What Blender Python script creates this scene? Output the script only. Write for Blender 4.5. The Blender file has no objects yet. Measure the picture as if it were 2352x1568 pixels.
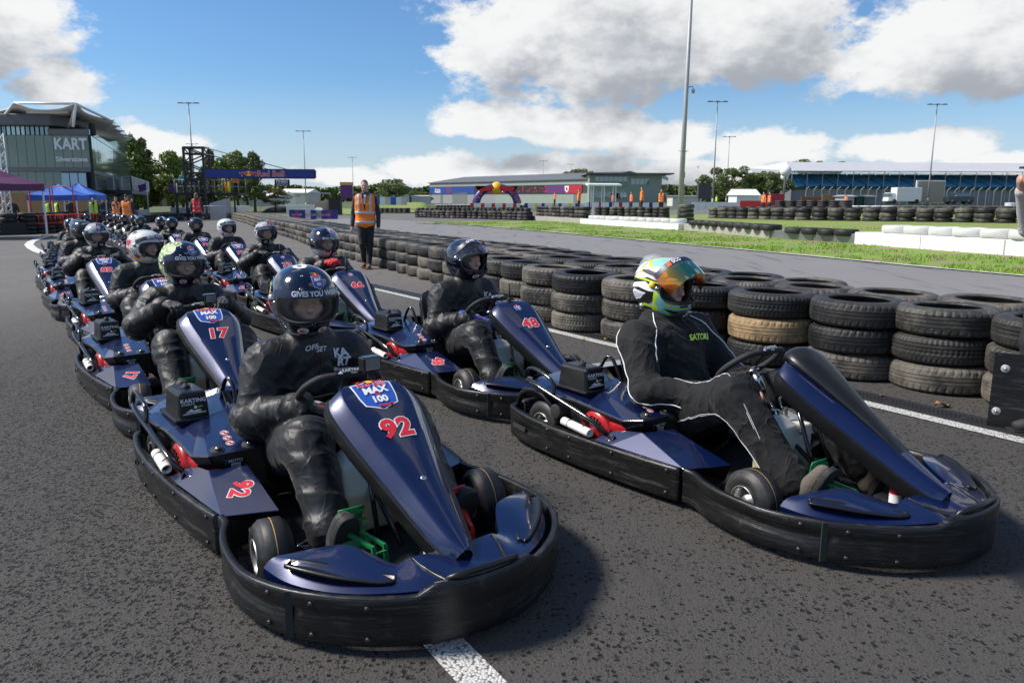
import bpy, math, random
import numpy as np
from mathutils import Vector, Matrix, noise
random.seed(7); np.random.seed(7)
D = bpy.data
S = bpy.context.scene
COL = S.collection
PI = math.pi
R = math.radians
# ---------------------------------------------------------------- camera
CAM_H, PITCH, ROLL, FOC = 1.32, math.atan(326/1767.), 0.005, 1767.
cd = D.cameras.new('camera'); cam = D.objects.new('camera', cd); COL.objects.link(cam)
cd.sensor_width = 36; cd.lens = FOC/2352*36; cd.clip_start = .05; cd.clip_end = 6000
_cp, _sp, _cr, _sr = math.cos(PITCH), math.sin(PITCH), math.cos(ROLL), math.sin(ROLL)
_f = Vector((0, _cp, -_sp)); _u0 = Vector((0, _sp, _cp)); _r0 = Vector((1, 0, 0))
_r = _r0*_cr + _u0*_sr; _u = _u0*_cr - _r0*_sr
cam.matrix_world = Matrix(((_r.x, _u.x, -_f.x, 0), (_r.y, _u.y, -_f.y, 0), (_r.z, _u.z, -_f.z, CAM_H), (0, 0, 0, 1)))
cd.dof.use_dof = True; cd.dof.focus_distance = 3.5; cd.dof.aperture_fstop = 8
S.camera = cam
# ---------------------------------------------------------------- sun, sky, exposure
SUN_AZ, SUN_EL = R(-90), R(46)      # azimuth from +Y towards +X
sdir = Vector((math.sin(SUN_AZ)*math.cos(SUN_EL), math.cos(SUN_AZ)*math.cos(SUN_EL), math.sin(SUN_EL)))
sl = D.lights.new('sun', 'SUN'); sl.energy = 3.7; sl.angle = R(13); sl.color = (1, .94, .86)
so = D.objects.new('sun', sl); COL.objects.link(so); so.rotation_euler = sdir.to_track_quat('Z', 'Y').to_euler()
S.view_settings.view_transform = 'Standard'; S.view_settings.look = 'None'
S.view_settings.exposure = 0.62; S.view_settings.gamma = 1; S.view_settings.use_curve_mapping = False

class NT:
    """tiny node-tree helper"""
    def __init__(s, nt): s.t = nt; s.n = nt.nodes; s.l = nt.links
    def new(s, kind, **k):
        n = s.n.new(kind)
        for a, b in k.items(): setattr(n, a, b)
        return n
    def link(s, a, b): s.l.new(a, b)
    def val(s, sock, v):
        if hasattr(v, 'node'): s.l.new(v, sock)
        elif v is not None: sock.default_value = v
    def math(s, op, a, b=None, c=None, clamp=False):
        n = s.n.new('ShaderNodeMath'); n.operation = op; n.use_clamp = clamp
        for i, v in enumerate((a, b, c)): s.val(n.inputs[i], v)
        return n.outputs[0]
    def mix(s, f, a, b, bt='MIX'):
        n = s.n.new('ShaderNodeMix'); n.data_type = 'RGBA'; n.blend_type = bt
        s.val(n.inputs[0], f)
        for i, v in ((6, a), (7, b)):
            if not hasattr(v, 'node') and len(v) == 3: v = (*v, 1)
            s.val(n.inputs[i], v)
        return n.outputs[2]
    def noise(s, vec, scale, detail=3, rough=.5, dist=0, out=0):
        n = s.n.new('ShaderNodeTexNoise'); n.inputs['Scale'].default_value = scale; n.inputs['Detail'].default_value = detail
        n.inputs['Roughness'].default_value = rough; n.inputs['Distortion'].default_value = dist
        if vec is not None: s.l.new(vec, n.inputs['Vector'])
        return n.outputs[out]
    def voronoi(s, vec, scale, feature='F1', out=0, rnd=1):
        n = s.n.new('ShaderNodeTexVoronoi'); n.feature = feature; n.inputs['Scale'].default_value = scale; n.inputs['Randomness'].default_value = rnd
        if vec is not None: s.l.new(vec, n.inputs['Vector'])
        return n.outputs[out]
    def ramp(s, f, stops, interp='LINEAR'):
        n = s.n.new('ShaderNodeValToRGB'); n.color_ramp.interpolation = interp; e = n.color_ramp.elements
        while len(e) < len(stops): e.new(1)
        for i, (p, c) in enumerate(stops):
            e[i].position = p; e[i].color = (c, c, c, 1) if not hasattr(c, '__len__') else (*c, 1)
        s.val(n.inputs[0], f); return n.outputs[0]
    def smooth(s, x, a, b):
        n = s.n.new('ShaderNodeMapRange'); n.interpolation_type = 'SMOOTHSTEP'
        s.val(n.inputs[0], x); n.inputs[1].default_value = a; n.inputs[2].default_value = b; return n.outputs[0]
    def mapping(s, vec, scale=(1, 1, 1), rot=(0, 0, 0), loc=(0, 0, 0)):
        n = s.n.new('ShaderNodeMapping'); n.inputs['Scale'].default_value = scale; n.inputs['Rotation'].default_value = rot
        n.inputs['Location'].default_value = loc; s.l.new(vec, n.inputs['Vector']); return n.outputs[0]
    def sep(s, v):
        n = s.n.new('ShaderNodeSeparateXYZ'); s.l.new(v, n.inputs[0]); return n.outputs
    def comb(s, x, y, z):
        n = s.n.new('ShaderNodeCombineXYZ')
        for i, v in enumerate((x, y, z)): s.val(n.inputs[i], v)
        return n.outputs[0]

wd = D.worlds.new('World'); S.world = wd; wd.use_nodes = True
def build_world():
    w = NT(wd.node_tree); w.n.clear()
    out = w.new('ShaderNodeOutputWorld'); bg = w.new('ShaderNodeBackground'); bg.inputs[1].default_value = .095
    sky = w.new('ShaderNodeTexSky'); sky.sky_type = 'NISHITA'; sky.sun_disc = False
    sky.sun_elevation = SUN_EL; sky.sun_rotation = SUN_AZ; sky.air_density = 1.0; sky.dust_density = .6; sky.ozone_density = 2.2; sky.altitude = 100
    tc = w.new('ShaderNodeTexCoord'); x, y, z = w.sep(tc.outputs['Generated'])
    az = w.math('MULTIPLY', w.math('ARCTAN2', x, y), 180/PI)
    hyp = w.math('SQRT', w.math('ADD', w.math('MULTIPLY', x, x), w.math('MULTIPLY', y, y)))
    el = w.math('MULTIPLY', w.math('ARCTAN2', z, hyp), 180/PI)
    # cumulus heaps: azimuth, elevation of centre, half width, half height above / below the flat base, all degrees
    heaps = [(7, 9.9, 14, 9, 3.8), (17, 10.2, 9, 7, 3.2), (-1.5, 10.4, 5.5, 4.5, 2.4), (28.5, 8.2, 9.5, 5.5, 2.4), (36, 11.5, 10, 6, 3), (-35, 8.6, 7.5, 7, 2.4),
             (-29.5, 6.5, 3.4, 2.6, 1.2), (-1, 5.1, 5.5, 1.9, 1.0), (6.0, 4.6, 6, 2.4, 1.3), (11, 3.6, 5, 2.4, 1.0), (17.5, 3.3, 4.6, 2.3, 1.0), (-5, 2.0, 7, 1.7, 1.2), (-12, 1.5, 5, 1.1, .8), (3, 1.9, 8, 1.7, 1.1), (13, 1.6, 8, 1.5, 1.0),
             (27.5, 3.3, 5.5, 1.5, .9), (33, 2.0, 6, 1.5, .8), (-25.5, 3.2, 5.0, 2.0, 1.6), (-56, 15, 16, 12, 9), (50, 13, 11, 8, 4), (75, 16, 13, 8, 5),
             (-85, 14, 10, 7, 5), (110, 20, 16, 9, 6), (150, 18, 18, 9, 6), (-140, 16, 18, 9, 6), (-110, 30, 16, 10, 8), (180, 35, 22, 10, 8), (60, 38, 20, 10, 8),
             (-30, 48, 16, 9, 7), (30, 62, 26, 8, 7), (120, 50, 20, 9, 8)]
    def density(daz, dell, det):
        A = w.math('ADD', az, daz); E = w.math('ADD', el, dell)
        vec = w.comb(w.math('MULTIPLY', A, .1), w.math('MULTIPLY', E, .16), 3.3)
        sc = w.ramp(w.math('DIVIDE', E, 30), [(0, 0.0), (1, 1)])
        nz = w.noise(vec, 1.5, det, .60, .15)
        nz2 = w.noise(vec, 5.2, det, .66, .0)
        nz = w.math('ADD', w.math('MULTIPLY', nz, .62), w.math('MULTIPLY', nz2, .38))
        f = None
        for a0, e0, hw, hu, hd in heaps:
            dx = w.math('DIVIDE', w.math('SUBTRACT', A, a0), hw)
            de = w.math('SUBTRACT', E, e0)
            dy = w.math('MAXIMUM', w.math('DIVIDE', de, hu), w.math('DIVIDE', de, -hd))
            r = w.math('SUBTRACT', 1, w.math('SQRT', w.math('ADD', w.math('MULTIPLY', dx, dx), w.math('MULTIPLY', dy, dy))))
            f = r if f is None else w.math('SMOOTH_MAX', f, r, .12)
        f = w.math('MAXIMUM', f, -1.2)
        return w.math('ADD', f, w.math('MULTIPLY', w.math('SUBTRACT', nz, .50), 2.1))
    d0 = density(0, 0, 9); d1 = density(-1.2, 2.6, 3)
    cover = w.smooth(d0, .04, .34)
    shade = w.smooth(d1, .05, .95)
    ccol = w.mix(shade, (6.2, 6.25, 6.3), (2.7, 2.9, 3.25))
    fine = w.smooth(w.math('SUBTRACT', d0, d1), -.7, .8)
    ccol = w.mix(w.math('MULTIPLY', fine, .35), ccol, (6.6, 6.6, 6.55))
    skyc = w.mix(1, sky.outputs[0], (.52, .73, .93), 'MULTIPLY')
    # pale band of thin cloud low over the horizon
    low = w.smooth(el, 9, -1); skyc = w.mix(w.math('MULTIPLY', low, .65), skyc, (4.7, 5.2, 6.0))
    col = w.mix(cover, skyc, ccol)
    w.link(col, bg.inputs[0]); w.link(bg.outputs[0], out.inputs[0])
build_world()

# ---------------------------------------------------------------- terrain
def sstep(t): t = max(0, min(1, t)); return t*t*(3-2*t)
def gz(x, y):
    """height of the ground: level near the karts, falling gently to the left and rising to the right farther off"""
    s = sstep((math.hypot(x, y)-6)/16)
    return s*(.016*max(-45, min(45, x)) - .0035*(min(max(y, 5), 32)-5))
CAMP = Vector((0, 0, CAM_H))
def ray(px, py): return _r*((px-1176)/FOC) + _u*((784-py)/FOC) + _f
def W(px, py):
    d = ray(px, py); z = 0
    for _ in range(12):
        t = (z-CAM_H)/d.z; p = CAMP+d*t; z = gz(p.x, p.y)
    return Vector((p.x, p.y, z))
def AT(px, py, y):
    d = ray(px, py); return CAMP+d*(y/d.y)
def ATG(px, y):
    p = AT(px, 458, y); return Vector((p.x, y, gz(p.x, y)))
# ---------------------------------------------------------------- materials
def newmat(name):
    m = D.materials.new(name); m.use_nodes = True
    t = NT(m.node_tree); p = t.n['Principled BSDF']
    return m, t, p
def setp(p, t=None, **k):
    al = dict(col='Base Color', rough='Roughness', metal='Metallic', coat='Coat Weight', croug='Coat Roughness', trans='Transmission Weight', ior='IOR',
              alpha='Alpha', sheen='Sheen Weight', sss='Subsurface Weight', spec='Specular IOR Level', emc='Emission Color', ems='Emission Strength')
    for a, v in k.items():
        s = p.inputs[al[a]]
        if hasattr(v, 'node'): t.link(v, s)
        else: s.default_value = (*v, 1) if (hasattr(v, '__len__') and len(v) == 3) else v
def bump(t, p, h, strength=.3, dist=.01, to='Normal'):
    n = t.new('ShaderNodeBump'); n.inputs['Strength'].default_value = strength; n.inputs['Distance'].default_value = dist
    t.link(h, n.inputs['Height']); t.link(n.outputs[0], p.inputs[to]); return n.outputs[0]
def obco(t): return t.new('ShaderNodeTexCoord').outputs['Object']
def geo(t): return t.new('ShaderNodeNewGeometry').outputs['Position']
def orand(t): return t.new('ShaderNodeObjectInfo').outputs['Random']
M = {}
def simple(name, col, rough=.5, metal=0, coat=0, var=.25, scale=9, bmp=0, bscale=60, **k):
    """plain material with a little grain in colour and roughness"""
    m, t, p = newmat(name); c = obco(t)
    n = t.noise(c, scale, 5, .6)
    setp(p, t, col=t.mix(n, [v*(1-var) for v in col], [min(1, v*(1+var)) for v in col]), rough=t.math('MULTIPLY_ADD', n, .2, max(0, rough-.1)), metal=metal, coat=coat, **k)
    if bmp: bump(t, p, t.noise(c, bscale, 3, .6), bmp, .004)
    M[name] = m; return m

def mk_asphalt():
    m, t, p = newmat('asphalt'); g = geo(t); x, y, z = t.sep(g)
    fine = t.noise(g, 230, 3, .7); gr = t.noise(g, 90, 3, .6); big = t.noise(g, .45, 5, .62); mid = t.noise(g, 2.6, 5, .65)
    v = t.voronoi(g, 120); a1 = t.noise(t.mapping(g, (1, .62, 1), (0, 0, R(25))), 55, 4, .62, .3); a2 = t.noise(g, 75, 3, .6, .4)
    left = t.smooth(x, .2, -1.6)                     # the older, more open surface on the left of the lane
    th = t.math('SUBTRACT', .605, t.math('MULTIPLY', left, .05)); th = t.math('SUBTRACT', th, t.math('MULTIPLY', t.math('SUBTRACT', mid, .5), .12))
    wp = t.new('ShaderNodeVectorMath', operation='MULTIPLY_ADD'); t.link(t.noise(g, 70, 2, .5, 0, 1), wp.inputs[0]); wp.inputs[1].default_value = (.016,)*3; t.link(g, wp.inputs[2])
    def spots(sc, lim, r0, r1):
        vd = t.voronoi(wp.outputs[0], sc); cr = t.sep(t.voronoi(wp.outputs[0], sc, out=1))[0]
        return t.math('MULTIPLY', t.math('MULTIPLY', t.math('SUBTRACT', cr, lim), 9, clamp=True), t.smooth(vd, r1, r0))
    lim = t.math('SUBTRACT', .80, t.math('ADD', t.math('MULTIPLY', left, .22), t.math('MULTIPLY', t.math('SUBTRACT', mid, .5), .5)))
    pit = t.math('MAXIMUM', spots(62, lim, .34, .62), t.math('MULTIPLY', spots(125, lim, .3, .6), .85))
    col = t.mix(big, (.040, .037, .034), (.064, .059, .054)); col = t.mix(t.math('MULTIPLY', t.smooth(fine, .35, .7), .45), col, (.125, .115, .103)); col = t.mix(t.math('MULTIPLY', t.smooth(gr, .45, .7), .4), col, (.05, .048, .046))
    col = t.mix(t.math('MULTIPLY', t.smooth(mid, .52, .78), .35), col, (.11, .10, .09))
    w1 = t.math('SUBTRACT', 1.0, t.math('SQRT', t.math('ADD', t.math('POWER', t.math('DIVIDE', t.math('SUBTRACT', x, 2.35), .9), 2), t.math('POWER', t.math('DIVIDE', t.math('SUBTRACT', y, 2.5), .6), 2))))
    wet = t.smooth(t.math('ADD', w1, t.math('MULTIPLY', t.math('SUBTRACT', mid, .5), 1.4)), .15, .4)
    streak = t.noise(t.mapping(g, (4, .45, 1), (0, 0, R(35))), 1.5, 5, .7); st = t.smooth(streak, .56, .70)
    col = t.mix(t.math('MULTIPLY', st, .4), col, (.03, .03, .031)); col = t.mix(t.math('MULTIPLY', wet, .75), col, (.010, .010, .012))
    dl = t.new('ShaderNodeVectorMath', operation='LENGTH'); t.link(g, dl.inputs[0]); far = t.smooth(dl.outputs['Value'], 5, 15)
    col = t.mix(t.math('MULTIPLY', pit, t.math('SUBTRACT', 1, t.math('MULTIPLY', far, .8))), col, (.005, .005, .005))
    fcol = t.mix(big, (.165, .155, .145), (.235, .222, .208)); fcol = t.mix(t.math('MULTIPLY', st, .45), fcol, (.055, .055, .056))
    col = t.mix(t.math('MULTIPLY', far, .75), col, fcol)  # cloud shade nearby and sunlight farther off, put into the colour by distance
    setp(p, t, col=col, rough=t.math('SUBTRACT', .85, t.math('MULTIPLY', wet, .25)), spec=.35)
    bump(t, p, t.math('ADD', t.math('MULTIPLY', pit, -1.6), t.math('ADD', t.math('MULTIPLY', fine, .5), t.math('MULTIPLY', v, -.6))), .7, .006)
    M['asphalt'] = m
mk_asphalt()
def mk_track():
    m, t, p = newmat('track_asphalt'); g = geo(t)
    big = t.noise(g, .4, 5, .6); fine = t.noise(g, 60, 4, .7)
    col = t.mix(big, (.195, .186, .183), (.26, .248, .24)); col = t.mix(t.math('MULTIPLY', fine, .4), col, (.07, .07, .07))
    st = t.noise(t.mapping(g, (2.6, .35, 1), (0, 0, R(28))), 1.1, 5, .6)
    col = t.mix(t.math('MULTIPLY', t.smooth(st, .56, .68), .5), col, (.04, .042, .05))
    setp(p, t, col=col, rough=.8); bump(t, p, fine, .4, .003); M['track'] = m
mk_track()
def mk_grass():
    m, t, p = newmat('grass'); g = geo(t)
    a = t.noise(g, .5, 6, .65); b = t.noise(g, 9, 5, .7); c = t.noise(t.mapping(g, (1, 2.4, 1), (0, 0, R(40))), .9, 6, .7)
    col = t.mix(b, (.11, .22, .012), (.24, .42, .03)); col = t.mix(t.smooth(a, .45, .7), col, (.15, .27, .03))
    col = t.mix(t.math('MULTIPLY', t.smooth(c, .47, .56), .95), col, (.27, .20, .12))
    setp(p, t, col=col, rough=.9); bump(t, p, b, .9, .05); M['grass'] = m
    m, t, p = newmat('grass_blade'); r = orand(t); g = geo(t); n = t.noise(g, 2.0, 4, .6)
    setp(p, t, col=t.mix(n, (.10, .21, .012), (.26, .42, .035)), rough=.7); M['blade'] = m
mk_grass()
def mk_rubber(name, base, dust, amt):
    m, t, p = newmat(name); c = obco(t); r = orand(t); sh = t.new('ShaderNodeVectorMath', operation='ADD'); t.link(c, sh.inputs[0]); t.link(t.comb(r, r, r), sh.inputs[1])
    v = sh.outputs[0]; a = t.noise(v, 5, 6, .65); b = t.noise(v, 40, 4, .7)
    k = t.math('MULTIPLY', t.smooth(t.math('ADD', a, t.math('MULTIPLY', r, .22)), .42, .86), amt)
    col = t.mix(k, base, dust); col = t.mix(t.math('MULTIPLY', t.smooth(b, .55, .75), .35*amt+.06), col, [min(1, v*1.7) for v in dust])
    setp(p, t, col=col, rough=t.math('MULTIPLY_ADD', k, .3, .5), spec=.45); bump(t, p, b, .35, .003); M[name] = m
mk_rubber('rubber', (.009, .009, .0095), (.080, .073, .064), .42)
mk_rubber('rubber_dusty', (.028, .027, .025), (.20, .175, .14), .8)
mk_rubber('rubber_mud', (.06, .045, .03), (.34, .23, .12), 1.2)
mk_rubber('slick', (.016, .016, .017), (.07, .066, .062), .5)
mk_rubber('white_tyre', (.62, .62, .60), (.45, .44, .41), .5)
def mk_black_plastic():
    m, t, p = newmat('scuffed_plastic'); c = obco(t)
    s = t.noise(t.mapping(c, (3, 3, 42)), 1.6, 6, .75); s2 = t.noise(t.mapping(c, (7, 7, 130)), 2.3, 3, .7); n = t.noise(c, 3.5, 5, .6)
    k = t.math('MULTIPLY', t.smooth(s, .49, .72), t.smooth(n, .3, .62)); k2 = t.math('MULTIPLY', t.smooth(s2, .55, .72), .5)
    k = t.math('MAXIMUM', k, t.math('MULTIPLY', k2, n))
    col = t.mix(t.math('MULTIPLY', k, .55), (.006, .006, .0065), (.105, .10, .094))
    nz = t.noise(c, 13, 4, .6); col = t.mix(t.math('MULTIPLY', t.smooth(nz, .6, .78), .5), col, (.11, .095, .075))
    setp(p, t, col=col, rough=t.math('MULTIPLY_ADD', k, .25, .36), spec=.5); bump(t, p, t.math('ADD', s2, t.math('MULTIPLY', n, 1.5)), .35, .003); M['bumper'] = m
mk_black_plastic()
def mk_blue():
    m, t, p = newmat('blue_paint'); c = obco(t); n = t.noise(c, 4, 4, .6); f = t.noise(c, 900, 1, .5)
    sp = t.noise(c, 120, 2, .5); dirt = t.math('MULTIPLY', t.smooth(sp, .70, .76), .15)
    col = t.mix(n, (.0007, .0058, .042), (.0012, .0095, .062)); col = t.mix(dirt, col, (.3, .28, .26))
    setp(p, t, col=col, rough=t.math('MULTIPLY_ADD', n, .12, .25), metal=.3, coat=1, croug=.045, spec=.3)
    p2 = t.new('ShaderNodeBsdfPrincipled'); setp(p2, t, col=(.80, .76, .82), rough=.34, metal=1); mx = t.new('ShaderNodeMixShader'); mx.inputs[0].default_value = .020
    t.link(p.outputs[0], mx.inputs[1]); t.link(p2.outputs[0], mx.inputs[2]); t.link(mx.outputs[0], t.n['Material Output'].inputs[0])
    bump(t, p, t.noise(c, 14, 3, .5), .05, .004); M['blue'] = m
mk_blue()
simple('black_plastic', (.008, .008, .0085), .36, var=.3, bmp=.12, bscale=300)
simple('matt_black', (.02, .02, .02), .7, bmp=.3, bscale=200)
simple('rivet_dull', (.07, .07, .075), .45, metal=.8)
simple('grip', (.022, .022, .023), .75, bmp=.5, bscale=260)
simple('gloss_black', (.008, .008, .009), .15, coat=.5)
simple('steel', (.55, .55, .56), .25, metal=1, var=.15)
simple('alu', (.62, .62, .60), .38, metal=.9)
simple('galvanised', (.36, .36, .37), .5, metal=.15)
simple('engine_red', (.42, .012, .014), .3, coat=.4)
simple('pedal_green', (.012, .20, .055), .42, var=.2)
simple('pedal_red', (.50, .02, .015), .4, var=.2)
simple('white_plastic', (.68, .67, .64), .45, var=.12)
simple('tube_white', (.78, .77, .73), .4, var=.08)
m, t, p = newmat('fuel_tank'); c = obco(t); z = t.sep(c)[2]
setp(p, t, col=t.mix(t.smooth(z, .20, .23), (.66, .60, .40), (.85, .85, .78)), rough=.45, sss=.3); p.inputs['Subsurface Radius'].default_value = (.05, .045, .03); M['fuel'] = m
def mk_cloth(name, col, rough, scale, strength, sheen=.15, var=.3):
    m, t, p = newmat(name); c = obco(t); n = t.noise(c, scale, 6, .62, .8); n2 = t.noise(c, 7, 4, .6); w = t.noise(c, 600, 1, .5)
    setp(p, t, col=t.mix(n2, [v*(1-var) for v in col], [v*(1+var) for v in col]), rough=rough, sheen=sheen)
    bump(t, p, t.math('ADD', n, t.math('MULTIPLY', w, .06)), strength, .02); M[name] = m
def mk_crumple(name, col, rough, k):
    m, t, p = newmat(name); c = obco(t); wv = t.noise(c, 3.2, 3, .55, 0, 1); ad = t.new('ShaderNodeVectorMath', operation='MULTIPLY_ADD'); t.link(wv, ad.inputs[0]); ad.inputs[1].default_value = (.30,)*3; t.link(c, ad.inputs[2]); q = t.mapping(ad.outputs[0], (.8, .8, .5))
    rd = lambda s: t.math('POWER', t.math('SUBTRACT', 1, t.math('MULTIPLY', t.math('ABSOLUTE', t.math('SUBTRACT', t.noise(q, s, 1, .4), .5)), 3.2), clamp=True), 3)
    h = t.math('ADD', t.math('MULTIPLY', rd(4.5), 1.6), t.math('ADD', t.math('MULTIPLY', rd(10), .9), t.math('MULTIPLY', rd(24), .25)))
    n2 = t.noise(c, 7, 4, .6); setp(p, t, col=t.mix(n2, [v_*.7 for v_ in col], [v_*1.3 for v_ in col]), rough=rough, sheen=.05); bump(t, p, h, k, .022); M[name] = m
mk_crumple('nylon_black', (.0045, .0045, .005), .52, .26)
mk_crumple('suit_black', (.003, .003, .0034), .85, .42)
mk_cloth('navy_jacket', (.010, .016, .035), .7, 12, .4)
mk_cloth('trousers_black', (.010, .010, .011), .8, 12, .4)
mk_cloth('vest_orange', (.98, .22, .01), .65, 9, .5, 0, .08)
mk_cloth('vest_yellow', (.62, .90, .03), .65, 9, .5, 0, .08)
mk_cloth('vest_red', (.75, .03, .03), .65, 9, .5, 0, .08)
mk_cloth('white_knit', (.62, .60, .57), .9, 90, .9, .1, .1)
mk_cloth('brown_suede', (.16, .085, .04), .85, 20, .3)
mk_cloth('shoe_taupe', (.115, .095, .075), .85, 40, .4)
mk_cloth('glove_red', (.60, .015, .02), .6, 30, .4)
mk_cloth('glove_blue', (.02, .05, .30), .6, 30, .4)
mk_cloth('glove_black', (.012, .012, .013), .6, 30, .4)
mk_cloth('shirt_pale', (.50, .53, .60), .8, 20, .3)
simple('reflective', (.48, .50, .55), .35, metal=.2, var=.1)
simple('silver_print', (.55, .56, .60), .45, var=.05)
simple('white_print', (.80, .80, .80), .5, var=.02)
simple('red_print', (.62, .02, .035), .45, var=.05)
simple('pink_print', (.65, .10, .22), .5, var=.05)
simple('navy_print', (.006, .010, .045), .4, var=.1)
simple('blue_print', (.02, .09, .42), .45, var=.15)
simple('yellow_print', (.90, .58, .03), .45, var=.05)
simple('black_print', (.008, .008, .008), .5)
simple('green_print', (.26, .42, .06), .4, var=.15)
simple('pale_green_print', (.52, .66, .22), .4, var=.1)
simple('lime_print', (.58, .85, .03), .3, coat=.5, var=.03)
simple('teal_print', (.27, .62, .55), .3, coat=.5, var=.06)
simple('brown_print', (.35, .10, .03), .4)
simple('lamp_yellow_strap', (.60, .36, .10), .7)
simple('skin', (.52, .30, .22), .5, var=.15, scale=14, sss=.1)
simple('hair_brown', (.05, .028, .014), .7, bmp=.8, bscale=120)
simple('hair_long', (.13, .065, .028), .6, bmp=.8, bscale=60)
simple('vest_trim', (.5, .09, .01), .7)
simple('eye_white', (.42, .38, .35), .3); simple('eye_dark', (.02, .015, .01), .15)
simple('lips', (.38, .16, .13), .5)
def mk_helm(name, kind):
    m, t, p = newmat(name); c = obco(t); x, y, z = t.sep(c); n = t.noise(c, 6, 3, .5)
    navy = (.0022, .004, .015); silver = (.46, .47, .49); white = (.74, .74, .72)
    if kind == 'navy': col = t.mix(n, navy, (.0035, .006, .021))
    elif kind == 'black': col = t.mix(n, (.006, .006, .008), (.012, .012, .016))
    elif kind == 'white': col = t.mix(n, white, (.66, .66, .64))
    elif kind == 'blue': col = t.mix(n, (.01, .05, .13), (.02, .09, .2))
    else:
        s = t.smooth(t.math('MULTIPLY', y, 1 if kind[0] == 'a' else -1), -.0015, .0015)   # which half is pale
        lo = t.smooth(z, -.064, -.060)
        if kind[1] == 'q':   # quartered: the chin bar swaps sides
            s = t.math('ABSOLUTE', t.math('SUBTRACT', s, t.math('SUBTRACT', 1, lo)))
        col = t.mix(s, navy, silver if kind[2] == 's' else white)
    setp(p, t, col=col, rough=.12, coat=1, croug=.03); M[name] = m
for k in ('navy', 'black', 'white', 'blue', 'ans', 'aqs', 'bns', 'bqs', 'bqw', 'anw'): mk_helm('helmet_'+k, k)
def mk_visor(name, col, alpha, metal=0, rough=.05):
    m, t, p = newmat(name); setp(p, t, col=col, rough=rough, metal=metal, alpha=alpha, coat=1, croug=.03, spec=.8); M[name] = m
mk_visor('visor_clear', (.16, .16, .17), .12); mk_visor('visor_smoke', (.03, .03, .035), .62)
mk_visor('clear_plastic', (.65, .68, .70), .38, 0, .15)
def mk_iridium():
    m, t, p = newmat('visor_iridium'); c = obco(t); x, y, z = t.sep(c)
    f = t.math('ADD', t.math('MULTIPLY', x, 5.2), .15, clamp=True)
    setp(p, t, col=t.ramp(f, [(0, (.55, .02, .01)), (.35, (.85, .12, .01)), (.62, (.95, .30, .02)), (.85, (.35, .30, .06)), (1, (.05, .28, .20))]), metal=.85, rough=.12, coat=1, alpha=.93); M['iridium'] = m
mk_iridium()
# buildings and grounds
def mk_glass(name, col, rough=.04, metal=.6):
    m, t, p = newmat(name); c = geo(t); n = t.noise(c, .5, 3, .5); setp(p, t, col=col, metal=metal, rough=rough, spec=.8); bump(t, p, n, .06, .2); M[name] = m
mk_glass('glass_dark', (.22, .28, .30)); mk_glass('glass_green', (.42, .54, .50), .06); mk_glass('glass_pale', (.42, .50, .50), .12); mk_glass('glass_blue', (.20, .30, .42), .05, .8)
simple('panel_green', (.23, .29, .235), .3, var=.08, scale=.7, spec=.5)
simple('panel_green_dark', (.15, .20, .165), .35, var=.08, scale=.7)
simple('panel_pale', (.28, .33, .28), .5, var=.08, scale=.7)
simple('panel_grey', (.16, .165, .165), .55, var=.1, scale=.5)
simple('roof_grey', (.13, .135, .145), .6, var=.1, scale=.5)
simple('dark_trim', (.05, .055, .06), .5, var=.1)
simple('joint_dark', (.02, .025, .022), .8)
simple('membrane', (.72, .70, .66), .7, var=.06, scale=.4)
simple('white_steel', (.75, .76, .76), .4, var=.05)
simple('black_steel', (.014, .014, .015), .5, var=.2)
simple('timber', (.32, .19, .085), .75, var=.3, scale=6)
simple('canvas_purple', (.105, .022, .085), .7, var=.15, scale=2)
simple('canvas_blue', (.025, .12, .48), .65, var=.15, scale=2)
simple('brick_red', (.28, .10, .055), .85, var=.25, scale=3); simple('thatch', (.20, .11, .06), .95, var=.3, scale=2); simple('render_cream', (.50, .42, .28), .8, var=.15, scale=1)
simple('paint_white', (.78, .78, .76), .6, var=.08, scale=3); simple('dirty_white', (.55, .54, .50), .7, var=.25, scale=5)
simple('concrete', (.34, .32, .28), .9, var=.3, scale=4, bmp=.4, bscale=20); simple('metal_sheet', (.30, .30, .29), .32, metal=.7, var=.6, scale=1.6)
simple('fence_red', (.60, .035, .02), .5, var=.1); simple('cone_orange', (.85, .09, .01), .5); simple('sign_blue', (.008, .030, .20), .45, var=.1, scale=2)
simple('seat_blue', (.03, .22, .42), .5, var=.35, scale=.8); simple('kerb_paint', (.62, .61, .56), .8, var=.2, scale=12, bmp=.4, bscale=40)
simple('bark', (.075, .055, .04), .9, var=.3, scale=5, bmp=.6, bscale=12)
simple('leaf_litter', (.42, .20, .05), .8, var=.4, scale=30)
simple('flag_yellow', (.85, .70, .03), .6); simple('flag_orange', (.9, .25, .02), .6); simple('hivis_teal', (.12, .42, .5), .7)
simple('hedge_far', (.050, .072, .030), .95, var=.5, scale=.35, bmp=.5, bscale=1)
simple('far_field', (.085, .10, .035), .95, var=.3, scale=.03)
simple('barrier_grey', (.36, .38, .40), .5, var=.15, scale=2)
simple('mesh_grey', (.20, .21, .22), .5, metal=.3); simple('crimson', (.40, .02, .05), .6, var=.1); simple('van_white', (.72, .72, .70), .35, coat=.4, var=.05)
simple('car_dark', (.015, .03, .04), .3, coat=.6); simple('banner_black', (.02, .018, .025), .5); simple('banner_violet', (.12, .03, .16), .5); simple('banner_red', (.45, .02, .04), .5)
simple('drain_iron', (.035, .036, .04), .6, metal=.4, bmp=.4, bscale=80); simple('grate_hole', (.004, .004, .004), .9)
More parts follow.
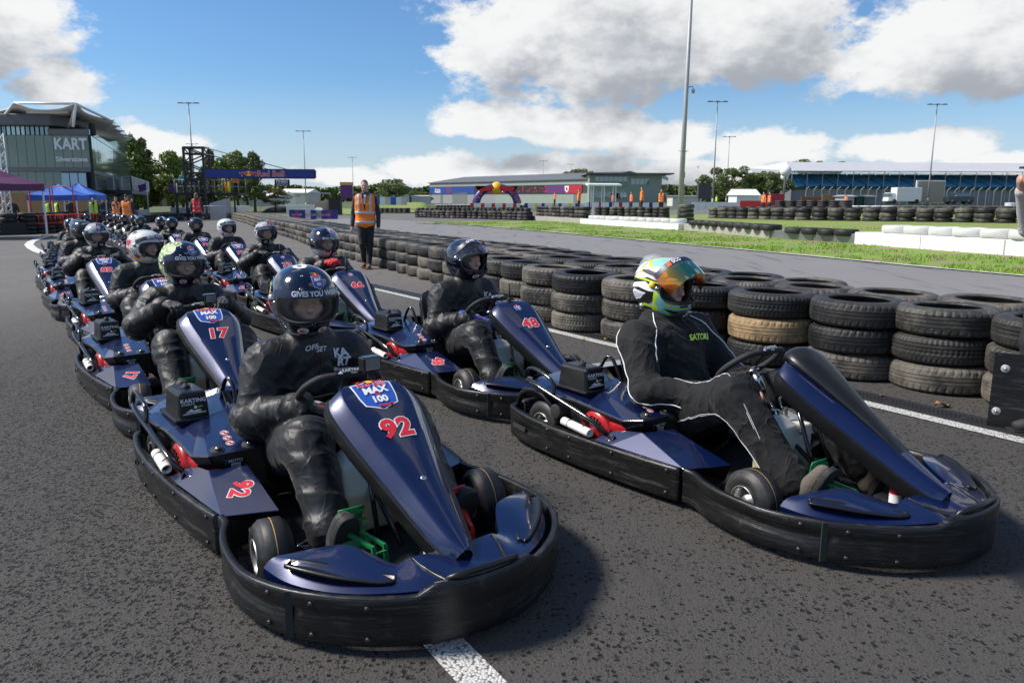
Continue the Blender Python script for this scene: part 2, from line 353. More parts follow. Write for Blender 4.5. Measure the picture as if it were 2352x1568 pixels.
def mk_leaf(name, a, b):
    m, t, p = newmat(name); g = geo(t); n = t.noise(g, .9, 4, .6); n2 = t.noise(g, 6, 2, .5)
    c = t.mix(n, a, b); setp(p, t, col=t.mix(n2, c, [v*1.35 for v in b]), rough=.6)
    p.inputs['Transmission Weight'].default_value = 0; M[name] = m
mk_leaf('leaf_poplar', (.075, .115, .026), (.19, .24, .05)); mk_leaf('leaf_oak', (.045, .07, .018), (.12, .155, .038)); mk_leaf('leaf_autumn', (.05, .06, .018), (.16, .14, .035))
def mk_line():
    m, t, p = newmat('painted_line'); g = geo(t); v = t.voronoi(g, 95); n = t.noise(g, 9, 5, .7); f = t.noise(g, 60, 4, .7)
    k = t.math('MAXIMUM', t.smooth(n, .60, .74), t.smooth(t.math('ADD', t.math('MULTIPLY', v, .6), t.math('MULTIPLY', f, .5)), .56, .70))
    setp(p, t, col=t.mix(k, (.56, .55, .52), (.12, .115, .105)), rough=.75); bump(t, p, t.math('SUBTRACT', 1, v), .8, .006); M['line'] = m
mk_line()

# ---------------------------------------------------------------- object helpers
def link(name, data, parent=None, loc=None, rot=None, sc=None):
    o = D.objects.new(name, data); COL.objects.link(o)
    if parent: o.parent = parent
    if loc is not None: o.location = loc
    if rot is not None: o.rotation_euler = rot
    if sc is not None: o.scale = sc if hasattr(sc, '__len__') else (sc,)*3
    return o
def tag(o, label=None, cat=None, group=None, kind=None):
    if label: o['label'] = label
    if cat: o['category'] = cat
    if group: o['group'] = group
    if kind: o['kind'] = kind
    return o
def empty(name, loc=(0, 0, 0), rz=0, parent=None):
    o = D.objects.new(name, None); COL.objects.link(o); o.empty_display_size = .1; o.location = loc; o.rotation_euler = (0, 0, rz)
    if parent: o.parent = parent
    return o
KIDS = {}
def copy_tree(o, parent=None):
    c = o.copy(); COL.objects.link(c); c.parent = parent
    for k in list(o.children): copy_tree(k, c)
    return c
class MB:
    def __init__(s): s.v = []; s.f = []; s.m = []; s.mi = 0; s.sm = []; s.smooth = False
    def add(s, vs, fs, mi=None, smooth=None):
        b = len(s.v); s.v += [tuple(map(float, v)) for v in vs]; s.f += [tuple(b+i for i in f) for f in fs]
        s.m += [s.mi if mi is None else mi]*len(fs); s.sm += [s.smooth if smooth is None else smooth]*len(fs); return s
    def box(s, c, d, rz=0, rot=None, taper=1):
        x, y, z = d[0]/2, d[1]/2, d[2]/2
        vs = [Vector((a*x*(taper if k > 0 else 1), b*y*(taper if k > 0 else 1), k*z)) for a, b, k in ((-1, -1, -1), (1, -1, -1), (1, 1, -1), (-1, 1, -1), (-1, -1, 1), (1, -1, 1), (1, 1, 1), (-1, 1, 1))]
        Rm = rot if rot is not None else Matrix.Rotation(rz, 3, 'Z')
        vs = [Rm@v+Vector(c) for v in vs]
        return s.add(vs, [(0, 3, 2, 1), (4, 5, 6, 7), (0, 1, 5, 4), (1, 2, 6, 5), (2, 3, 7, 6), (3, 0, 4, 7)], smooth=False)
    def bar(s, a, b, w, h=None):
        a, b = Vector(a), Vector(b); d = b-a; L = d.length
        if L < 1e-6: return s
        q = d.to_track_quat('X', 'Z').to_matrix(); return s.box((a+b)/2, (L, w, h or w), rot=q)
    def tube(s, pts, r, n=8, closed=False, caps=True):
        pts = [Vector(p) for p in pts]; N = len(pts); rr = r if hasattr(r, '__len__') else [r]*N
        T = []
        for i in range(N):
            a = pts[(i-1) % N] if closed or i else pts[0]; b = pts[(i+1) % N] if closed or i < N-1 else pts[-1]
            T.append((b-a).normalized())
        up = Vector((0, 0, 1)) if abs(T[0].z) < .9 else Vector((1, 0, 0)); nrm = T[0].cross(up).normalized(); rings = []
        for i in range(N):
            nrm = (nrm-T[i]*nrm.dot(T[i])).normalized(); bn = T[i].cross(nrm)
            rings.append([pts[i]+(nrm*math.cos(2*PI*k/n)+bn*math.sin(2*PI*k/n))*rr[i] for k in range(n)])
        return s.loft(rings, closed=closed, caps=caps and not closed, smooth=True)
    def loft(s, rings, closed=False, caps=True, smooth=None, open_ring=False):
        n = len(rings[0]); vs = [p for r in rings for p in r]; fs = []
        N = len(rings)
        for i in range(N if closed else N-1):
            j = (i+1) % N
            for k in range(n-1 if open_ring else n):
                l = (k+1) % n; fs.append((i*n+k, i*n+l, j*n+l, j*n+k))
        if caps: fs += [tuple(range(n))[::-1], tuple(range((N-1)*n, N*n))]
        return s.add(vs, fs, smooth=smooth)
    def lathe(s, prof, n=24, c=(0, 0, 0), axis='Z', smooth=True, closed=False):
        rings = []
        for k in range(n):
            a = 2*PI*k/n; ring = []
            for r, z in prof:
                p = (r*math.cos(a), r*math.sin(a), z)
                if axis == 'Y': p = (p[0], -p[2], p[1])
                if axis == 'X': p = (p[2], p[0], p[1])
                ring.append(Vector(p)+Vector(c))
            rings.append(ring)
        n2 = len(prof); vs = [p for r in rings for p in r]; fs = []
        for i in range(n):
            j = (i+1) % n
            for k in range(n2 if closed else n2-1):
                l = (k+1) % n2; fs.append((i*n2+k, j*n2+k, j*n2+l, i*n2+l))
        return s.add(vs, fs, smooth=smooth)
    def prism(s, poly, z0, z1):
        n = len(poly); vs = [(x, y, z0) for x, y in poly]+[(x, y, z1) for x, y in poly]
        return s.add(vs, [tuple(range(n))[::-1], tuple(range(n, 2*n))]+[(i, (i+1) % n, n+(i+1) % n, n+i) for i in range(n)], smooth=False)
    def mesh(s, name, mats):
        used = sorted({i for f in s.f for i in f}); mp = {i: j for j, i in enumerate(used)}
        if len(used) < len(s.v): s.v = [s.v[i] for i in used]; s.f = [tuple(mp[i] for i in f) for f in s.f]
        me = D.meshes.new(name); me.from_pydata(s.v, [], s.f)
        for m in (mats if isinstance(mats, (list, tuple)) else [mats]): me.materials.append(M[m] if isinstance(m, str) else m)
        me.polygons.foreach_set('material_index', s.m); me.polygons.foreach_set('use_smooth', s.sm); me.update(); return me
    def build(s, name, mats, parent=None, loc=None, rot=None, sc=None, bevel=0):
        o = link(name, s.mesh(name, mats), parent, loc, rot, sc)
        if bevel:
            b = o.modifiers.new('bevel', 'BEVEL'); b.width = bevel; b.segments = 2; b.limit_method = 'ANGLE'; b.angle_limit = R(35); b.harden_normals = False
        return o
def xf(mb, mat, i0=0):
    mb.v[i0:] = [tuple(mat@Vector(v)) for v in mb.v[i0:]]
def npmesh(name, V, F, mats, smooth=True, mi=None):
    me = D.meshes.new(name); V = np.asarray(V, np.float32); F = np.asarray(F, np.int32)
    me.vertices.add(len(V)); me.vertices.foreach_set('co', V.ravel())
    k = F.shape[1]; me.loops.add(F.size); me.loops.foreach_set('vertex_index', F.ravel())
    me.polygons.add(len(F)); me.polygons.foreach_set('loop_start', np.arange(0, F.size, k, dtype=np.int32)); me.polygons.foreach_set('loop_total', np.full(len(F), k, np.int32))
    me.polygons.foreach_set('use_smooth', np.full(len(F), smooth))
    for m in (mats if isinstance(mats, (list, tuple)) else [mats]): me.materials.append(M[m] if isinstance(m, str) else m)
    if mi is not None: me.polygons.foreach_set('material_index', mi.astype(np.int32))
    me.update(calc_edges=True); me.validate(); return me
# ---------------------------------------------------------------- implicit surfaces for bodies (numpy surface nets)
def vnoise(P, seed=0):
    Pf = np.floor(P).astype(np.int64); f = P-Pf; f = f*f*(3-2*f); out = 0
    for dx in (0, 1):
        for dy in (0, 1):
            for dz in (0, 1):
                h = ((Pf[..., 0]+dx)*73856093 ^ (Pf[..., 1]+dy)*19349663 ^ (Pf[..., 2]+dz)*83492791 ^ seed*2654435) & 0xffffff
                h = (h*(h*15731+789221)+1376312589) & 0x7fffffff
                w = (f[..., 0] if dx else 1-f[..., 0])*(f[..., 1] if dy else 1-f[..., 1])*(f[..., 2] if dz else 1-f[..., 2])
                out = out+w*(h/0x7fffffff)
    return out
def smin(a, b, k): h = np.clip(.5+.5*(b-a)/k, 0, 1); return b*(1-h)+a*h-k*h*(1-h)
def cap(P, a, b, ra, rb, sc=(1, 1, 1)):
    s = np.array(sc); a = np.array(a, float); b = np.array(b, float); c = (a+b)/2; Q = (P-c)/s; A = (a-c)/s; B = (b-c)/s
    d = B-A; L = max(1e-9, d@d); t = np.clip(((Q-A)@d)/L, 0, 1)
    return (np.linalg.norm(Q-A-t[..., None]*d, axis=-1)-(ra+(rb-ra)*t))*min(sc)
def ell(P, c, r): r = np.array(r); q = (P-np.array(c))/r; k0 = np.linalg.norm(q, axis=-1); return (k0-1)*min(r)
def surfnet(fn, lo, hi, h):
    n = [int(math.ceil((b-a)/h))+1 for a, b in zip(lo, hi)]
    ax = [lo[i]+h*np.arange(n[i]) for i in range(3)]
    P = np.stack(np.meshgrid(*ax, indexing='ij'), -1); V = fn(P).astype(np.float64)
    ins = V < 0; c = np.zeros((n[0]-1, n[1]-1, n[2]-1)); pos = np.zeros(c.shape+(3,))
    for a in range(3):
        s0 = [slice(None)]*3; s1 = [slice(None)]*3; s0[a] = slice(0, -1); s1[a] = slice(1, None)
        A, B = V[tuple(s0)], V[tuple(s1)]; cr = (A < 0) != (B < 0); t = np.where(cr, A/np.where(cr, A-B, 1), 0)
        o = [i for i in range(3) if i != a]
        for d0 in (0, 1):
            for d1 in (0, 1):
                sl = [slice(None)]*3; sl[o[0]] = slice(d0, n[o[0]]-1+d0); sl[o[1]] = slice(d1, n[o[1]]-1+d1); sl = tuple(sl)
                k = cr[sl]; c += k; pos[..., a] += k*t[sl]; pos[..., o[0]] += k*d0; pos[..., o[1]] += k*d1
    act = c > 0; idx = -np.ones(c.shape, np.int64); idx[act] = np.arange(act.sum())
    g = np.argwhere(act); VV = (g+pos[act]/c[act][:, None])*h+np.array(lo)
    F = []
    for a in range(3):
        s0 = [slice(None)]*3; s1 = [slice(None)]*3; s0[a] = slice(0, -1); s1[a] = slice(1, None)
        A, B = ins[tuple(s0)], ins[tuple(s1)]; o = [(a+1) % 3, (a+2) % 3]
        e = np.argwhere(A != B); m = np.ones(len(e), bool)
        for k in o: m &= (e[:, k] > 0) & (e[:, k] < n[k]-1)
        e = e[m]; q = []
        for d0, d1 in ((1, 1), (0, 1), (0, 0), (1, 0)):
            w = e.copy(); w[:, o[0]] -= d0; w[:, o[1]] -= d1; q.append(idx[w[:, 0], w[:, 1], w[:, 2]])
        q = np.stack(q, 1); fl = ~A[e[:, 0], e[:, 1], e[:, 2]]; q[fl] = q[fl][:, ::-1]; F.append(q)
    return VV, np.concatenate(F)
# ---------------------------------------------------------------- lettering
_txt = {}
def text2d(s, size=1.0, bold=.0, shear=0, align='CENTER', spacing=1.0):
    k = (s, bold, shear, align, spacing)
    if k not in _txt:
        c = D.curves.new('t', 'FONT'); c.body = s; c.size = 1; c.offset = bold; c.shear = shear; c.align_x = align; c.align_y = 'CENTER'; c.resolution_u = 3; c.space_character = spacing; c.fill_mode = 'FRONT'
        o = D.objects.new('t', c); COL.objects.link(o); bpy.context.view_layer.update()
        me = D.meshes.new_from_object(o.evaluated_get(bpy.context.evaluated_depsgraph_get()))
        _txt[k] = ([tuple(v.co) for v in me.vertices], [tuple(p.vertices) for p in me.polygons])
        D.objects.remove(o); D.curves.remove(c); D.meshes.remove(me)
    v, f = _txt[k]; return [(x*size, y*size) for x, y, z in v], f
class Decal:
    """flat print in (u, v) metres, laid on a surface later"""
    def __init__(s): s.L = []     # (verts2d, faces, mat, layer)
    def text(s, t, size, mat, at=(0, 0), bold=.02, shear=0, rot=0, layer=1, align='CENTER', outline=None, ow=.05, spacing=1.0, sx=1.0):
        for (m, b, l) in (([(outline, bold+ow, layer)] if outline else [])+[(mat, bold, layer+(1 if outline else 0))]):
            v, f = text2d(t, size, b, shear, align, spacing if not outline else max(spacing, 1.08)); c, n = math.cos(rot), math.sin(rot)
            s.L.append(([(at[0]+x*sx*c-y*n, at[1]+x*sx*n+y*c) for x, y in v], f, m, l))
        return s
    def poly(s, pts, mat, layer=0): s.L.append((list(pts), [tuple(range(len(pts)))], mat, layer)); return s
    def disc(s, c, r, mat, layer=0, n=20, ry=None):
        return s.poly([(c[0]+r*math.cos(2*PI*i/n), c[1]+(ry or r)*math.sin(2*PI*i/n)) for i in range(n)], mat, layer)
    def bake(s, name, fmap, parent=None, lift=.0006, maxe=None, loc=None, rot=None):
        """fmap(u, v, lift) -> point"""
        import bmesh
        mats = []
        bm = bmesh.new()
        for v, f, m, l in s.L:
            if m not in mats: mats.append(m)
            vs = [bm.verts.new((x, y, l)) for x, y in v]
            for q in f:
                try: fc = bm.faces.new([vs[i] for i in q]); fc.material_index = mats.index(m)
                except ValueError: pass
        if maxe:
            bmesh.ops.triangulate(bm, faces=[f for f in bm.faces if len(f.verts) > 4])
            for _ in range(6):
                es = [e for e in bm.edges if (e.verts[0].co.xy-e.verts[1].co.xy).length > maxe]
                if not es: break
                bmesh.ops.subdivide_edges(bm, edges=es, cuts=1, use_grid_fill=False); bmesh.ops.triangulate(bm, faces=[f for f in bm.faces if len(f.verts) > 3])
        for v in bm.verts: v.co = fmap(v.co.x, v.co.y, lift*(1+v.co.z))
        me = D.meshes.new(name); bm.to_mesh(me); bm.free()
        for m in mats: me.materials.append(M[m])
        return link(name, me, parent, loc, rot)
def planemap(o, ux, vy):
    o, ux, vy = Vector(o), Vector(ux).normalized(), Vector(vy); vy = (vy-ux*vy.dot(ux)).normalized(); n = ux.cross(vy)
    return lambda u, v, l: o+ux*u+vy*v+n*l
def bull(cx, cy, s, flip):
    P = [(-1.0, -.15), (-.85, .28), (-.45, .42), (0, .36), (.35, .52), (.62, .45), (.72, .72), (.86, .46), (1.0, .1), (.84, -.1), (.62, -.02), (.48, -.3), (.66, -.62), (.42, -.6), (.2, -.3), (-.2, -.25), (-.5, -.45), (-.62, -.75), (-.84, -.7), (-.72, -.4), (-.86, -.2), (-1.12, .1), (-1.2, .45), (-1.28, .42), (-1.18, -.05)]
    return [(cx+s*x*(-1 if flip else 1), cy+s*y*.8) for x, y in P]
def bulls(d, c, s, layer, outline=None):
    if outline:
        for fl, dx in ((False, -1.15), (True, 1.15)): d.poly([(c[0]+dx*s+(x-c[0]-dx*s)*1.16, c[1]+(y-c[1])*1.25) for x, y in bull(c[0]+dx*s, c[1], s, fl)], outline, layer)
    d.disc((c[0], c[1]+.05*s), s*.72, 'yellow_print', layer+1)
    for fl, dx in ((False, -1.15), (True, 1.15)): d.poly(bull(c[0]+dx*s, c[1], s, fl), 'red_print', layer+2)
    return d
def badge(w, simple_=False):
    """event shield, width w"""
    k = w; d = Decal()
    sh = [(-.5, .36), (0, .44), (.5, .36), (.46, -.12), (.40, -.36), (.16, -.46), (0, -.54), (-.16, -.46), (-.40, -.36), (-.46, -.12)]
    d.poly([(x*k*1.08, y*k*1.07) for x, y in sh], 'white_print', 0); d.poly([(x*k, y*k) for x, y in sh], 'blue_print', 1)
    bulls(d, (0, .50*k), .17*k, 2)
    d.text('Red Bull', .21*k, 'red_print', (0, .30*k), .03, 0, 0, 5, outline='white_print', ow=.03)
    d.text('MAX', .30*k, 'white_print', (0, .08*k), .05, .1, .05, 5)
    d.text('VS', .12*k, 'red_print', (0, -.08*k), .05, 0, 0, 5)
    d.text('100', .28*k, 'white_print', (0, -.24*k), .05, 0, 0, 5)
    d.poly([(-.12*k, -.44*k), (.28*k, -.40*k), (.30*k, -.46*k), (-.1*k, -.50*k)], 'red_print', 5); d.disc((-.05*k, -.50*k), .035*k, 'black_print', 6); d.disc((.22*k, -.46*k), .035*k, 'black_print', 6)
    return d
# ---------------------------------------------------------------- road tyres lying flat
def tyre_mesh(name, mat, R0=.355, w=.197, seg=132, kind=0, detail=True):
    """worn road tyre lying on its side; axis Z, base at z=0"""
    ri = R0*.64; grooves = [.33, .47, .61, .75] if kind != 1 else [.38, .52, .66]
    prof = [(ri, .022), (ri-.004, .012), (ri+.012, .003), (ri+.05, .000), (R0-.045, .004), (R0-.018, .016)]
    t0, t1 = .028, w-.028
    if detail:
        prof += [(R0-.006, t0)]
        for g in grooves: z = g*w; prof += [(R0, z-.0045), (R0-.006, z-.003), (R0-.006, z+.003), (R0, z+.0045)]
        prof += [(R0-.006, t1)]
    else: prof += [(R0-.006, t0), (R0, w*.4), (R0, w*.6), (R0-.006, t1)]
    prof += [(R0-.018, w-.016), (R0-.045, w-.004), (ri+.05, w), (ri+.012, w-.003), (ri-.004, w-.012), (ri, w-.022), (ri+.02, w-.03), (ri+.06, w*.5), (ri+.02, .03)]
    mb = MB(); n = len(prof); rnd = random.Random(kind*7+3)
    for k in range(seg):
        a = 2*PI*k/seg; ph = k % 3 if kind != 2 else k % 2
        for r, z in prof:
            rr = r; u = z/w
            if detail and r > R0-.02 and r < R0+.001:
                if (u < .27 or u > .73) and ph == 0: rr -= .0055      # shoulder sipes
                if kind == 2 and .4 < u < .6 and ph == 0: rr -= .004
            sq = 1+.006*math.sin(2*a+kind)+.004*math.sin(3*a+2*kind)
            mb.v.append((rr*math.cos(a)*sq, rr*math.sin(a)*sq, z))
    for k in range(seg):
        j = (k+1) % seg
        for i in range(n):
            l = (i+1) % n; mb.f.append((k*n+i, j*n+i, j*n+l, k*n+l)); mb.m.append(0); mb.sm.append(not detail or not (R0-.02 < prof[i][0]))
    return mb.mesh(name, mat)
TY_HI = [tyre_mesh('tyre', 'rubber', kind=k) for k in range(3)] + [tyre_mesh('tyre', 'rubber_dusty', kind=k) for k in range(3)]
TY_MUD = tyre_mesh('tyre', 'rubber_mud', kind=1)
TY_LO = [tyre_mesh('tyre', 'rubber', seg=28, detail=False), tyre_mesh('tyre', 'rubber_dusty', seg=28, detail=False)]
TY_WHITE = tyre_mesh('tyre', 'white_tyre', R0=.36, w=.2, seg=40, detail=False)
# ---------------------------------------------------------------- the kart (X forward, Y to the driver's left, rear axle at the origin)
def spl(pts, n):
    """Catmull-Rom through points"""
    pts = [Vector(p) for p in pts]; out = []
    for i in range(len(pts)-1):
        p0, p1, p2, p3 = pts[max(i-1, 0)], pts[i], pts[i+1], pts[min(i+2, len(pts)-1)]
        for k in range(n):
            t = k/n; out.append(.5*((2*p1)+(p2-p0)*t+(2*p0-5*p1+4*p2-p3)*t*t+(3*p1-p0-3*p2+p3)*t**3))
    out.append(pts[-1]); return out
SIDE = [(-.27, -.44), (-.255, -.505), (-.19, -.54), (0, -.562), (.3, -.572), (.6, -.568), (.85, -.552), (.985, -.532)]
FRONT = [(1.005, -.525), (1.06, -.528), (1.14, -.565), (1.27, -.600), (1.42, -.612), (1.55, -.597), (1.68, -.548), (1.79, -.465), (1.88, -.35), (1.945, -.22), (1.975, -.12), (1.985, 0)]
REAR = [(-.27, -.43), (-.30, -.38), (-.31, -.2), (-.31, 0), (-.31, .2), (-.30, .38), (-.27, .43)]
def htop(x, y):
    h = .185+.015*max(0, min(1, (.2-x)/.4))
    if x > 1.0: h = .19-.012*math.sin(min(1, (x-1.0)/.75)*PI)
    if x > 1.93: h += .034*sstep((x-1.93)/.03)
    return h
def bumper_wall(pts, groove=None, sweep=1, htf=htop):
    pts = [Vector((p[0], p[1], 0)) for p in pts]; rings = []
    for i, p in enumerate(pts):
        a, b = pts[max(i-1, 0)], pts[min(i+1, len(pts)-1)]; d = (b-a).normalized(); nx = Vector((d.y, -d.x, 0))*sweep
        h = htf(p.x, p.y); g = groove(i/(len(pts)-1), p) if groove else 0
        prof = [(-.045, .034), (-.012, .030), (-.003, .038), (.001, .055), (0, .088), (-g*.35, .096), (-g, .112), (-g, .126), (-g*.25, .136), (.003, .146), (.004, h-.016), (.002, h-.003), (-.002, h), (-.018, h), (-.022, h-.004), (-.026, h-.02), (-.034, .055), (-.045, .044)]
        rings.append([p+nx*o+Vector((0, 0, z if z < h else h)) for o, z in prof])
    mb = MB(); mb.smooth = True; mb.loft(rings, caps=True, smooth=True); return mb
def mir(o, name=None):
    """mirrored sibling across the kart's long axis"""
    me = o.data.copy(); me.transform(Matrix.Scale(-1, 4, (0, 1, 0))); me.flip_normals()
    c = link(name or o.name.split('.')[0], me, o.parent); c.location = (o.location.x, -o.location.y, o.location.z)
    for m in o.modifiers:
        n = c.modifiers.new(m.name, m.type)
        if m.type == 'BEVEL': n.width = m.width; n.segments = m.segments; n.limit_method = m.limit_method; n.angle_limit = m.angle_limit
        if m.type == 'SUBSURF': n.levels = m.levels; n.render_levels = m.render_levels
    return c
def fair_sections():
    """centre line of the steering fairing: (x, z, half width of the flat face)"""
    P = [(1.145, .618, .06), (1.165, .640, .095), (1.20, .632, .122), (1.26, .600, .130), (1.36, .536, .112), (1.47, .466, .088), (1.60, .384, .062), (1.72, .312, .045), (1.81, .262, .032), (1.855, .240, .016)]
    q = spl([(a, b, c) for a, b, c in P], 5); return [(v.x, v.y, v.z) for v in q]
FS = fair_sections()
FLEN = [0]
for _i in range(1, len(FS)): FLEN.append(FLEN[-1]+math.hypot(FS[_i][0]-FS[_i-1][0], FS[_i][1]-FS[_i-1][1]))
def fair_pt(s):
    for i in range(1, len(FS)):
        if FLEN[i] >= s or i == len(FS)-1:
            t = (s-FLEN[i-1])/(FLEN[i]-FLEN[i-1]); a, b = FS[i-1], FS[i]
            x, z, w = (a[j]+(b[j]-a[j])*t for j in range(3)); d = Vector((b[0]-a[0], 0, b[1]-a[1])).normalized(); return Vector((x, 0, z)), d, w
def fair_map(u, v, l, s0):
    """u across, v up the face, around arc length s0"""
    p, d, w = fair_pt(max(.0, s0-v)); n = Vector((-d.z, 0, d.x)); n = n if n.z > 0 else -n
    return p+Vector((0, 1, 0))*u+n*(l-.0075*(u/.13)**2+.0068)
def make_kart():
    k = empty('racing_kart')
    side = spl(SIDE, 6); front = spl(FRONT, 5)
    gs = lambda t, p: .012*max(0, math.sin(PI*max(0, min(1, (p.x+.22)/.34))))
    o = bumper_wall(side, gs).build('side_bumper', 'bumper', k); mir(o)
    gf = lambda t, p: .012*max(0, math.sin(PI*max(0, min(1, (p.x-1.12)/.62))))
    nose = front+[Vector((p.x, -p.y, 0)) for p in reversed(front[:-1])]
    bumper_wall(nose, gf).build('front_bumper', 'bumper', k)
    bumper_wall(spl(REAR, 5), None, -1, lambda x, y: .20).build('rear_bumper', 'bumper', k)
    # slot in the side bumper, seam strips and rivets
    mb = MB()
    for x, y in ((1.675, -.555),): mb.box((x, y, .108), (.006, .022, .150), rz=R(-32))
    o = mb.build('bumper_seam', 'joint_dark', k); mir(o)
    mb = MB(); mb.box((-.10, -.5575, .110), (.13, .006, .022), rz=R(-5)); o = mb.build('bumper_slot', 'joint_dark', k); mir(o)
    mb = MB()
    for x, y, a in ((.16, -.571, -3), (.33, -.574, 0), (.62, -.571, 2), (.93, -.545, 7), (1.60, -.586, 22), (1.74, -.513, 38), (1.86, -.383, 50)):
        for z in ((.163, .062) if x < 1 else (.158, .060)):
            q = Matrix.Rotation(R(a), 4, 'Z'); i0 = len(mb.v)
            mb.lathe([(0, -.004), (.0085, -.004), (.0085, .0005), (.005, .0018), (0, .0018)], 10, axis='Y')
            xf(mb, Matrix.Translation((x, y-.0005, z))@q@Matrix.Rotation(PI, 4, 'Z'), i0)
    o = mb.build('rivets', 'rivet_dull', k); tag(o, kind='stuff'); o2 = mir(o, 'rivets'); tag(o2, kind='stuff')
    # handle lip over the nose
    mb = MB(); mb.smooth = True; mb.tube([(1.935, -.15, .188), (1.95, -.135, .226), (1.965, -.11, .236), (1.972, 0, .238), (1.965, .11, .236), (1.95, .135, .226), (1.935, .15, .188)], .011, 8); mb.build('nose_handle', 'black_plastic', k)
    # front cover: outer edge follows the bumper, inner edge frames the pedals
    O = [(1.49, -.548, .185), (1.60, -.530, .178), (1.70, -.478, .176), (1.79, -.395, .178), (1.86, -.30, .184), (1.915, -.195, .190), (1.945, -.10, .196), (1.95, 0, .198)]
    I = [(1.515, -.485, .222), (1.555, -.40, .236), (1.60, -.315, .243), (1.665, -.265, .228), (1.75, -.215, .210), (1.765, -.165, .226), (1.775, -.08, .226), (1.775, 0, .222)]
    Mi = [(1.50, -.520, .214), (1.585, -.475, .226), (1.665, -.405, .222), (1.735, -.335, .216), (1.815, -.25, .202), (1.858, -.165, .210), (1.872, -.06, .206), (1.872, 0, .212)]
    def dens(L, n): return spl(L, n)
    o_, i_, m_ = dens(O, 4), dens(I, 4), dens(Mi, 4); cols = []
    full = lambda L: L+[Vector((p.x, -p.y, p.z)) for p in reversed(L[:-1])]
    o_, i_, m_ = full(o_), full(i_), full(m_); N = len(o_); mb = MB()
    rows = []
    for a, b, c in zip(o_, m_, i_):
        low_o = a-Vector((0, 0, .03)); low_i = Vector((c.x-.006, c.y, c.z-.035))
        rows.append([low_o, a, a.lerp(b, .5)+Vector((0, 0, .004)), b, b.lerp(c, .5)+Vector((0, 0, .003)), c, low_i])
    for i in range(N-1):
        b0 = len(mb.v); mb.v += [tuple(v) for v in rows[i]+rows[i+1]]; n = 7
        for j in range(n-1): mb.f.append((b0+j, b0+j+1, b0+n+j+1, b0+n+j)); mb.m.append(0); mb.sm.append(True)
    me = mb.mesh('front_cover', 'blue'); import bmesh
    bm = bmesh.new(); bm.from_mesh(me); bmesh.ops.remove_doubles(bm, verts=bm.verts, dist=1e-5); bmesh.ops.recalc_face_normals(bm, faces=bm.faces)
    bm.to_mesh(me); bm.free(); o = link('front_cover', me, k)
    sm = o.modifiers.new('edge', 'EDGE_SPLIT'); sm.split_angle = R(24)
    # black sunk grip in each lobe
    for sg in (-1, 1):
        mb = MB(); A = spl([(1.575, -.505, .222), (1.64, -.462, .222), (1.71, -.40, .214), (1.79, -.305, .203), (1.83, -.262, .206)], 5); rr = []
        for i, p in enumerate(A):
            d = (A[min(i+1, len(A)-1)]-A[max(i-1, 0)]).normalized(); nx = Vector((-d.y, d.x, 0)); t = i/(len(A)-1); w = .036*math.sin(PI*min(1, .14+t*.80))**.6
            rr.append([p+nx*(w*a)+Vector((0, 0, b)) for a, b in ((-1.1, -.006), (-.9, .006), (-.6, .002), (-.35, -.007), (.35, -.007), (.7, .004), (1.0, .006), (1.2, -.006))])
        mb.loft(rr, caps=True, smooth=True)
        if sg > 0: xf(mb, Matrix.Scale(-1, 4, (0, 1, 0))); mb.f = [f[::-1] for f in mb.f]
        mb.build('cover_recess', 'black_plastic', k)
    # crease strakes of the centre piece
    for sg in (-1, 1):
        mb = MB(); mb.smooth = True; mb.tube(spl([(1.775, sg*.165, .229), (1.82, sg*.160, .220), (1.88, sg*.140, .207), (1.935, sg*.118, .200)], 4), [.004]*5+[.007]*4+[.009]*3+[.011], 6); mb.build('cover_strake', 'black_plastic', k)
    # side pods
    for sg in (-1, 1):
        s = -sg  # sg=-1 : driver's right
        y = lambda v: v*(-s)
        mb = MB()
        P = dict(a=(.47, -.545, .185), b=(.585, -.548, .187), c=(1.005, -.515, .182), d=(.70, -.462, .262), e=(.76, -.33, .272), f=(1.10, -.335, .196), g=(1.02, -.27, .09), h=(.68, -.30, .20), i=(.56, -.48, .246), j=(1.01, -.50, .05), k=(.60, -.545, .08))
        V = [Vector((v[0], v[1]*(1 if sg < 0 else -1), v[2])) for v in P.values()]; K = list(P); ix = lambda q: [K.index(c) for c in q]
        fs = [ix(q) for q in ('abi', 'bcd', 'bdi', 'dcfe')]
        if sg > 0: fs = [f[::-1] for f in fs]
        mb.add(V, fs, smooth=False); ob = mb.build('side_pod', 'blue', k)
        so_ = ob.modifiers.new('thick', 'SOLIDIFY'); so_.thickness = .006; so_.offset = -1; bv = ob.modifiers.new('bevel', 'BEVEL'); bv.width = .004; bv.segments = 2
        mb = MB(); fs = [ix(q) for q in ('cjgf', 'fgh', 'fhe')]
        if sg > 0: fs = [f[::-1] for f in fs]
        V2 = [v-Vector((0, 0, .004)) for v in V]; mb.add(V2, fs, smooth=False); mb.build('pod_liner', 'black_plastic', k)
        mb = MB(); mb.smooth = True   # black well behind the pod, beside the engine
        g = [[(x, yy*(1 if sg < 0 else -1), z) for (yy, z) in ((-.552, .184), (-.538, .188), (-.520, .160+dz), (-.500, .12+dz), (-.47, .08))] for x, dz in ((.02, .0), (.12, .0), (.3, .0), (.42, .01), (.5, .04), (.585, .07))]
        mb.loft(g, caps=False, smooth=True, open_ring=True)
        if sg < 0: mb.f = [f[::-1] for f in mb.f]
        mb.build('pod_well', 'black_plastic', k)
    # engine cover, U-shaped round the seat: blue top and black skirt
    def deck(outline, skirt_in, drop):
        mb = MB(); n = len(outline); c = outline
        return mb
    top = MB(); sk = MB()
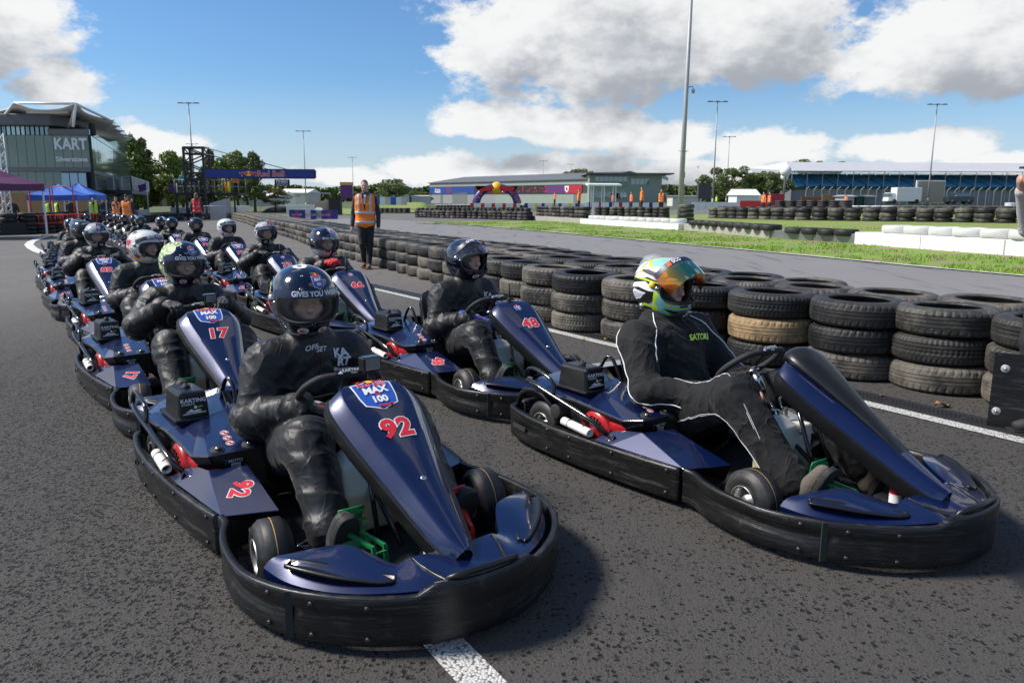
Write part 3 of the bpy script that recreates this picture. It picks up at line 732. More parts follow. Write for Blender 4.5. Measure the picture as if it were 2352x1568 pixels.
    #  right arm facets
    def arm(sg):
        m = lambda x, y, z: Vector((x, y*(1 if sg < 0 else -1), z))
        a = m(.70, -.455, .318); b = m(.70, -.25, .322); c = m(.32, -.375, .372); d = m(.28, -.215, .392); e = m(.08, -.425, .372); f = m(.02, -.20, .405); g = m(.60, -.490, .300); h = m(.28, -.500, .330); i = m(.02, -.530, .338)
        j = m(-.12, -.43, .365); kk = m(-.13, -.18, .392); l = m(-.13, -.52, .318)
        q = m(.52, -.36, .350)
        fs = [(a, b, d, c), (c, d, f, e), (g, a, c, h), (h, c, e, i), (e, f, kk, j), (i, e, j, l)]
        for F in fs: top.add(list(F), [(0, 1, 2, 3) if sg < 0 else (3, 2, 1, 0)], smooth=False)
        rim = [b, a, g, h, i, l]; low = [Vector((p.x*.97+.01, p.y*.95, p.z-.045)) for p in rim]
        for u in range(len(rim)-1): sk.add([rim[u], rim[u+1], low[u+1], low[u]], [(0, 1, 2, 3) if sg > 0 else (3, 2, 1, 0)], smooth=False)
        inner = [b, d, f, kk]; lo = [p-Vector((0, 0, .14)) for p in inner]
        for u in range(3): sk.add([inner[u], inner[u+1], lo[u+1], lo[u]], [(0, 1, 2, 3) if sg < 0 else (3, 2, 1, 0)], smooth=False)
        # front black block with the hour meter window
        sk.add([b, a, low[1], low[0]+Vector((0, 0, -.05)), b-Vector((0, 0, .14))], [(0, 1, 2, 3, 4) if sg > 0 else (4, 3, 2, 1, 0)], smooth=False)
        # wheel arch
        if True:
            arch = [m(-.20, -.50, .20), m(-.16, -.51, .27), m(-.08, -.515, .315), m(.02, -.52, .325), m(.09, -.515, .29), m(.135, -.505, .235), m(.15, -.50, .17)]
            sk.tube(spl(arch, 3), .014, 8)
    arm(-1); arm(1)
    top.add([(.02, -.20, .405), (.02, .20, .405), (-.13, .18, .392), (-.13, -.18, .392)], [(0, 1, 2, 3)], smooth=False)
    sk.add([(-.13, -.52, .318), (-.13, -.18, .39), (-.13, .18, .39), (-.13, .52, .318), (-.15, .50, .25), (-.15, -.50, .25)], [(0, 1, 2, 3, 4, 5)], smooth=False)
    o = top.build('engine_cover', 'blue', k); s_ = o.modifiers.new('thick', 'SOLIDIFY'); s_.thickness = .006; s_.offset = -1; b_ = o.modifiers.new('bevel', 'BEVEL'); b_.width = .005; b_.segments = 2; b_.limit_method = 'ANGLE'; b_.angle_limit = R(10)
    o = sk.build('cover_skirt', 'black_plastic', k); b_ = o.modifiers.new('s', 'SOLIDIFY'); b_.thickness = .008; b_.offset = -1
    # stickers and cap bolts on the cover
    fm = planemap((.64, -.36, .333), (.0, 1, 0.02), (-.92, 0, .37))
    d = Decal()
    for i in range(3):
        c = (.005, .005+i*.036); d.disc(c, .0165, 'white_print', 1, 18); d.disc(c, .015, 'red_print', 2, 18); d.disc(c, .0115, 'white_print', 3, 18); d.poly([(c[0]-.011, c[1]+.005), (c[0]-.008, c[1]+.009), (c[0]+.011, c[1]-.005), (c[0]+.008, c[1]-.009)], 'red_print', 5); d.poly([(c[0]-.003, c[1]-.008), (c[0]+.003, c[1]-.008), (c[0]+.002, c[1]+.007), (c[0]-.003, c[1]+.007)], 'black_print', 4)
    d.bake('warning_stickers', fm, k, .0006)
    for yy in (-.415, -.295):
        mb = MB(); mb.smooth = True; mb.lathe([(0, .010), (.009, .010), (.011, .006), (.012, .004), (.024, .004), (.027, .002), (.027, -.004)], 16); ob = mb.build('cover_clip', 'matt_black', k, (.672, yy, .327), (0, R(22), 0))
        mb = MB(); mb.smooth = True; mb.lathe([(0, .013), (.007, .012), (.008, .009)], 10); mb.build('cover_screw', 'steel', k, (.672, yy, .3275), (0, R(22), 0))
    mb = MB(); mb.box((.704, -.36, .262), (.012, .085, .06)); mb.build('meter_housing', 'gloss_black', k, bevel=.004)
    d = Decal(); d.text('MOTO', .018, 'silver_print', (0, .019), .01); d.text('TIMER', .016, 'silver_print', (0, -.022), .01); d.poly([(-.018, -.010), (.018, -.010), (.018, .010), (-.018, .010)], 'reflective', 1); d.text('0023', .014, 'black_print', (0, 0), .01, layer=2)
    d.bake('meter_print', planemap((.7105, -.36, .264), (0, 1, 0), (0, 0, 1)), k)
    # air box with knob and label
    t = MB(); t.box((.195, -.395, .425), (.225, .125, .125), taper=.88); ob = t.build('air_box', 'black_plastic', k, bevel=.016)
    t = MB(); t.box((.195, -.395, .370), (.26, .16, .014)); t.build('air_box_base', 'black_plastic', k, bevel=.005)
    t = MB(); t.smooth = True; t.lathe([(0, .022), (.008, .02), (.008, .010), (.018, .008), (.018, 0)], 12); t.box((0, 0, .012), (.05, .012, .008)); t.build('wing_nut', 'matt_black', k, (.195, -.395, .487))
    d = Decal(); w = .108; d.poly([(-.05, -.038), (.05, -.038), (.05, .040), (-.05, .040)], 'black_print', 0)
    d.text('KARTING', .0235, 'white_print', (0, .026), .03); d.text('EVENTS', .0125, 'white_print', (-.022, .010), .02, spacing=1.2)
    for q in ([(-.045, -.030), (.045, -.026), (.045, -.030), (-.045, -.034)], [(-.03, -.024), (-.012, -.01), (.0, -.018), (.02, -.014), (.03, -.022), (.01, -.026)], [(-.002, -.008), (.004, .004), (.012, .0), (.010, -.012)]): d.poly(q, 'white_print', 1)
    for c in ((-.026, -.025), (.022, -.021)): d.disc(c, .006, 'white_print', 2, 12); d.disc(c, .003, 'black_print', 3, 10)
    d.poly([(.012, -.008), (.034, -.004), (.034, .002), (.012, -.002)], 'green_print', 1)
    d.bake('air_box_label', planemap((.302, -.395, .424), (0, 1, 0), (-.11, 0, 1)), k, .0008)
    # engine: red recoil cowl with slots, block, tubes
    mb = MB(); mb.smooth = True
    mb.lathe([(0, -.012), (.02, -.012), (.03, -.004), (.075, -.004), (.098, .006), (.104, .02), (.105, .06), (.10, .10)], 30, axis='Y'); xf(mb, Matrix.Rotation(PI, 4, 'Z')); xf(mb, Matrix.Rotation(PI, 4, 'Z')); xf(mb, Matrix.Translation((.42, -.505, .205))@Matrix.Scale(-1, 4, (0, 1, 0))); mb.f = [f[::-1] for f in mb.f]
    mb.box((.47, -.40, .24), (.20, .16, .10), taper=.8); mb.lathe([(.055, -.06), (.062, -.03), (.062, .04), (.05, .06)], 20, c=(.545, -.425, .25), axis='X')
    eng = mb.build('engine_cowl', 'engine_red', k, bevel=.006)
    mb = MB()
    for i in range(22):
        a = 2*PI*i/22; q = Matrix.Translation((.42, -.5105, .205))@Matrix.Rotation(a, 4, 'Y'); i0 = len(mb.v); mb.box((.062, 0, 0), (.034, .006, .0075)); xf(mb, q, i0)
    s = mb.build('cowl_slots', 'grate_hole', k); tag(s, kind='stuff')
    mb = MB(); mb.box((.28, -.36, .20), (.34, .22, .16)); mb.box((.12, -.40, .27), (.12, .12, .12)); mb.lathe([(0, -.06), (.04, -.06), (.04, .06), (0, .06)], 14, c=(.16, -.47, .25), axis='Y')
    tag(mb.build('engine_block', 'matt_black', k, bevel=.008), kind='stuff')
    mb = MB(); mb.box((.28, .36, .20), (.30, .22, .14)); mb.build('battery_box', 'matt_black', k, bevel=.008)
    # guard tubes
    mb = MB(); mb.smooth = True
    mb.tube(spl([(-.08, -.50, .372), (-.05, -.545, .385), (.05, -.56, .375), (.25, -.553, .325), (.42, -.548, .285), (.50, -.535, .25), (.52, -.50, .20), (.50, -.47, .14)], 6), .0115, 10)
    mb.tube(spl([(-.06, -.55, .382), (-.045, -.548, .43), (.0, -.545, .452), (.12, -.545, .430), (.17, -.547, .40), (.18, -.553, .35)], 6), .0095, 10)
    mb.build('engine_guard', 'gloss_black', k)
    mb = MB(); mb.smooth = True; mb.lathe([(.006, 0)]+[(.0215-.0012*(i % 2), .005+i*.0048) for i in range(44)]+[(.017, .218), (.015, .18)], 18, axis='X'); mb.build('white_hose', 'tube_white', k, (.235, -.535, .222), (0, R(3), R(-1)))
    mb = MB()
    for x in (.29, .40): mb.tube([(x, -.535+.0235*math.cos(a), .2185+.0235*math.sin(a)) for a in [2*PI*i/12 for i in range(12)]], .0028, 5, closed=True)
    tag(mb.build('cable_tie', 'black_print', k), kind='stuff')
    # chassis rails, floor tray, axle, steering gear
    mb = MB(); mb.smooth = True
    for sg in (-1, 1):
        mb.tube(spl([(-.22, sg*.30, .075), (.2, sg*.30, .06), (.8, sg*.34, .05), (1.2, sg*.26, .05), (1.5, sg*.24, .055), (1.72, sg*.2, .07)], 5), .014, 8)
        mb.tube([(1.3, sg*.22, .10), (1.3, sg*.36, .125)], .012, 8); mb.tube([(1.05, sg*.06, .085), (1.24, sg*.33, .10)], .008, 8)
        mb.tube([(.35, sg*.30, .06), (.45, sg*.50, .10), (.95, sg*.49, .10), (1.0, sg*.3, .06)], .011, 8)
    mb.tube([(0, -.36, .135), (0, .36, .135)], .020, 12); mb.tube([(1.72, -.2, .07), (1.72, .2, .07)], .014, 8); mb.tube([(.6, -.33, .055), (.6, .33, .055)], .014, 8)
    mb.build('chassis', 'gloss_black', k)
    mb = MB(); mb.prism([(.55, -.30), (1.2, -.25), (1.72, -.20), (1.72, .20), (1.2, .25), (.55, .30)], .030, .036)
    for i in range(9): mb.box((.98+.028*i, -.16, .038), (.010, .17, .005)); mb.box((.98+.028*i, .16, .038), (.010, .17, .005))
    mb.build('floor_tray', 'matt_black', k)
    mb = MB(); mb.smooth = True; mb.lathe([(0, .055), (.034, .055), (.036, .05), (.036, 0)], 20, c=(1.60, -.06, .06)); mb.lathe([(0, .06), (.02, .06), (.02, 0)], 12, c=(1.60, .03, .06)); mb.box((1.58, .08, .09), (.09, .07, .06)); mb.build('brake_reservoir', 'matt_black', k)
    mb = MB(); mb.smooth = True; mb.lathe([(0, .09), (.022, .09), (.024, .08), (.024, 0), (0, 0)], 16, c=(1.66, -.02, .12)); mb.box((1.69, .05, .12), (.07, .03, .05)); mb.build('brake_cylinder', 'pedal_red', k)
    mb = MB(); mb.lathe([(.0246, .02), (.0246, .062)], 16, c=(1.66, -.02, .12)); mb.build('cylinder_band', 'white_print', k)
    # wheels
    def wheel(x, y, rad, w, steer, front):
        wh = empty('wheel', (x, y, rad), 0, k); wh.rotation_euler = (0, 0, steer)
        c = w/2; sh = .022
        pr = [(rad*.50, -c+.006), (rad*.56, -c+.001), (rad*.74, -c-.002), (rad*.90, -c+.010), (rad*.965, -c+.022), (rad*.99, -c*.6), (rad, 0), (rad*.99, c*.6), (rad*.965, c-.022), (rad*.90, c-.010), (rad*.74, c+.002), (rad*.56, c-.001), (rad*.50, c-.006)]
        mb = MB(); mb.smooth = True; mb.lathe(pr, 44, axis='Y'); mb.build('tyre', 'slick', wh)
        mb = MB(); mb.smooth = True
        mb.lathe([(rad*.50, -c+.004), (rad*.52, -c-.002), (rad*.47, -c+.002), (rad*.44, -c+.03), (rad*.40, -c*.3), (rad*.40, c*.3), (rad*.44, c-.03), (rad*.47, c-.002), (rad*.52, c+.002), (rad*.50, c-.004)], 32, axis='Y')
        mb.lathe([(rad*.40, -c*.35), (rad*.22, -c*.25), (rad*.18, -c*.7), (0, -c*.7)], 24, axis='Y'); mb.lathe([(rad*.40, c*.35), (rad*.22, c*.25), (rad*.18, c*.7), (0, c*.7)], 24, axis='Y'); mb.build('rim', 'alu', wh)
        mb = MB(); mb.smooth = True; mb.lathe([(rad*1.0012, -.0012), (rad*1.0016, .0), (rad*1.0012, .0012)], 44, axis='Y'); ob = mb.build('mould_line', 'lamp_yellow_strap', wh) if front else None
        return wh
    for sg in (-1, 1): wheel(0.02, sg*.475, .138, .165, 0, False); wheel(1.30, sg*.43, .127, .118, R(-8), True)
    d = Decal(); d.text('10x4.50-5', .020, 'rubber_dusty', (0, 0), .02)
    d.bake('tyre_print', lambda u, v, l: Vector((1.30, -.43, .127))+Matrix.Rotation(R(-8), 3, 'Z')@Vector(((.098+v)*math.cos(PI*.62-u/.098), -.0605-l, (.098+v)*math.sin(PI*.62-u/.098))), k)
    # fuel tank between the knees
    v, f = surfnet(lambda P: smin(np.maximum(np.maximum(np.abs(P[..., 0]-1.11)-.055, np.abs(P[..., 1])-.095), np.abs(P[..., 2]-.20)-.115)-.02, ell(P, (1.11, -.05, .335), (.06, .055, .05)), .05)+0*P[..., 0], (.98, -.16, .03), (1.24, .16, .42), .011)
    link('fuel_tank', npmesh('fuel_tank', v, f, 'fuel'), k)
    mb = MB(); mb.smooth = True; mb.lathe([(0, .03), (.018, .03), (.022, .024), (.022, 0)], 14, c=(1.10, -.05, .372)); mb.tube(spl([(1.09, .03, .36), (1.06, .03, .43), (1.10, .05, .46), (1.16, .04, .42), (1.2, 0, .3)], 5), .006, 7); mb.lathe([(.012, .06), (.014, .05), (.014, 0)], 12, c=(1.09, .03, .34)); mb.build('tank_fittings', 'steel', k)
    # fairing supports and steering column
    mb = MB(); mb.smooth = True; mb.tube([(.955, 0, .50), (1.16, 0, .26), (1.42, 0, .09)], .0105, 10); mb.tube([(1.17, -.03, .50), (1.36, -.06, .08)], .010, 9); mb.tube([(1.17, .05, .50), (1.36, .08, .08)], .010, 9); mb.tube([(1.62, 0, .10), (1.76, 0, .25)], .010, 8); mb.build('steering_column', 'gloss_black', k)
    mb = MB(); mb.smooth = True; mb.tube([(.925, 0, .535), (.99, 0, .46)], [.021, .021], 14); mb.tube([(.928, 0, .532), (.922, 0, .540)], [.032, .032], 18); mb.build('steering_hub', 'steel', k)
    sw = empty('steering_wheel', (.905, 0, .562), 0, k); sw.rotation_euler = (0, R(-40.5), 0)   # local x up the wheel, z the column axis towards the driver
    a_ = []
    for i in range(40):
        a = 2*PI*i/40; r = .155; x, y_ = r*math.cos(a), r*1.06*math.sin(a)
        if x > .112: x = .112+(x-.112)*.25
        if x < -.125: x = -.125+(x+.125)*.3
        a_.append((x, y_, .006*abs(y_)/.15))
    mb = MB(); mb.smooth = True; mb.tube(a_, .0145, 12, closed=True); mb.build('wheel_rim', 'grip', sw)
    mb = MB()
    for e in ((.115, 0), (-.06, .145), (-.06, -.145)):
        mb.bar((e[0]*.15, e[1]*.15, -.012), (e[0]*.96, e[1]*.94, .0), .030, .005)
    mb.box((.121, 0, .008), (.036, .11, .020)); mb.build('wheel_spokes', 'black_plastic', sw, bevel=.002)
    d = Decal(); d.text('KARTING', .019, 'white_print', (.012, .003), .02); d.text('EVENTS', .0075, 'white_print', (.018, -.010), .01); d.poly([(-.05, -.008), (-.034, .006), (-.03, -.006), (-.028, -.010)], 'white_print', 1)
    d.bake('wheel_print', planemap((.124, 0, .0185), (0, 1, 0), (-.0, 0, 1)) if False else (lambda u, v, l: Vector((.1405+l-.0, u, .008+v*1.0))), sw)
    # pedals
    for sg, mt in ((-1, 'pedal_green'), (1, 'pedal_red')):
        mb = MB(); yb = sg*.20; x0 = 1.455 if sg < 0 else 1.50
        # curved slotted plate
        rings = []
        for i in range(7):
            t = i/6; rings.append([(x0+.022-.03*math.sin(t*PI)*1.0-.05*t, yb+sg*w, .150+.135*t) for w in (-.052+.012*math.sin(t*3), -.02, .02, .052)])
        mb.loft(rings, caps=False, smooth=True, open_ring=True)
        for i in range(4): mb.bar((x0-.005-.006*i, yb-.045, .192+.026*i), (x0-.002-.006*i, yb+.045, .189+.026*i), .006, .010)
        for dy in (-.022, .022):
            mb.bar((x0+.015, yb+dy-.012, .21), (x0+.11, yb-sg*.03+dy, .185), .014, .010); mb.bar((x0+.11, yb-sg*.03+dy, .185), (x0+.135, yb-sg*.03+dy, .075), .016, .010)
        for z in (.11, .14, .17): mb.bar((x0+.122, yb-sg*.03-.02, z), (x0+.122, yb-sg*.03+.02, z), .008)
        mb.tube([(x0+.135, yb-sg*.03-.055, .075), (x0+.135, yb-sg*.03+.055, .075)], .013, 10)
        o = mb.build('pedal', mt, k); s_ = o.modifiers.new('s', 'SOLIDIFY'); s_.thickness = .004
    # seat and its stays
    def seatf(P):
        q = P-np.array((.42, 0, 0)); body = smin(cap(P, (.62, 0, .20), (.36, 0, .20), .17, .17, (1, 1.05, .85)), cap(P, (.36, 0, .20), (.24, 0, .52), .17, .155, (.85, 1.15, 1)), .06)
        cut = smin(cap(P, (.72, 0, .25), (.40, 0, .235), .17, .165, (1, 1.05, .85)), cap(P, (.40, 0, .235), (.285, 0, .62), .165, .155, (.85, 1.15, 1)), .06)
        return np.maximum(np.maximum(body, -cut), .02-P[..., 2]+0*q[..., 0])
    v, f = surfnet(seatf, (.02, -.25, .01), (.86, .25, .74), .014); link('seat', npmesh('seat', v, f, 'black_plastic'), k)
    mb = MB(); mb.smooth = True
    for sg in (-1, 1): mb.tube(spl([(.02, sg*.24, .14), (.14, sg*.235, .44), (.20, sg*.215, .50), (.32, sg*.22, .34), (.5, sg*.235, .12)], 5), .0095, 9); mb.bar((.16, sg*.228, .44), (.30, sg*.232, .34), .03, .006)
    mb.build('seat_stay', 'gloss_black', k)
    return k
def kw(x):
    X_, Y_ = (-.3, 0, 1.0, 1.3, 1.45, 1.7, 2.0), (1.10, 1.10, 1.0, .965, .955, .91, .88); return float(np.interp(x, X_, Y_))
def warp(o):
    for v in o.data.vertices: v.co.y *= kw(v.co.x+o.location.x)
    o.location.y *= kw(o.location.x)
def make_fairing(k, hood=False):
    mb = MB(); sk = MB(); rings = []; rs = []
    for i, (x, z, w) in enumerate(FS):
        a, b = FS[max(0, i-1)], FS[min(len(FS)-1, i+1)]; d = Vector((b[0]-a[0], 0, b[1]-a[1])).normalized(); n = Vector((-d.z, 0, d.x)); n = n if n.z > 0 else -n
        if i < 3: n = Vector((d.z, 0, -d.x)) if False else n
        t = i/(len(FS)-1); c = Vector((x, 0, z)); Y = Vector((0, 1, 0)); ch = .022+.036*math.sin(PI*min(1, t*1.05)); dr = .034+.012*math.sin(PI*t)
        L = [(-w-ch*.95, -dr-.004), (-w-ch*.9, -dr), (-w-.004, -.006), (-w+.004, -.001), (-w*.5, .004), (0, .006), (w*.5, .004), (w-.004, -.001), (w+.004, -.006), (w+ch*.9, -dr), (w+ch*.95, -dr-.004)]
        rings.append([c+Y*u+n*v for u, v in L])
        e = w+ch; rs.append([c+Y*u+n*v for u, v in [(-e+.008, -dr+.004), (-e-.003, -dr), (-e-.005, -dr-.03), (-e+.006, -dr-.062), (-e+.02, -dr-.060), (-e+.02, -dr-.02), (0, -.03), (e-.02, -dr-.02), (e-.02, -dr-.060), (e-.006, -dr-.062), (e+.005, -dr-.03), (e+.003, -dr), (e-.008, -dr+.004), (0, -.010)]])
    mb.loft(rings, caps=False, smooth=True, open_ring=True); mb.f = [f[::-1] for f in mb.f]
    o = mb.build('fairing_panel', 'blue', k); m_ = o.modifiers.new('e', 'EDGE_SPLIT'); m_.split_angle = R(26)
    sk.loft(rs, caps=True, smooth=True); o2 = sk.build('fairing_shell', 'black_plastic', k); m_ = o2.modifiers.new('e', 'EDGE_SPLIT'); m_.split_angle = R(38)
    for s0 in (.52,):
        p, d, w = fair_pt(s0); n = Vector((-d.z, 0, d.x)); q = n if n.z > 0 else -n
        b = MB(); b.smooth = True; b.lathe([(0, .006), (.006, .006), (.010, .003), (.011, 0)], 12); b.build('fairing_bolt', 'steel', k, p+q*.006, q.to_track_quat('Z', 'Y').to_euler())
    if hood:   # dark hump fixed over the upper half
        b = MB(); rr = []
        for i, (x, z, w) in enumerate(FS[:34]):
            t = i/33; a, c2 = FS[max(0, i-1)], FS[i+1]; d = Vector((c2[0]-a[0], 0, c2[1]-a[1])).normalized(); n = Vector((-d.z, 0, d.x)); n = n if n.z > 0 else -n
            hh = .050*math.sin(PI*min(1, (1-t)*.72+.0))**.8; ww = w*(1-.55*t)+.004
            rr.append([Vector((x, 0, z))+Vector((0, 1, 0))*ww*math.sin(a2)+n*(hh*math.cos(a2)+.003) for a2 in [(-PI/2+PI*j/10) for j in range(11)]])
        b.loft(rr, caps=True, smooth=True); b.build('fairing_hood', 'black_plastic', k)
    else:
        c = MB(); p, d, w = fair_pt(.06); c.tube([p+Vector((0, 0, -.01)), p+Vector((-.01, 0, .075))], .006, 8); c.box(p+Vector((-.002, 0, .02)), (.03, .022, .014)); c.build('fairing_post', 'matt_black', k) if False else None
def number_plate(k, num, big=True):
    d = Decal(); d.text(num, .114, 'red_print', (0, 0), .042, .12, 0, 1, outline='white_print', ow=.034)
    d.bake('number', lambda u, v, l: fair_map(u, v, l, .290), k, .001, .03)
    d = Decal(); d.text(num, .100, 'red_print', (0, 0), .04, .06, 0, 1, outline='white_print', ow=.034)
    P1 = Vector((.925, -.412, .2262)); nd = (Vector((1.005, -.515, .182))-Vector((.70, -.462, .262))).cross(Vector((.76, -.33, .272))-Vector((.70, -.462, .262))).normalized()
    if nd.z < 0: nd = -nd
    ux = Vector((0, 0, 0)); ux = Vector((-.02, .95, .0)); ux = (ux-nd*ux.dot(nd)).normalized()
    # read from the outside, top of the digits towards the tail
    P0 = Vector((.89, -.405, 0)); P0.z = .262-(nd.x*(P0.x-.70)+nd.y*(P0.y+.462))/nd.z
    upv = nd.cross(ux)
    ux2 = Vector((.83, -.56, 0)); ux2 = (ux2-nd*ux2.dot(nd)).normalized(); up2 = nd.cross(ux2)
    warp(d.bake('side_number', planemap(P0, ux2, up2), k, .0012, .05))
    P0m = Vector((P0.x, -P0.y, P0.z)); nm = Vector((nd.x, -nd.y, nd.z)); ux3 = Vector((-.83, -.56, 0)); ux3 = (ux3-nm*ux3.dot(nm)).normalized(); up3 = nm.cross(ux3)
    warp(d.bake('side_number', planemap(P0m, ux3, up3), k, .0012, .05))
def kart_badge(k, small=False):
    s = .048 if small else .150
    badge(s).bake('badge', lambda u, v, l: fair_map(u, v, l, .108 if not small else .13), k, .0008, .02)
def steering_cam(k):
    c = empty('action_camera', (1.10, .045, .700), R(4), k)
    b = MB(); b.box((0, 0, 0), (.045, .078, .058)); b.build('camera_body', 'gloss_black', c, bevel=.006)
    b = MB(); b.box((.0235, 0, .0), (.003, .062, .044)); b.build('camera_screen', 'glass_dark', c)
    b = MB(); b.box((0, 0, -.036), (.016, .02, .018)); b.box((.01, 0, -.052), (.04, .016, .012)); b.build('camera_mount', 'matt_black', c)
def fairing_post(k):
    b = MB(); b.smooth = True; b.tube([(1.165, 0, .635), (1.155, 0, .76)], [.007, .0065], 10); b.box((1.168, 0, .66), (.03, .03, .016)); b.tube([(1.17, -.03, .655), (1.17, .03, .655)], .006, 8); b.build('fairing_post', 'matt_black', k)
# ---------------------------------------------------------------- helmets and heads (X forward)
HA, HB, HC = .168, .134, .152
def hsurf(th, ph, l=0):
    """helmet shell point: th azimuth from the front towards the left, ph elevation"""
    c, s = math.cos(ph), math.sin(ph); x = c*math.cos(th); y = c*math.sin(th); z = s
    p = 2.35; r = (abs(x)**p+abs(y)**p+abs(z)**p)**(-1/p); x, y, z = x*r, y*r, z*r
    X, Y, Z = x*(HA+l), y*(HB+l), z*(HC+l)
    if z < 0:
        fr = max(0, x); lo = sstep(-z*1.5)
        X += .020*fr*fr*lo; Y *= 1-.13*lo; X *= 1-.06*lo*(x < 0)
        Z = max(Z, -.140-.012*max(0, x)+l*0)
    if x < 0 and z > 0: X *= .97
    return Vector((X, Y, Z))
def shell_mesh(name, mat, port=True):
    nt, npn = 112, 64; V = []; idx = {}
    for j in range(npn+1):
        ph = -R(66)+(PI/2+R(66))*j/npn
        for i in range(nt): V.append(tuple(hsurf(2*PI*i/nt-PI, ph)))
    F = []
    def inport(i, j):
        th = 2*PI*(i+.5)/nt-PI; ph = -R(66)+(PI/2+R(66))*(j+.5)/npn
        return port and (abs(th/R(64))**3.4+abs((ph-PORTC)/PORTH)**3.4) < 1
    for j in range(npn):
        for i in range(nt):
            if inport(i, j): continue
            a = j*nt+i; b = j*nt+(i+1) % nt; F.append((a, b, b+nt, a+nt))
    me = npmesh(name, V, F, mat); return me
PORTC, PORTH = R(-3), R(23)
def face_head():
    def fn(P):
        d = ell(P, (-.012, 0, .02), (.098, .076, .118)); d = smin(d, ell(P, (.028, 0, -.055), (.058, .050, .060)), .04)
        d = smin(d, cap(P, (.082, 0, .012), (.106, 0, -.022), .008, .013), .016); d = smin(d, cap(P, (.076, -.035, .028), (.076, .035, .028), .012, .012), .018)
        for s in (-1, 1):
            d = -smin(-d, ell(P, (.094, s*.032, .008), (.016, .018, .011)), .012); d = smin(d, ell(P, (.060, s*.045, -.02), (.022, .018, .018)), .02)
            d = smin(d, ell(P, (-.008, s*.078, .0), (.018, .008, .03)), .006)
            d = smin(d, ell(P, (.079, s*.032, .0085), (.0115, .0135, .0105)), .004)
        d = smin(d, cap(P, (.083, -.016, -.055), (.083, .016, -.055), .007, .007), .008)
        return smin(d, cap(P, (-.02, 0, -.06), (-.03, 0, -.16), .052, .058), .03)
    v, f = surfnet(fn, (-.12, -.1, -.16), (.13, .1, .15), .0042); return npmesh('head', v, f, 'skin')
HEAD = face_head()
def eyes(par):
    for s in (-1, 1):
        b = MB(); b.smooth = True; b.lathe([(.0125*math.sin(PI*i/8), .0125*math.cos(PI*i/8)) for i in range(9)], 12, axis='X'); b.build('eye', 'eye_white', par, (.0795, s*.032, .0085))
        b = MB(); b.smooth = True; b.lathe([(0, .0135), (.0062, .0118)], 12, axis='X'); b.build('iris', 'eye_dark', par, (.0795, s*.032, .0085))
        b = MB(); b.tube([(.0885, s*.018, .026), (.0925, s*.032, .0295), (.084, s*.048, .026)], .0028, 6); b.build('eyebrow', 'hair_brown', par)
    b = MB(); b.smooth = True; b.tube([(.084, -.020, -.052), (.0915, 0, -.050), (.084, .020, -.052)], .0034, 6); b.tube([(.084, -.019, -.058), (.0915, 0, -.0595), (.084, .019, -.058)], .004, 6); b.build('lips', 'lips', par)
SH_CACHE = {}
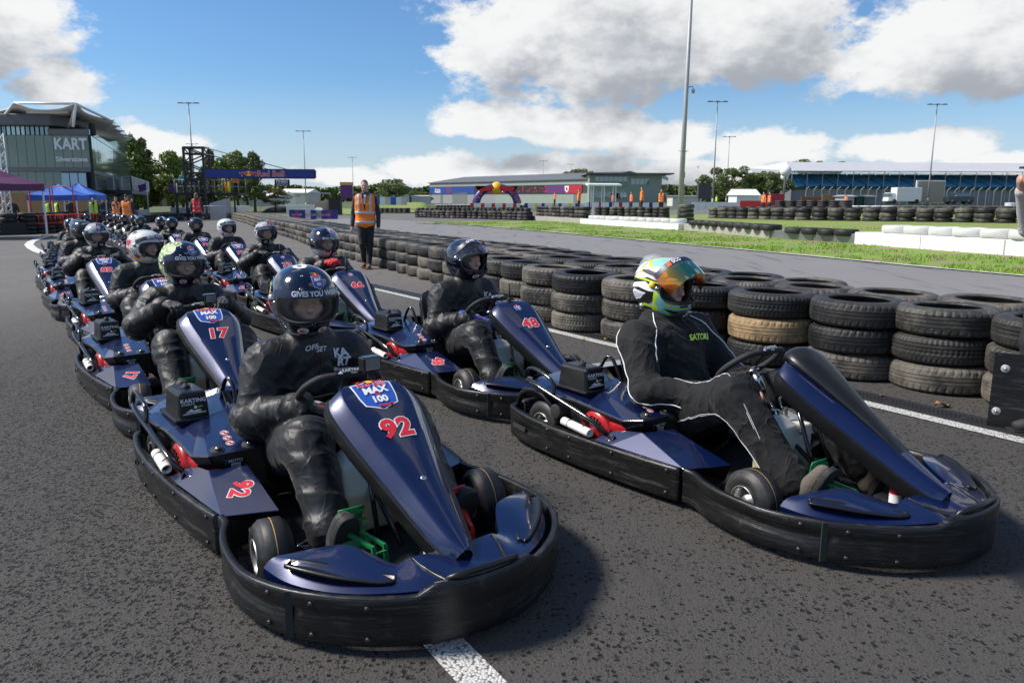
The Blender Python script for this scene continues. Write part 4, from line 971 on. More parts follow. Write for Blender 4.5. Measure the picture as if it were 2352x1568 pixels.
def helmet(parent, loc, yaw=0, kind='helmet_navy', visor='down', vmat='visor_clear', text=True, tilt=0, eyes_=False, fine=True):
    h = empty('helmet', loc, 0, parent); h.rotation_euler = (0, R(tilt), R(yaw))
    if kind not in SH_CACHE: SH_CACHE[kind] = shell_mesh('shell', kind)
    link('shell', SH_CACHE[kind], h)
    key = 'trim'
    if key not in SH_CACHE:
        b = MB(); b.smooth = True; pts = []
        for i in range(72):
            a = 2*PI*i/72; c, s = math.cos(a), math.sin(a); e = (abs(c)**3.4+abs(s)**3.4)**(-1/3.4)
            pts.append(hsurf(R(64)*c*e, PORTC+PORTH*s*e, .000))
        b.tube(pts, .0058, 7, closed=True); SH_CACHE['trim'] = b.mesh('port_trim', 'matt_black')
        b = MB(); b.smooth = True; b.tube([hsurf(2*PI*i/48, R(-66), -.002)+Vector((0, 0, .000)) for i in range(48)], .0065, 6, closed=True); SH_CACHE['rim'] = b.mesh('bottom_rim', 'matt_black')
        b = MB(); L = spl([hsurf(t, R(-62), -.016) for t in [2*PI*i/24 for i in range(25)]], 1)
        v, f = surfnet(lambda P: np.maximum(np.maximum(ell(P, (-.005, 0, -.01), (HA-.014, HB-.012, HC-.012)), -ell(P, (.0, 0, -.0), (HA-.040, HB-.034, HC-.03))), -np.maximum(ell(P, (.14, 0, -.012), (.13, .085, .054)), -10)), (-.18, -.15, -.17), (.18, .15, .16), .008)
        SH_CACHE['liner'] = npmesh('liner', v, f, 'matt_black')
        rows = []
        for j in range(9):
            ph = PORTC-PORTH*.98+PORTH*2.02*j/8; rows.append([hsurf(R(-74)+R(148)*i/40, ph, .0045) for i in range(41)])
        b = MB(); b.loft(rows, caps=False, smooth=True, open_ring=True); SH_CACHE['visor'] = b
        rows = []
        for j in range(4):
            ph = PORTC+PORTH*(.58)+PORTH*.50*j/3; rows.append([hsurf(R(-72)+R(144)*i/40, ph, .0055) for i in range(41)])
        b = MB(); b.loft(rows, caps=False, smooth=True, open_ring=True); SH_CACHE['strip'] = b.mesh('sun_strip', 'navy_print')
        b = MB(); b.smooth = True
        for s in (-1, 1):
            q = hsurf(s*R(80), R(8), .004); b.lathe([(0, .012), (.012, .010), (.017, .004), (.017, -.006)], 16, c=(0, 0, 0), axis='Y')
            i0 = len(b.v)-16*4
            b.v[i0:] = [(v[0]+q.x, (v[1]*-s if True else 0)+q.y, v[2]+q.z) for v in b.v[i0:]]
            q2 = hsurf(s*R(68), R(3), .006); b.lathe([(0, .006), (.005, .006), (.007, 0)], 10, c=(0, 0, 0), axis='Y'); i0 = len(b.v)-10*3
            b.v[i0:] = [(v[0]+q2.x, v[1]*-s+q2.y, v[2]+q2.z) for v in b.v[i0:]]
        SH_CACHE['pivot'] = b.mesh('visor_pivots', 'steel')
        b = MB(); b.smooth = True
        for s in (-1, 1): b.tube([hsurf(s*R(a), R(-31), .001) for a in (8, 16, 24, 30)], .006, 6)
        SH_CACHE['vent'] = b.mesh('chin_vent', 'matt_black')
    link('port_trim', SH_CACHE['trim'], h); link('bottom_rim', SH_CACHE['rim'], h); link('liner', SH_CACHE['liner'], h)
    tag(link('chin_vents', SH_CACHE['vent'], h), kind='stuff'); tag(link('visor_pivots', SH_CACHE['pivot'], h), kind='stuff')
    if ('v', vmat) not in SH_CACHE:
        SH_CACHE[('v', vmat)] = SH_CACHE['visor'].mesh('visor', vmat)
    up = {'down': 0, 'up': 52, 'half': 24}[visor]
    vo = link('visor', SH_CACHE[('v', vmat)], h); st = link('sun_strip', SH_CACHE['strip'], h)
    objs = [vo, st]
    def tx(s, size, mat, ph0, th0=0, bold=.03, parent=h, lift=.0066, name='visor_lettering', sp=1.0):
        d = Decal(); d.text(s, size, mat, (0, 0), bold, 0, 0, 0, spacing=sp); return d.bake(name, lambda u, v, l: hsurf(th0+u/.15, ph0+v/.15, lift+l), parent, .0004, .01)
    if text:
        if 'gy' not in SH_CACHE:
            o = tx('GIVES YOU WIIIINGS', .0275, 'white_print', PORTC+PORTH*.84, th0=R(13), bold=.03); SH_CACHE['gy'] = o.data; D.objects.remove(o)
            o = badge(.060).bake('badge', lambda u, v, l: hsurf(R(13)+u/.15, R(36)+v/.15, .0012+l), h, .0004, .012); SH_CACHE['bd'] = o.data; D.objects.remove(o)
            d = Decal(); d.disc((0, 0), .028, 'white_print', 0, 24, .0145); d.disc((0, 0), .0262, 'red_print', 1, 24, .0128); d.disc((0, 0), .0250, 'white_print', 2, 24, .0118); d.text('BELL', .0155, 'red_print', (0, .001), .05, layer=3); d.text('HELMETS', .0052, 'navy_print', (0, -.0082), .02, layer=3)
            for s, nm in ((-1, 'bl'), (1, 'br')):
                o = d.bake('oval_sticker', lambda u, v, l, s=s: hsurf(s*R(25)+u/.12, R(-41)+v/.12, .0012+l), h, .0004, .01); SH_CACHE[nm] = o.data; D.objects.remove(o)
        objs.append(link('visor_lettering', SH_CACHE['gy'], h)); link('badge', SH_CACHE['bd'], h); link('oval_sticker', SH_CACHE['bl'], h); link('oval_sticker', SH_CACHE['br'], h)
    if up:
        q = hsurf(R(80), R(8)); piv = Matrix.Translation((q.x, 0, q.z))@Matrix.Rotation(R(-up), 4, 'Y')@Matrix.Scale(1.035, 4)@Matrix.Translation((-q.x, 0, -q.z))
        if vmat == 'iridium': piv = Matrix.Translation((.022, 0, .006))@piv
        for o in objs: o.matrix_local = piv
    hd = link('head', HEAD, h, (.006, 0, -.005)); hd.scale = (1.02, 1.0, .98)
    if fine:
        ex = set(h.children); eyes(h)
        for o in h.children:
            if o not in ex: o.location += Vector((.0035, 0, -.005))
    return h
# ---------------------------------------------------------------- gloves, shoes
def hand_mesh(name, mat, curl=.9, grip=.3, h=.0036):
    """right hand, wrist at origin, fingers along +X, palm facing -Z, thumb to +Y"""
    segs = []
    fr = [(.088, .030, .041, .026, .018), (.094, .010, .045, .029, .020), (.090, -.010, .042, .027, .019), (.080, -.029, .033, .022, .017)]
    for bx, by, l1, l2, l3 in fr:
        a = -.25*curl; p = Vector((bx, by, .0)); q = [p]
        for L, da in ((l1, -.55*curl-.1), (l2, -.75*curl), (l3, -.45*curl)):
            p = p+Vector((math.cos(a), 0, math.sin(a)))*L; q.append(p); a += da
        segs.append(q)
    th = [Vector((.022, .026, -.006)), Vector((.050, .052, -.020)), Vector((.076, .056, -.040-.01*grip)), Vector((.094, .046, -.056-.012*grip))]
    def fn(P):
        d = cap(P, (.0, 0, 0), (.030, 0, 0), .031, .028, (1, 1, .72)); d = smin(d, cap(P, (.045, .019, 0), (.086, .024, .001), .020, .0155, (1, 1, .8)), .018)
        d = smin(d, cap(P, (.04, -.012, 0), (.083, -.017, .001), .021, .018, (1, 1, .75)), .018); d = smin(d, cap(P, (-.06, 0, 0), (.0, 0, 0), .036, .031, (1, 1, .9)), .02)
        for q in segs:
            for i in range(3): d = smin(d, cap(P, q[i], q[i+1], .0112-.0008*i, .0108-.0011*i), .004)
        for i in range(3): d = smin(d, cap(P, th[i], th[i+1], .0145-.001*i, .013-.001*i), .008)
        return d+.0015*(vnoise(P*160, 5)-.5)
    v, f = surfnet(fn, (-.105, -.07, -.12), (.19, .09, .05), h); return npmesh(name, v, f, mat)
HAND = {}
def hand(parent, side, wrist, fwd, palm, mat, curl=.9, name='glove', decal=None):
    k = (mat, curl)
    if k not in HAND:
        me = hand_mesh(name, mat, curl); mm = me.copy(); mm.transform(Matrix.Scale(-1, 4, (0, 1, 0))); mm.flip_normals(); HAND[k] = (me, mm)
    me = HAND[k][0 if side < 0 else 1]     # driver's right is -Y
    x = Vector(fwd).normalized(); z = -Vector(palm); z = (z-x*z.dot(x)).normalized(); y = z.cross(x)
    o = link(name, me, parent); o.matrix_local = Matrix.Translation(wrist)@Matrix((x, y, z)).transposed().to_4x4(); return o
SHOE = {}
def shoe(parent, loc, fwd, up, mat='glove_black', print_='OMP'):
    """sole plane normal is -up, toe along fwd; origin at the ankle"""
    if mat not in SHOE:
        def up_(P):
            d = cap(P, (-.02, 0, .02), (-.02, 0, -.045), .040, .040, (1.1, .9, 1)); d = smin(d, cap(P, (-.04, 0, -.065), (.15, 0, -.072), .036, .028, (1, 1.12, 1)), .03); d = smin(d, cap(P, (0, 0, -.03), (.12, 0, -.068), .036, .026, (1, 1.15, 1)), .03)
            return np.maximum(np.maximum(d, -.094-P[..., 2]), P[..., 2]-.055)
        v, f = surfnet(up_, (-.11, -.07, -.12), (.21, .07, .07), .0055)
        def so_(P):
            w = .040+.008*np.clip((P[..., 0])/.1, -1, 1); x = P[..., 0]-.052; q = np.sqrt((x/.142)**2+((P[..., 1])/w)**2); q = (np.power(np.abs(x/.142), 3)+np.power(np.abs(P[..., 1]/w), 3))**(1/3)-1
            return np.maximum(q*.045, np.abs(P[..., 2]+.101)-.013)
        v2, f2 = surfnet(so_, (-.11, -.07, -.13), (.21, .07, -.07), .0055)
        SHOE[mat] = (npmesh('shoe', v, f, mat), npmesh('sole', v2, f2, 'matt_black' if mat != 'brown_suede' else 'lamp_yellow_strap'))
    x = Vector(fwd).normalized(); z = Vector(up); z = (z-x*z.dot(x)).normalized(); y = z.cross(x)
    o = link('shoe', SHOE[mat][0], parent); o.matrix_local = Matrix.Translation(loc)@Matrix((x, y, z)).transposed().to_4x4()
    link('sole', SHOE[mat][1], o)
    if print_:
        d = Decal(); d.text(print_, .026, 'white_print', (0, 0), .03); d.poly([(-.026, .014), (.026, .014), (.026, .016), (-.026, .016)], 'white_print'); d.poly([(-.026, -.014), (.026, -.014), (.026, -.016), (-.026, -.016)], 'white_print')
        d.bake('shoe_lettering', lambda u, v, l: Vector((.118-v*.9, u, -.0395-.62*abs(u)**1.3*4*.4-(.35)*(-v)+l+.004)), o, .0008, .01)
    return o
# ---------------------------------------------------------------- seated drivers
def driver_body(name, mat, P_, h=.0105, amp=.013, bulk=1.0, seed=0):
    """P_ : dict of joints in kart space"""
    J = {k: np.array(v, float) for k, v in P_.items()}
    bg = 1.06 if mat == 'nylon_black' else 1.06
    def fn(P):
        sc = (.82, 1.22, 1)
        d = cap(P, J['hip'], J['belly'], .140*bulk, .138*bulk, (.9, 1.12, 1)); d = smin(d, cap(P, J['belly'], J['chest'], .138*bulk, .150, (.82, 1.14, 1)), .05)
        d = smin(d, cap(P, J['chest'], J['neck']-np.array((.01, 0, .075)), .158, .118, (.80, 1.28, 1)), .05); d = smin(d, cap(P, J['neck']-np.array((0, 0, .08)), J['neck'], .075, .066), .05)
        segs = []
        for s, c in ((-1, 'r'), (1, 'l')):
            sh, el, wr = J['sh'+c], J['el'+c], J['wr'+c]; hp = J['hip']+np.array((.02, s*.095, -.0)); kn, an = J['kn'+c], J['an'+c]
            d = smin(d, cap(P, J['chest']+np.array((0, s*.09, .09)), sh, .095, .083), .05)
            for a, b, ra, rb, kk in ((sh, el, .086*bg, .068*bg, .045), (el, wr, .074*bg, .048*bg, .03), (hp, kn, .118*bg, .082*bg, .05), (kn, an, .086*bg, .068*bg, .035)):
                d = smin(d, cap(P, a, b, ra, rb), kk); segs.append((a, b, ra))
            cu = an+(an-kn)/np.linalg.norm(an-kn)*.01; d = np.minimum(d, cap(P, an-(an-kn)/np.linalg.norm(an-kn)*.05, cu, .060, .058))
        segs.append((J['belly'], J['chest'], .17))
        near = np.abs(d) < .06; Q = P[near]; best = np.full(len(Q), 9.); n = np.zeros(len(Q))
        for a, b, ra in segs:
            ax = b-a; L = np.linalg.norm(ax); ax = ax/L; e1 = np.cross(ax, (0, 0, 1.)); e1 /= max(1e-6, np.linalg.norm(e1)); e2 = np.cross(ax, e1); r_ = Q-a
            t = r_@ax; dd = cap(Q, a, b, ra, ra*.7); wq = np.stack([t*13+(r_@e1)*7, (r_@e1)*3.6+t*1.5, (r_@e2)*3.6+t*2.5], -1)
            wq = wq+1.1*(vnoise(Q*7, seed+1)-.5)[:, None]
            v = np.clip(1-np.abs(2*vnoise(wq+seed*3.1, seed+2)-1)*1.25, 0, 1)**2; v2 = np.clip(1-np.abs(2*vnoise(wq*2.1+5, seed+4)-1)*1.2, 0, 1)**2; jn = .45+.8*np.exp(-((np.minimum(np.abs(t), np.abs(t-L)))/.10)**2)
            val = (v*1.15+v2*.45-.35)*jn; wgt = np.exp(-np.maximum(dd, 0)*45)*np.where(dd < best+.02, 1, .2); n = np.where(dd < best, val*.75+n*.25, n); best = np.minimum(best, dd)
        d[near] = d[near]-amp*n
        return d
    A = np.array(list(J.values())); lo = A.min(0)-.21; hi = A.max(0)+.21; lo[2] = max(lo[2], .03)
    hi[2] = J['neck'][2]+.05
    v, f = surfnet(fn, lo, hi, h); me = npmesh(name, v, f, mat); return me
BASE = dict(hip=(.46, 0, .20), belly=(.50, 0, .34), chest=(.56, 0, .52), neck=(.600, 0, .735), shr=(.585, -.185, .635), shl=(.585, .185, .635),
            elr=(.64, -.275, .42), ell=(.64, .285, .42), wrr=(.85, -.135, .505), wrl=(.85, .12, .48), knr=(1.075, -.205, .42), knl=(1.06, .225, .415), anr=(1.305, -.225, .165), anl=(1.34, .225, .165))
POSE = {}
POSE['lap'] = dict(BASE)
POSE['wheel'] = dict(BASE, elr=(.70, -.32, .50), ell=(.70, .32, .50), wrr=(.88, -.190, .645), wrl=(.88, .190, .645))
POSE['recline'] = dict(hip=(.46, 0, .215), belly=(.45, 0, .37), chest=(.395, 0, .515), neck=(.335, 0, .745), shr=(.370, -.215, .625), shl=(.370, .215, .625), elr=(.56, -.32, .405), ell=(.56, .30, .40), wrr=(.80, -.17, .425), wrl=(.80, .15, .43), knr=(1.02, -.235, .475), knl=(1.02, .235, .465), anr=(1.33, -.225, .165), anl=(1.36, .22, .165))
POSE['raised'] = dict(BASE, elr=(.72, -.27, .47), ell=(.72, .27, .47), wrr=(.83, -.11, .68), wrl=(.83, .08, .67))
BODY = {}
def driver(pose, mat='nylon_black', glove='glove_black', shoes='glove_black', hk='helmet_navy', yaw=0, visor='down', vmat='visor_clear', helm=None, tilt=0, detail=1, bulk=1.0, text=True, omp='OMP', gdec=True):
    key = (pose, mat, detail, bulk)
    if key not in BODY: BODY[key] = driver_body('overalls', mat, POSE[pose], .0075 if detail > 1 else .015, .014 if mat == 'nylon_black' else .011, bulk, 3 if pose == 'lap' else 8)
    J = {k: Vector(v) for k, v in POSE[pose].items()}
    r = empty('person'); link('overalls', BODY[key], r)
    b = MB(); b.smooth = True; n = J['neck']; b.tube([n+Vector((-.004, 0, -.055)), n+Vector((0, 0, -.02)), n+Vector((.004, 0, .025))], [.086, .080, .074], 20, caps=False); b.build('collar', 'matt_black' if mat == 'nylon_black' else mat, r)
    for s, c in ((-1, 'r'), (1, 'l')):
        el, wr = J['el'+c], J['wr'+c]; fw = (wr-el).normalized()
        if pose in ('lap', 'recline'): fd, pm = (Vector((fw.x, -s*.45 if s < 0 else -.55, fw.z*.2-.1)) if True else fw), (.0, 0, -1)
        elif pose == 'wheel': fd, pm = Vector((.85, -s*.30, .05)), (.15, -s*.25, -.95)
        else: fd, pm = Vector((.5, -s*.7, .25)), (-.3, -.2*s, -.9)
        if pose in ('lap', 'recline'): fd = Vector((.75, -s*.55, -.15))
        h_ = hand(r, s, wr+fw*.02, fd, pm, glove, .55 if pose in ('lap', 'recline') else 1.25)
        if detail > 1 and glove != 'glove_red' and pose != 'recline':
            d = Decal(); d.text('MIKE' if False else '////', .030, 'silver_print', (0, 0), .05, .2); d.text('KART', .010, 'red_print', (.03, -.018), .03)
            d.bake('glove_print', lambda u, v, l: Vector((.045+u, v, .0245-abs(v)*.22-max(0, u)*.10+l)), h_, .001, .01)
        kn, an = J['kn'+c], J['an'+c]; lf = Vector((.42, s*.05, .90)); upv = Vector((-.80, s*.05, .55))
        shoe(r, an+Vector((.010, 0, -.015)), lf, upv, shoes, omp)
    hx = Vector(helm) if helm else (J['neck']+Vector((.022, 0, .150)) if pose != 'recline' else J['neck']+Vector((.0, 0, .130)))
    hh = helmet(r, hx, yaw, hk, visor, vmat, text, tilt, detail > 1)
    return r, hh
# ---------------------------------------------------------------- ground
def zoff(x, y, k): return .004*k*(1+min(60, math.hypot(x, y))/9)
def axis_pts(near, step, far, g=1.35):
    a = [0.0]; s = step
    while a[-1] < far:
        if a[-1] > near: s *= g
        a.append(a[-1]+s)
    return a
def sheet(name, xs, ys, mat, dz, label=None):
    V = [(x, y, gz(x, y)+dz) for y in ys for x in xs]; n = len(xs)
    F = [(j*n+i, j*n+i+1, (j+1)*n+i+1, (j+1)*n+i) for j in range(len(ys)-1) for i in range(n-1)]
    o = link(name, npmesh(name, V, F, mat), None); tag(o, label, kind='structure'); return o
px_ = axis_pts(30, 2.0, 2600); xs = [-v for v in px_[:0:-1]]+px_
ys = [-v for v in axis_pts(8, 2, 300)[:0:-1]]+axis_pts(60, 2.0, 2800)
sheet('ground', xs, ys, 'far_field', -.09, 'green fields and land reaching to the horizon')
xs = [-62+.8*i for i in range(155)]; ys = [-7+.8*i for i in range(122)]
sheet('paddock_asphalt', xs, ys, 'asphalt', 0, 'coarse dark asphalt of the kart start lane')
def polyline(P, step):
    P = [Vector((*p[:2], 0)) for p in P]; out = [P[0]]; 
    for a, b in zip(P, P[1:]):
        n = max(1, int(round((b-a).length/step)))
        out += [a.lerp(b, (i+1)/n) for i in range(n)]
    return out
def resample(P, n):
    P = [Vector((*p[:2], 0)) for p in P]; L = [0]
    for a, b in zip(P, P[1:]): L.append(L[-1]+(b-a).length)
    out = []; j = 0
    for i in range(n+1):
        s = L[-1]*i/n
        while j < len(P)-2 and L[j+1] < s: j += 1
        out.append(P[j].lerp(P[j+1], (s-L[j])/max(1e-9, L[j+1]-L[j])))
    return out
def strip(name, A, B, mat, k, n=60, m=8, label=None, kind='structure'):
    A, B = resample(A, n), resample(B, n); V = []; F = []
    for a, b in zip(A, B):
        for j in range(m+1):
            p = a.lerp(b, j/m); V.append((p.x, p.y, gz(p.x, p.y)+zoff(p.x, p.y, k)))
    for i in range(n):
        for j in range(m): q = i*(m+1)+j; F.append((q, q+1, q+m+2, q+m+1))
    o = link(name, npmesh(name, V, F, mat), None); tag(o, label, kind=kind); return o
def ribbon(name, P, w, mat, k, label, step=.5, side=0):
    P = polyline(P, step); V = []; F = []
    for i, p in enumerate(P):
        d = (P[min(i+1, len(P)-1)]-P[max(i-1, 0)]).normalized(); nx = Vector((d.y, -d.x, 0))
        for e in (-.5+side, .5+side): q = p+nx*w*e; V.append((q.x, q.y, gz(q.x, q.y)+zoff(q.x, q.y, k)))
    for i in range(len(P)-1): F.append((2*i, 2*i+1, 2*i+3, 2*i+2))
    o = link(name, npmesh(name, V, F, mat), None); tag(o, label, kind='structure'); return o
BARRIER = [(3.55, 4.62), (2.95, 5.16), (2.53, 5.52), (2.05, 6.0), (1.6, 6.5), (1.15, 7.0), (.70, 7.6), (.42, 8.17), (.15, 8.85), (-.10, 9.5), (-1.25, 12.2), (-2.25, 14.5), (-4.9, 20.5), (-8.9, 30.8), (-13.8, 42), (-18.2, 53), (-23.5, 65), (-27.5, 75)]
BACK = [(p[0]+.95, p[1]+.55) for p in BARRIER]
GE = [(20, 3), (13.2, 7.4), (8.65, 12.95), (7.75, 15), (6.55, 18.3), (5.2, 22.3), (2.2, 31.3), (-.2, 37.5), (-1.9, 41.8), (-3.9, 45.5), (-5.6, 47.5)]
strip('track', [(6.5, .8), (4.8, 4.5)]+BACK[1:], [(24, 0)]+GE[:8]+[(-1.9, 44), (-8, 56), (-20, 74), (-22, 82)], 'track', 1, 90, 14, 'smooth grey asphalt track beyond the tyre barrier')
strip('grass_verge', GE, [(34, 8), (26, 14), (22, 22), (20, 32), (16, 40), (13, 46), (8, 49), (3, 50), (-1, 50.5), (-4, 50), (-6.2, 49)], 'grass', 2, 90, 26, 'green verge with dry bare patches between track and low white barrier')
strip('infield_grass', [(34, 8), (26, 14), (22, 22), (20, 32), (16, 40), (13, 46), (8, 49), (3, 50)], [(75, 20), (70, 40), (60, 56), (46, 64), (32, 67), (20, 64), (9, 60), (3, 56)], 'grass', 2, 60, 30, 'worn grass infield between the tyre rows')
ribbon('track_edge_line', GE, .12, 'kerb_paint', 3, 'thin pale line along the edge of the grass verge')
ribbon('start_lane_line', [(4.6, 1.45), (2.90, 4.10), (2.37, 4.91), (1.63, 5.97), (.87, 7.05), (-.5, 9.1), (-2.15, 11.6), (-2.95, 12.85)], .115, 'line', 1, 'long white painted line beside the drain and tyre barrier')
ribbon('grid_mark', [(-.245, 2.19), (-.03, 1.85), (.2, 1.48)], .12, 'line', 1, 'short white painted mark under the nose of the nearest kart')
ribbon('left_curve_line', [tuple(W(*p)[:2]) for p in ((112, 543.5), (92, 548), (72, 556), (66, 563), (74, 571), (90, 579), (120, 588))], .28, 'kerb_paint', 1, 'curved white line left of the parked karts', .3)
# drain channel with its grating
def drain():
    P = polyline([(4.72, 1.62), (3.06, 4.20), (2.53, 5.01), (1.79, 6.07), (1.03, 7.15), (-.34, 9.2), (-2.0, 11.7), (-2.8, 12.95)], .5); root = empty('drain_channel'); tag(root, 'long black slotted drain grating beside the white line', 'drain')
    fr = MB(); V = []
    for i in range(len(P)-1):
        a, b = P[i], P[i+1]; d = (b-a).normalized(); nx = Vector((d.y, -d.x, 0)); L = (b-a).length; z = gz(*((a+b)/2)[:2])
        near = a.y < 9.5; up = Vector((0, 0, z))
        fr.bar(a+nx*.085+up+Vector((0, 0, .002)), b+nx*.085+up+Vector((0, 0, .002)), .03, .014); fr.bar(a-nx*.085+up+Vector((0, 0, .002)), b-nx*.085+up+Vector((0, 0, .002)), .03, .014)
        g = MB(); g.box((0, 0, .0025), (L, .142, .004)); q = Matrix.Translation((a+b)/2+up)@Matrix.Rotation(math.atan2(d.y, d.x), 4, 'Z')
        g.mi = 1
        if near:
            n = int(L/.028)
            for c in range(n):
                x = -L/2+.02+c*(L-.02)/n
                for r in range(5): g.box((x+(.010 if r % 2 else 0), -.052+.026*r, .0056), (.016, .013, .0018), rz=.5 if r % 2 else -.5)
        xf(g, q); g.build('grating_panel', ['drain_iron', 'grate_hole'], root)
    fr.build('channel_frame', 'drain_iron', root)
drain()
# ---------------------------------------------------------------- tyre stacks
ORD = ['first', 'second', 'third', 'fourth', 'fifth', 'sixth', 'seventh', 'eighth', 'ninth', 'tenth', 'eleventh', 'twelfth', 'thirteenth', 'fourteenth', 'fifteenth', 'sixteenth', 'seventeenth', 'eighteenth', 'nineteenth', 'twentieth']
def stack(x, y, n, meshes, label, group, hh=.197, s=1.0, jit=.012, cat='tyre stack', z0=None, mud=None, name='tyre_stack', lean=.02):
    z = (gz(x, y) if z0 is None else z0); r = empty(name, (x, y, z), random.uniform(0, 6.28)); r.scale = (s, s, s)
    tag(r, label, cat, group)
    for i in range(n):
        me = random.choice(meshes) if mud != i else TY_MUD
        o = link('tyre', me, r, (random.uniform(-jit, jit), random.uniform(-jit, jit), i*hh), (random.uniform(-lean, lean), random.uniform(-lean, lean), random.uniform(0, 6.28)), (random.uniform(.975, 1.02),)*2+(1,))
    return r
def walk(P, step, off=0.0, start=0.0, jit=.02):
    Q = polyline(P, .1); out = []; L = -start; 
    for a, b in zip(Q, Q[1:]):
        d = (b-a).length; L += d
        while L >= step:
            L -= step; t = 1-L/d if d else 0; p = a.lerp(b, max(0, min(1, t))); nx = Vector(((b-a).y, -(b-a).x, 0)).normalized()*(-1)
            out.append(p-nx*off+Vector((random.uniform(-jit, jit), random.uniform(-jit, jit), 0)))
    return out
def barrier():
    near = [p for p in BARRIER]
    # front row is .31 behind the visible foot line
    fr = [Vector((*p, 0)) for p in near]
    F = [Vector((*p, 0)) for p in ((3.50, 4.92), (3.13, 5.47), (2.66, 5.88), (2.17, 6.33), (1.70, 6.85), (1.22, 7.38), (.76, 7.95), (.45, 8.58), (.2, 9.22), (-.03, 9.87))]+[p for p in walk(near, .69, .36, .36, .012) if p.y > 10.2]
    B = walk(near, .71, 1.0, .05, .03); T = walk(near, .73, 1.66, .40, .05)
    n_fr = 0
    descr = {0: 'three-tyre stack half behind the bolted rubber sheet at the right edge', 1: 'large black three-tyre stack first left of the bolted rubber sheet, in full view', 2: 'three-tyre stack with zigzag tread on top, second left of the bolted rubber sheet',
             3: 'three-tyre stack whose middle tyre is caked in tan mud', 4: 'three-tyre stack directly behind the lime and teal helmet'}
    for i, p in enumerate(F):
        if p.y > 46: break
        lab = descr.get(i, None)
        if lab is None and i < 12: lab = 'front-row tyre stack, %s to the left of the stack with the muddy tyre' % ORD[i-4]
        if lab is None: lab = 'front-row stack of three worn tyres in the long barrier'
        stack(p.x, p.y, 3, TY_HI[:5] if p.y < 7.5 else (TY_HI[3:]+TY_HI[:1] if p.y < 13 else [TY_LO[1], TY_LO[1], TY_LO[0]]), lab, 'tyre stacks of the long barrier, front row' if i >= 12 else 'near tyre stacks of the barrier', mud=1 if i == 3 else None)
    for j, (rw, nm) in enumerate(((B, 'second'), (T, 'back'))):
        for i, p in enumerate(rw):
            if p.y > 34 or (j == 1 and (p.y < 7.3)): continue
            hi = p.y < 13
            ms = (TY_HI[:5] if p.y < 7 else TY_HI[2:]) if hi else TY_LO
            s_ = stack(p.x, p.y, 3 if p.y > 7 or j else random.choice((3, 3)), ms, ('%s-row tyre stack of the long barrier, only its top tyre showing' % nm) if p.y > 7.2 or i > 6 else 'second-row tyre stack, %s from the right edge' % ORD[i], 'tyre stacks of the long barrier, %s row' % nm, jit=.02)
            s_.location.z -= .03*j
    # the far run of the barrier, too small to tell tyres apart
    mb = MB()
    for off, st in ((.36, .36), (1.0, .05), (1.66, .4)):
        for p in walk(near, .70, off, st, .04):
            if p.y <= (46 if off < .5 else 34): continue
            for i in range(3): mb.lathe([(.22, .0), (.33, .012), (.355, .05), (.355, .14), (.33, .185), (.22, .197), (.2, .15)], 12, c=(p.x, p.y, gz(p.x, p.y)+i*.197), smooth=True)
    o = mb.build('tyre_barrier', 'rubber_dusty'); tag(o, 'far run of the long tyre barrier towards the start gantry', 'tyre barrier', kind='stuff')
barrier()
# rubber sheet bolted to the last stack at the right
def sheet_board():
    r = empty('rubber_sheet', (2.87, 4.38, 0)); tag(r, 'scuffed black rubber sheet with pale washers bolted to tyres at the right edge', 'rubber sheet')
    d = Vector((.80, -.60, 0)); n = Vector((-.60, -.80, 0)); mb = MB(); rot = math.atan2(d.y, d.x)
    mb.box((.34, -.20, .225), (.90, .02, .45), rz=rot); mb.build('sheet', 'bumper', r)
    for u, z in ((.06, .36), (.04, .10), (.36, .35), (.36, .1)):
        p = Vector((.34, -.20, 0))+d*(u-.45)+n*.0105; p.z = z
        b = MB(); b.smooth = True; b.lathe([(0, .003), (.022, .003), (.024, 0)], 16); b.build('washer', 'galvanised', r, p, n.to_track_quat('Z', 'Y').to_euler())
        b = MB(); b.lathe([(0, .012), (.009, .012), (.009, 0)], 6); b.build('bolt', 'steel', r, p, n.to_track_quat('Z', 'Y').to_euler())
sheet_board()
# ---------------------------------------------------------------- karts and their drivers
proto = make_kart(); protoF = empty('fairing_set')
PROTO_PARTS = list(proto.children)
for _o in PROTO_PARTS:
    if _o.type == 'MESH' and _o.name.split('.')[0] not in ('seat', 'fuel_tank', 'tyre_print', 'steering_column', 'steering_hub'): warp(_o)
def place(o, x, y, hd):
    o.location = (x, y, gz(x, y)); h = R(hd); o.rotation_euler = (0, 0, h); e = .6
    # lie on the slope
    dzx = (gz(x+e, y)-gz(x-e, y))/(2*e); dzy = (gz(x, y+e)-gz(x, y-e))/(2*e)
    n = Vector((-dzx, -dzy, 1)).normalized(); X = Vector((math.cos(h), math.sin(h), 0)); X = (X-n*X.dot(n)).normalized(); Y = n.cross(X)
    o.rotation_euler = Matrix((X, Y, n)).transposed().to_euler(); return o
class FairCache: pass
def hold(fn):
    r = empty('tmp'); fn(r); L = [c.data for c in r.children], [c for c in r.children]; return r
fairA = empty('tmpA'); make_fairing(fairA); fairH = empty('tmpH'); make_fairing(fairH, True)
bigB = empty('tmpB'); kart_badge(bigB); smB = empty('tmpS'); kart_badge(smB, True); camB = empty('tmpC'); steering_cam(camB); postB = empty('tmpP'); fairing_post(postB)
SKIP_FAR = ('tyre_print', 'rivets', 'mould_line', 'cowl_slots', 'cover_screw', 'meter_print', 'warning_stickers', 'bumper_seam', 'wheel_print', 'cylinder_band', 'cable_tie', 'brake_reservoir', 'tank_fittings')
def attach(src, k):
    for c in list(src.children): copy_tree(c, k)
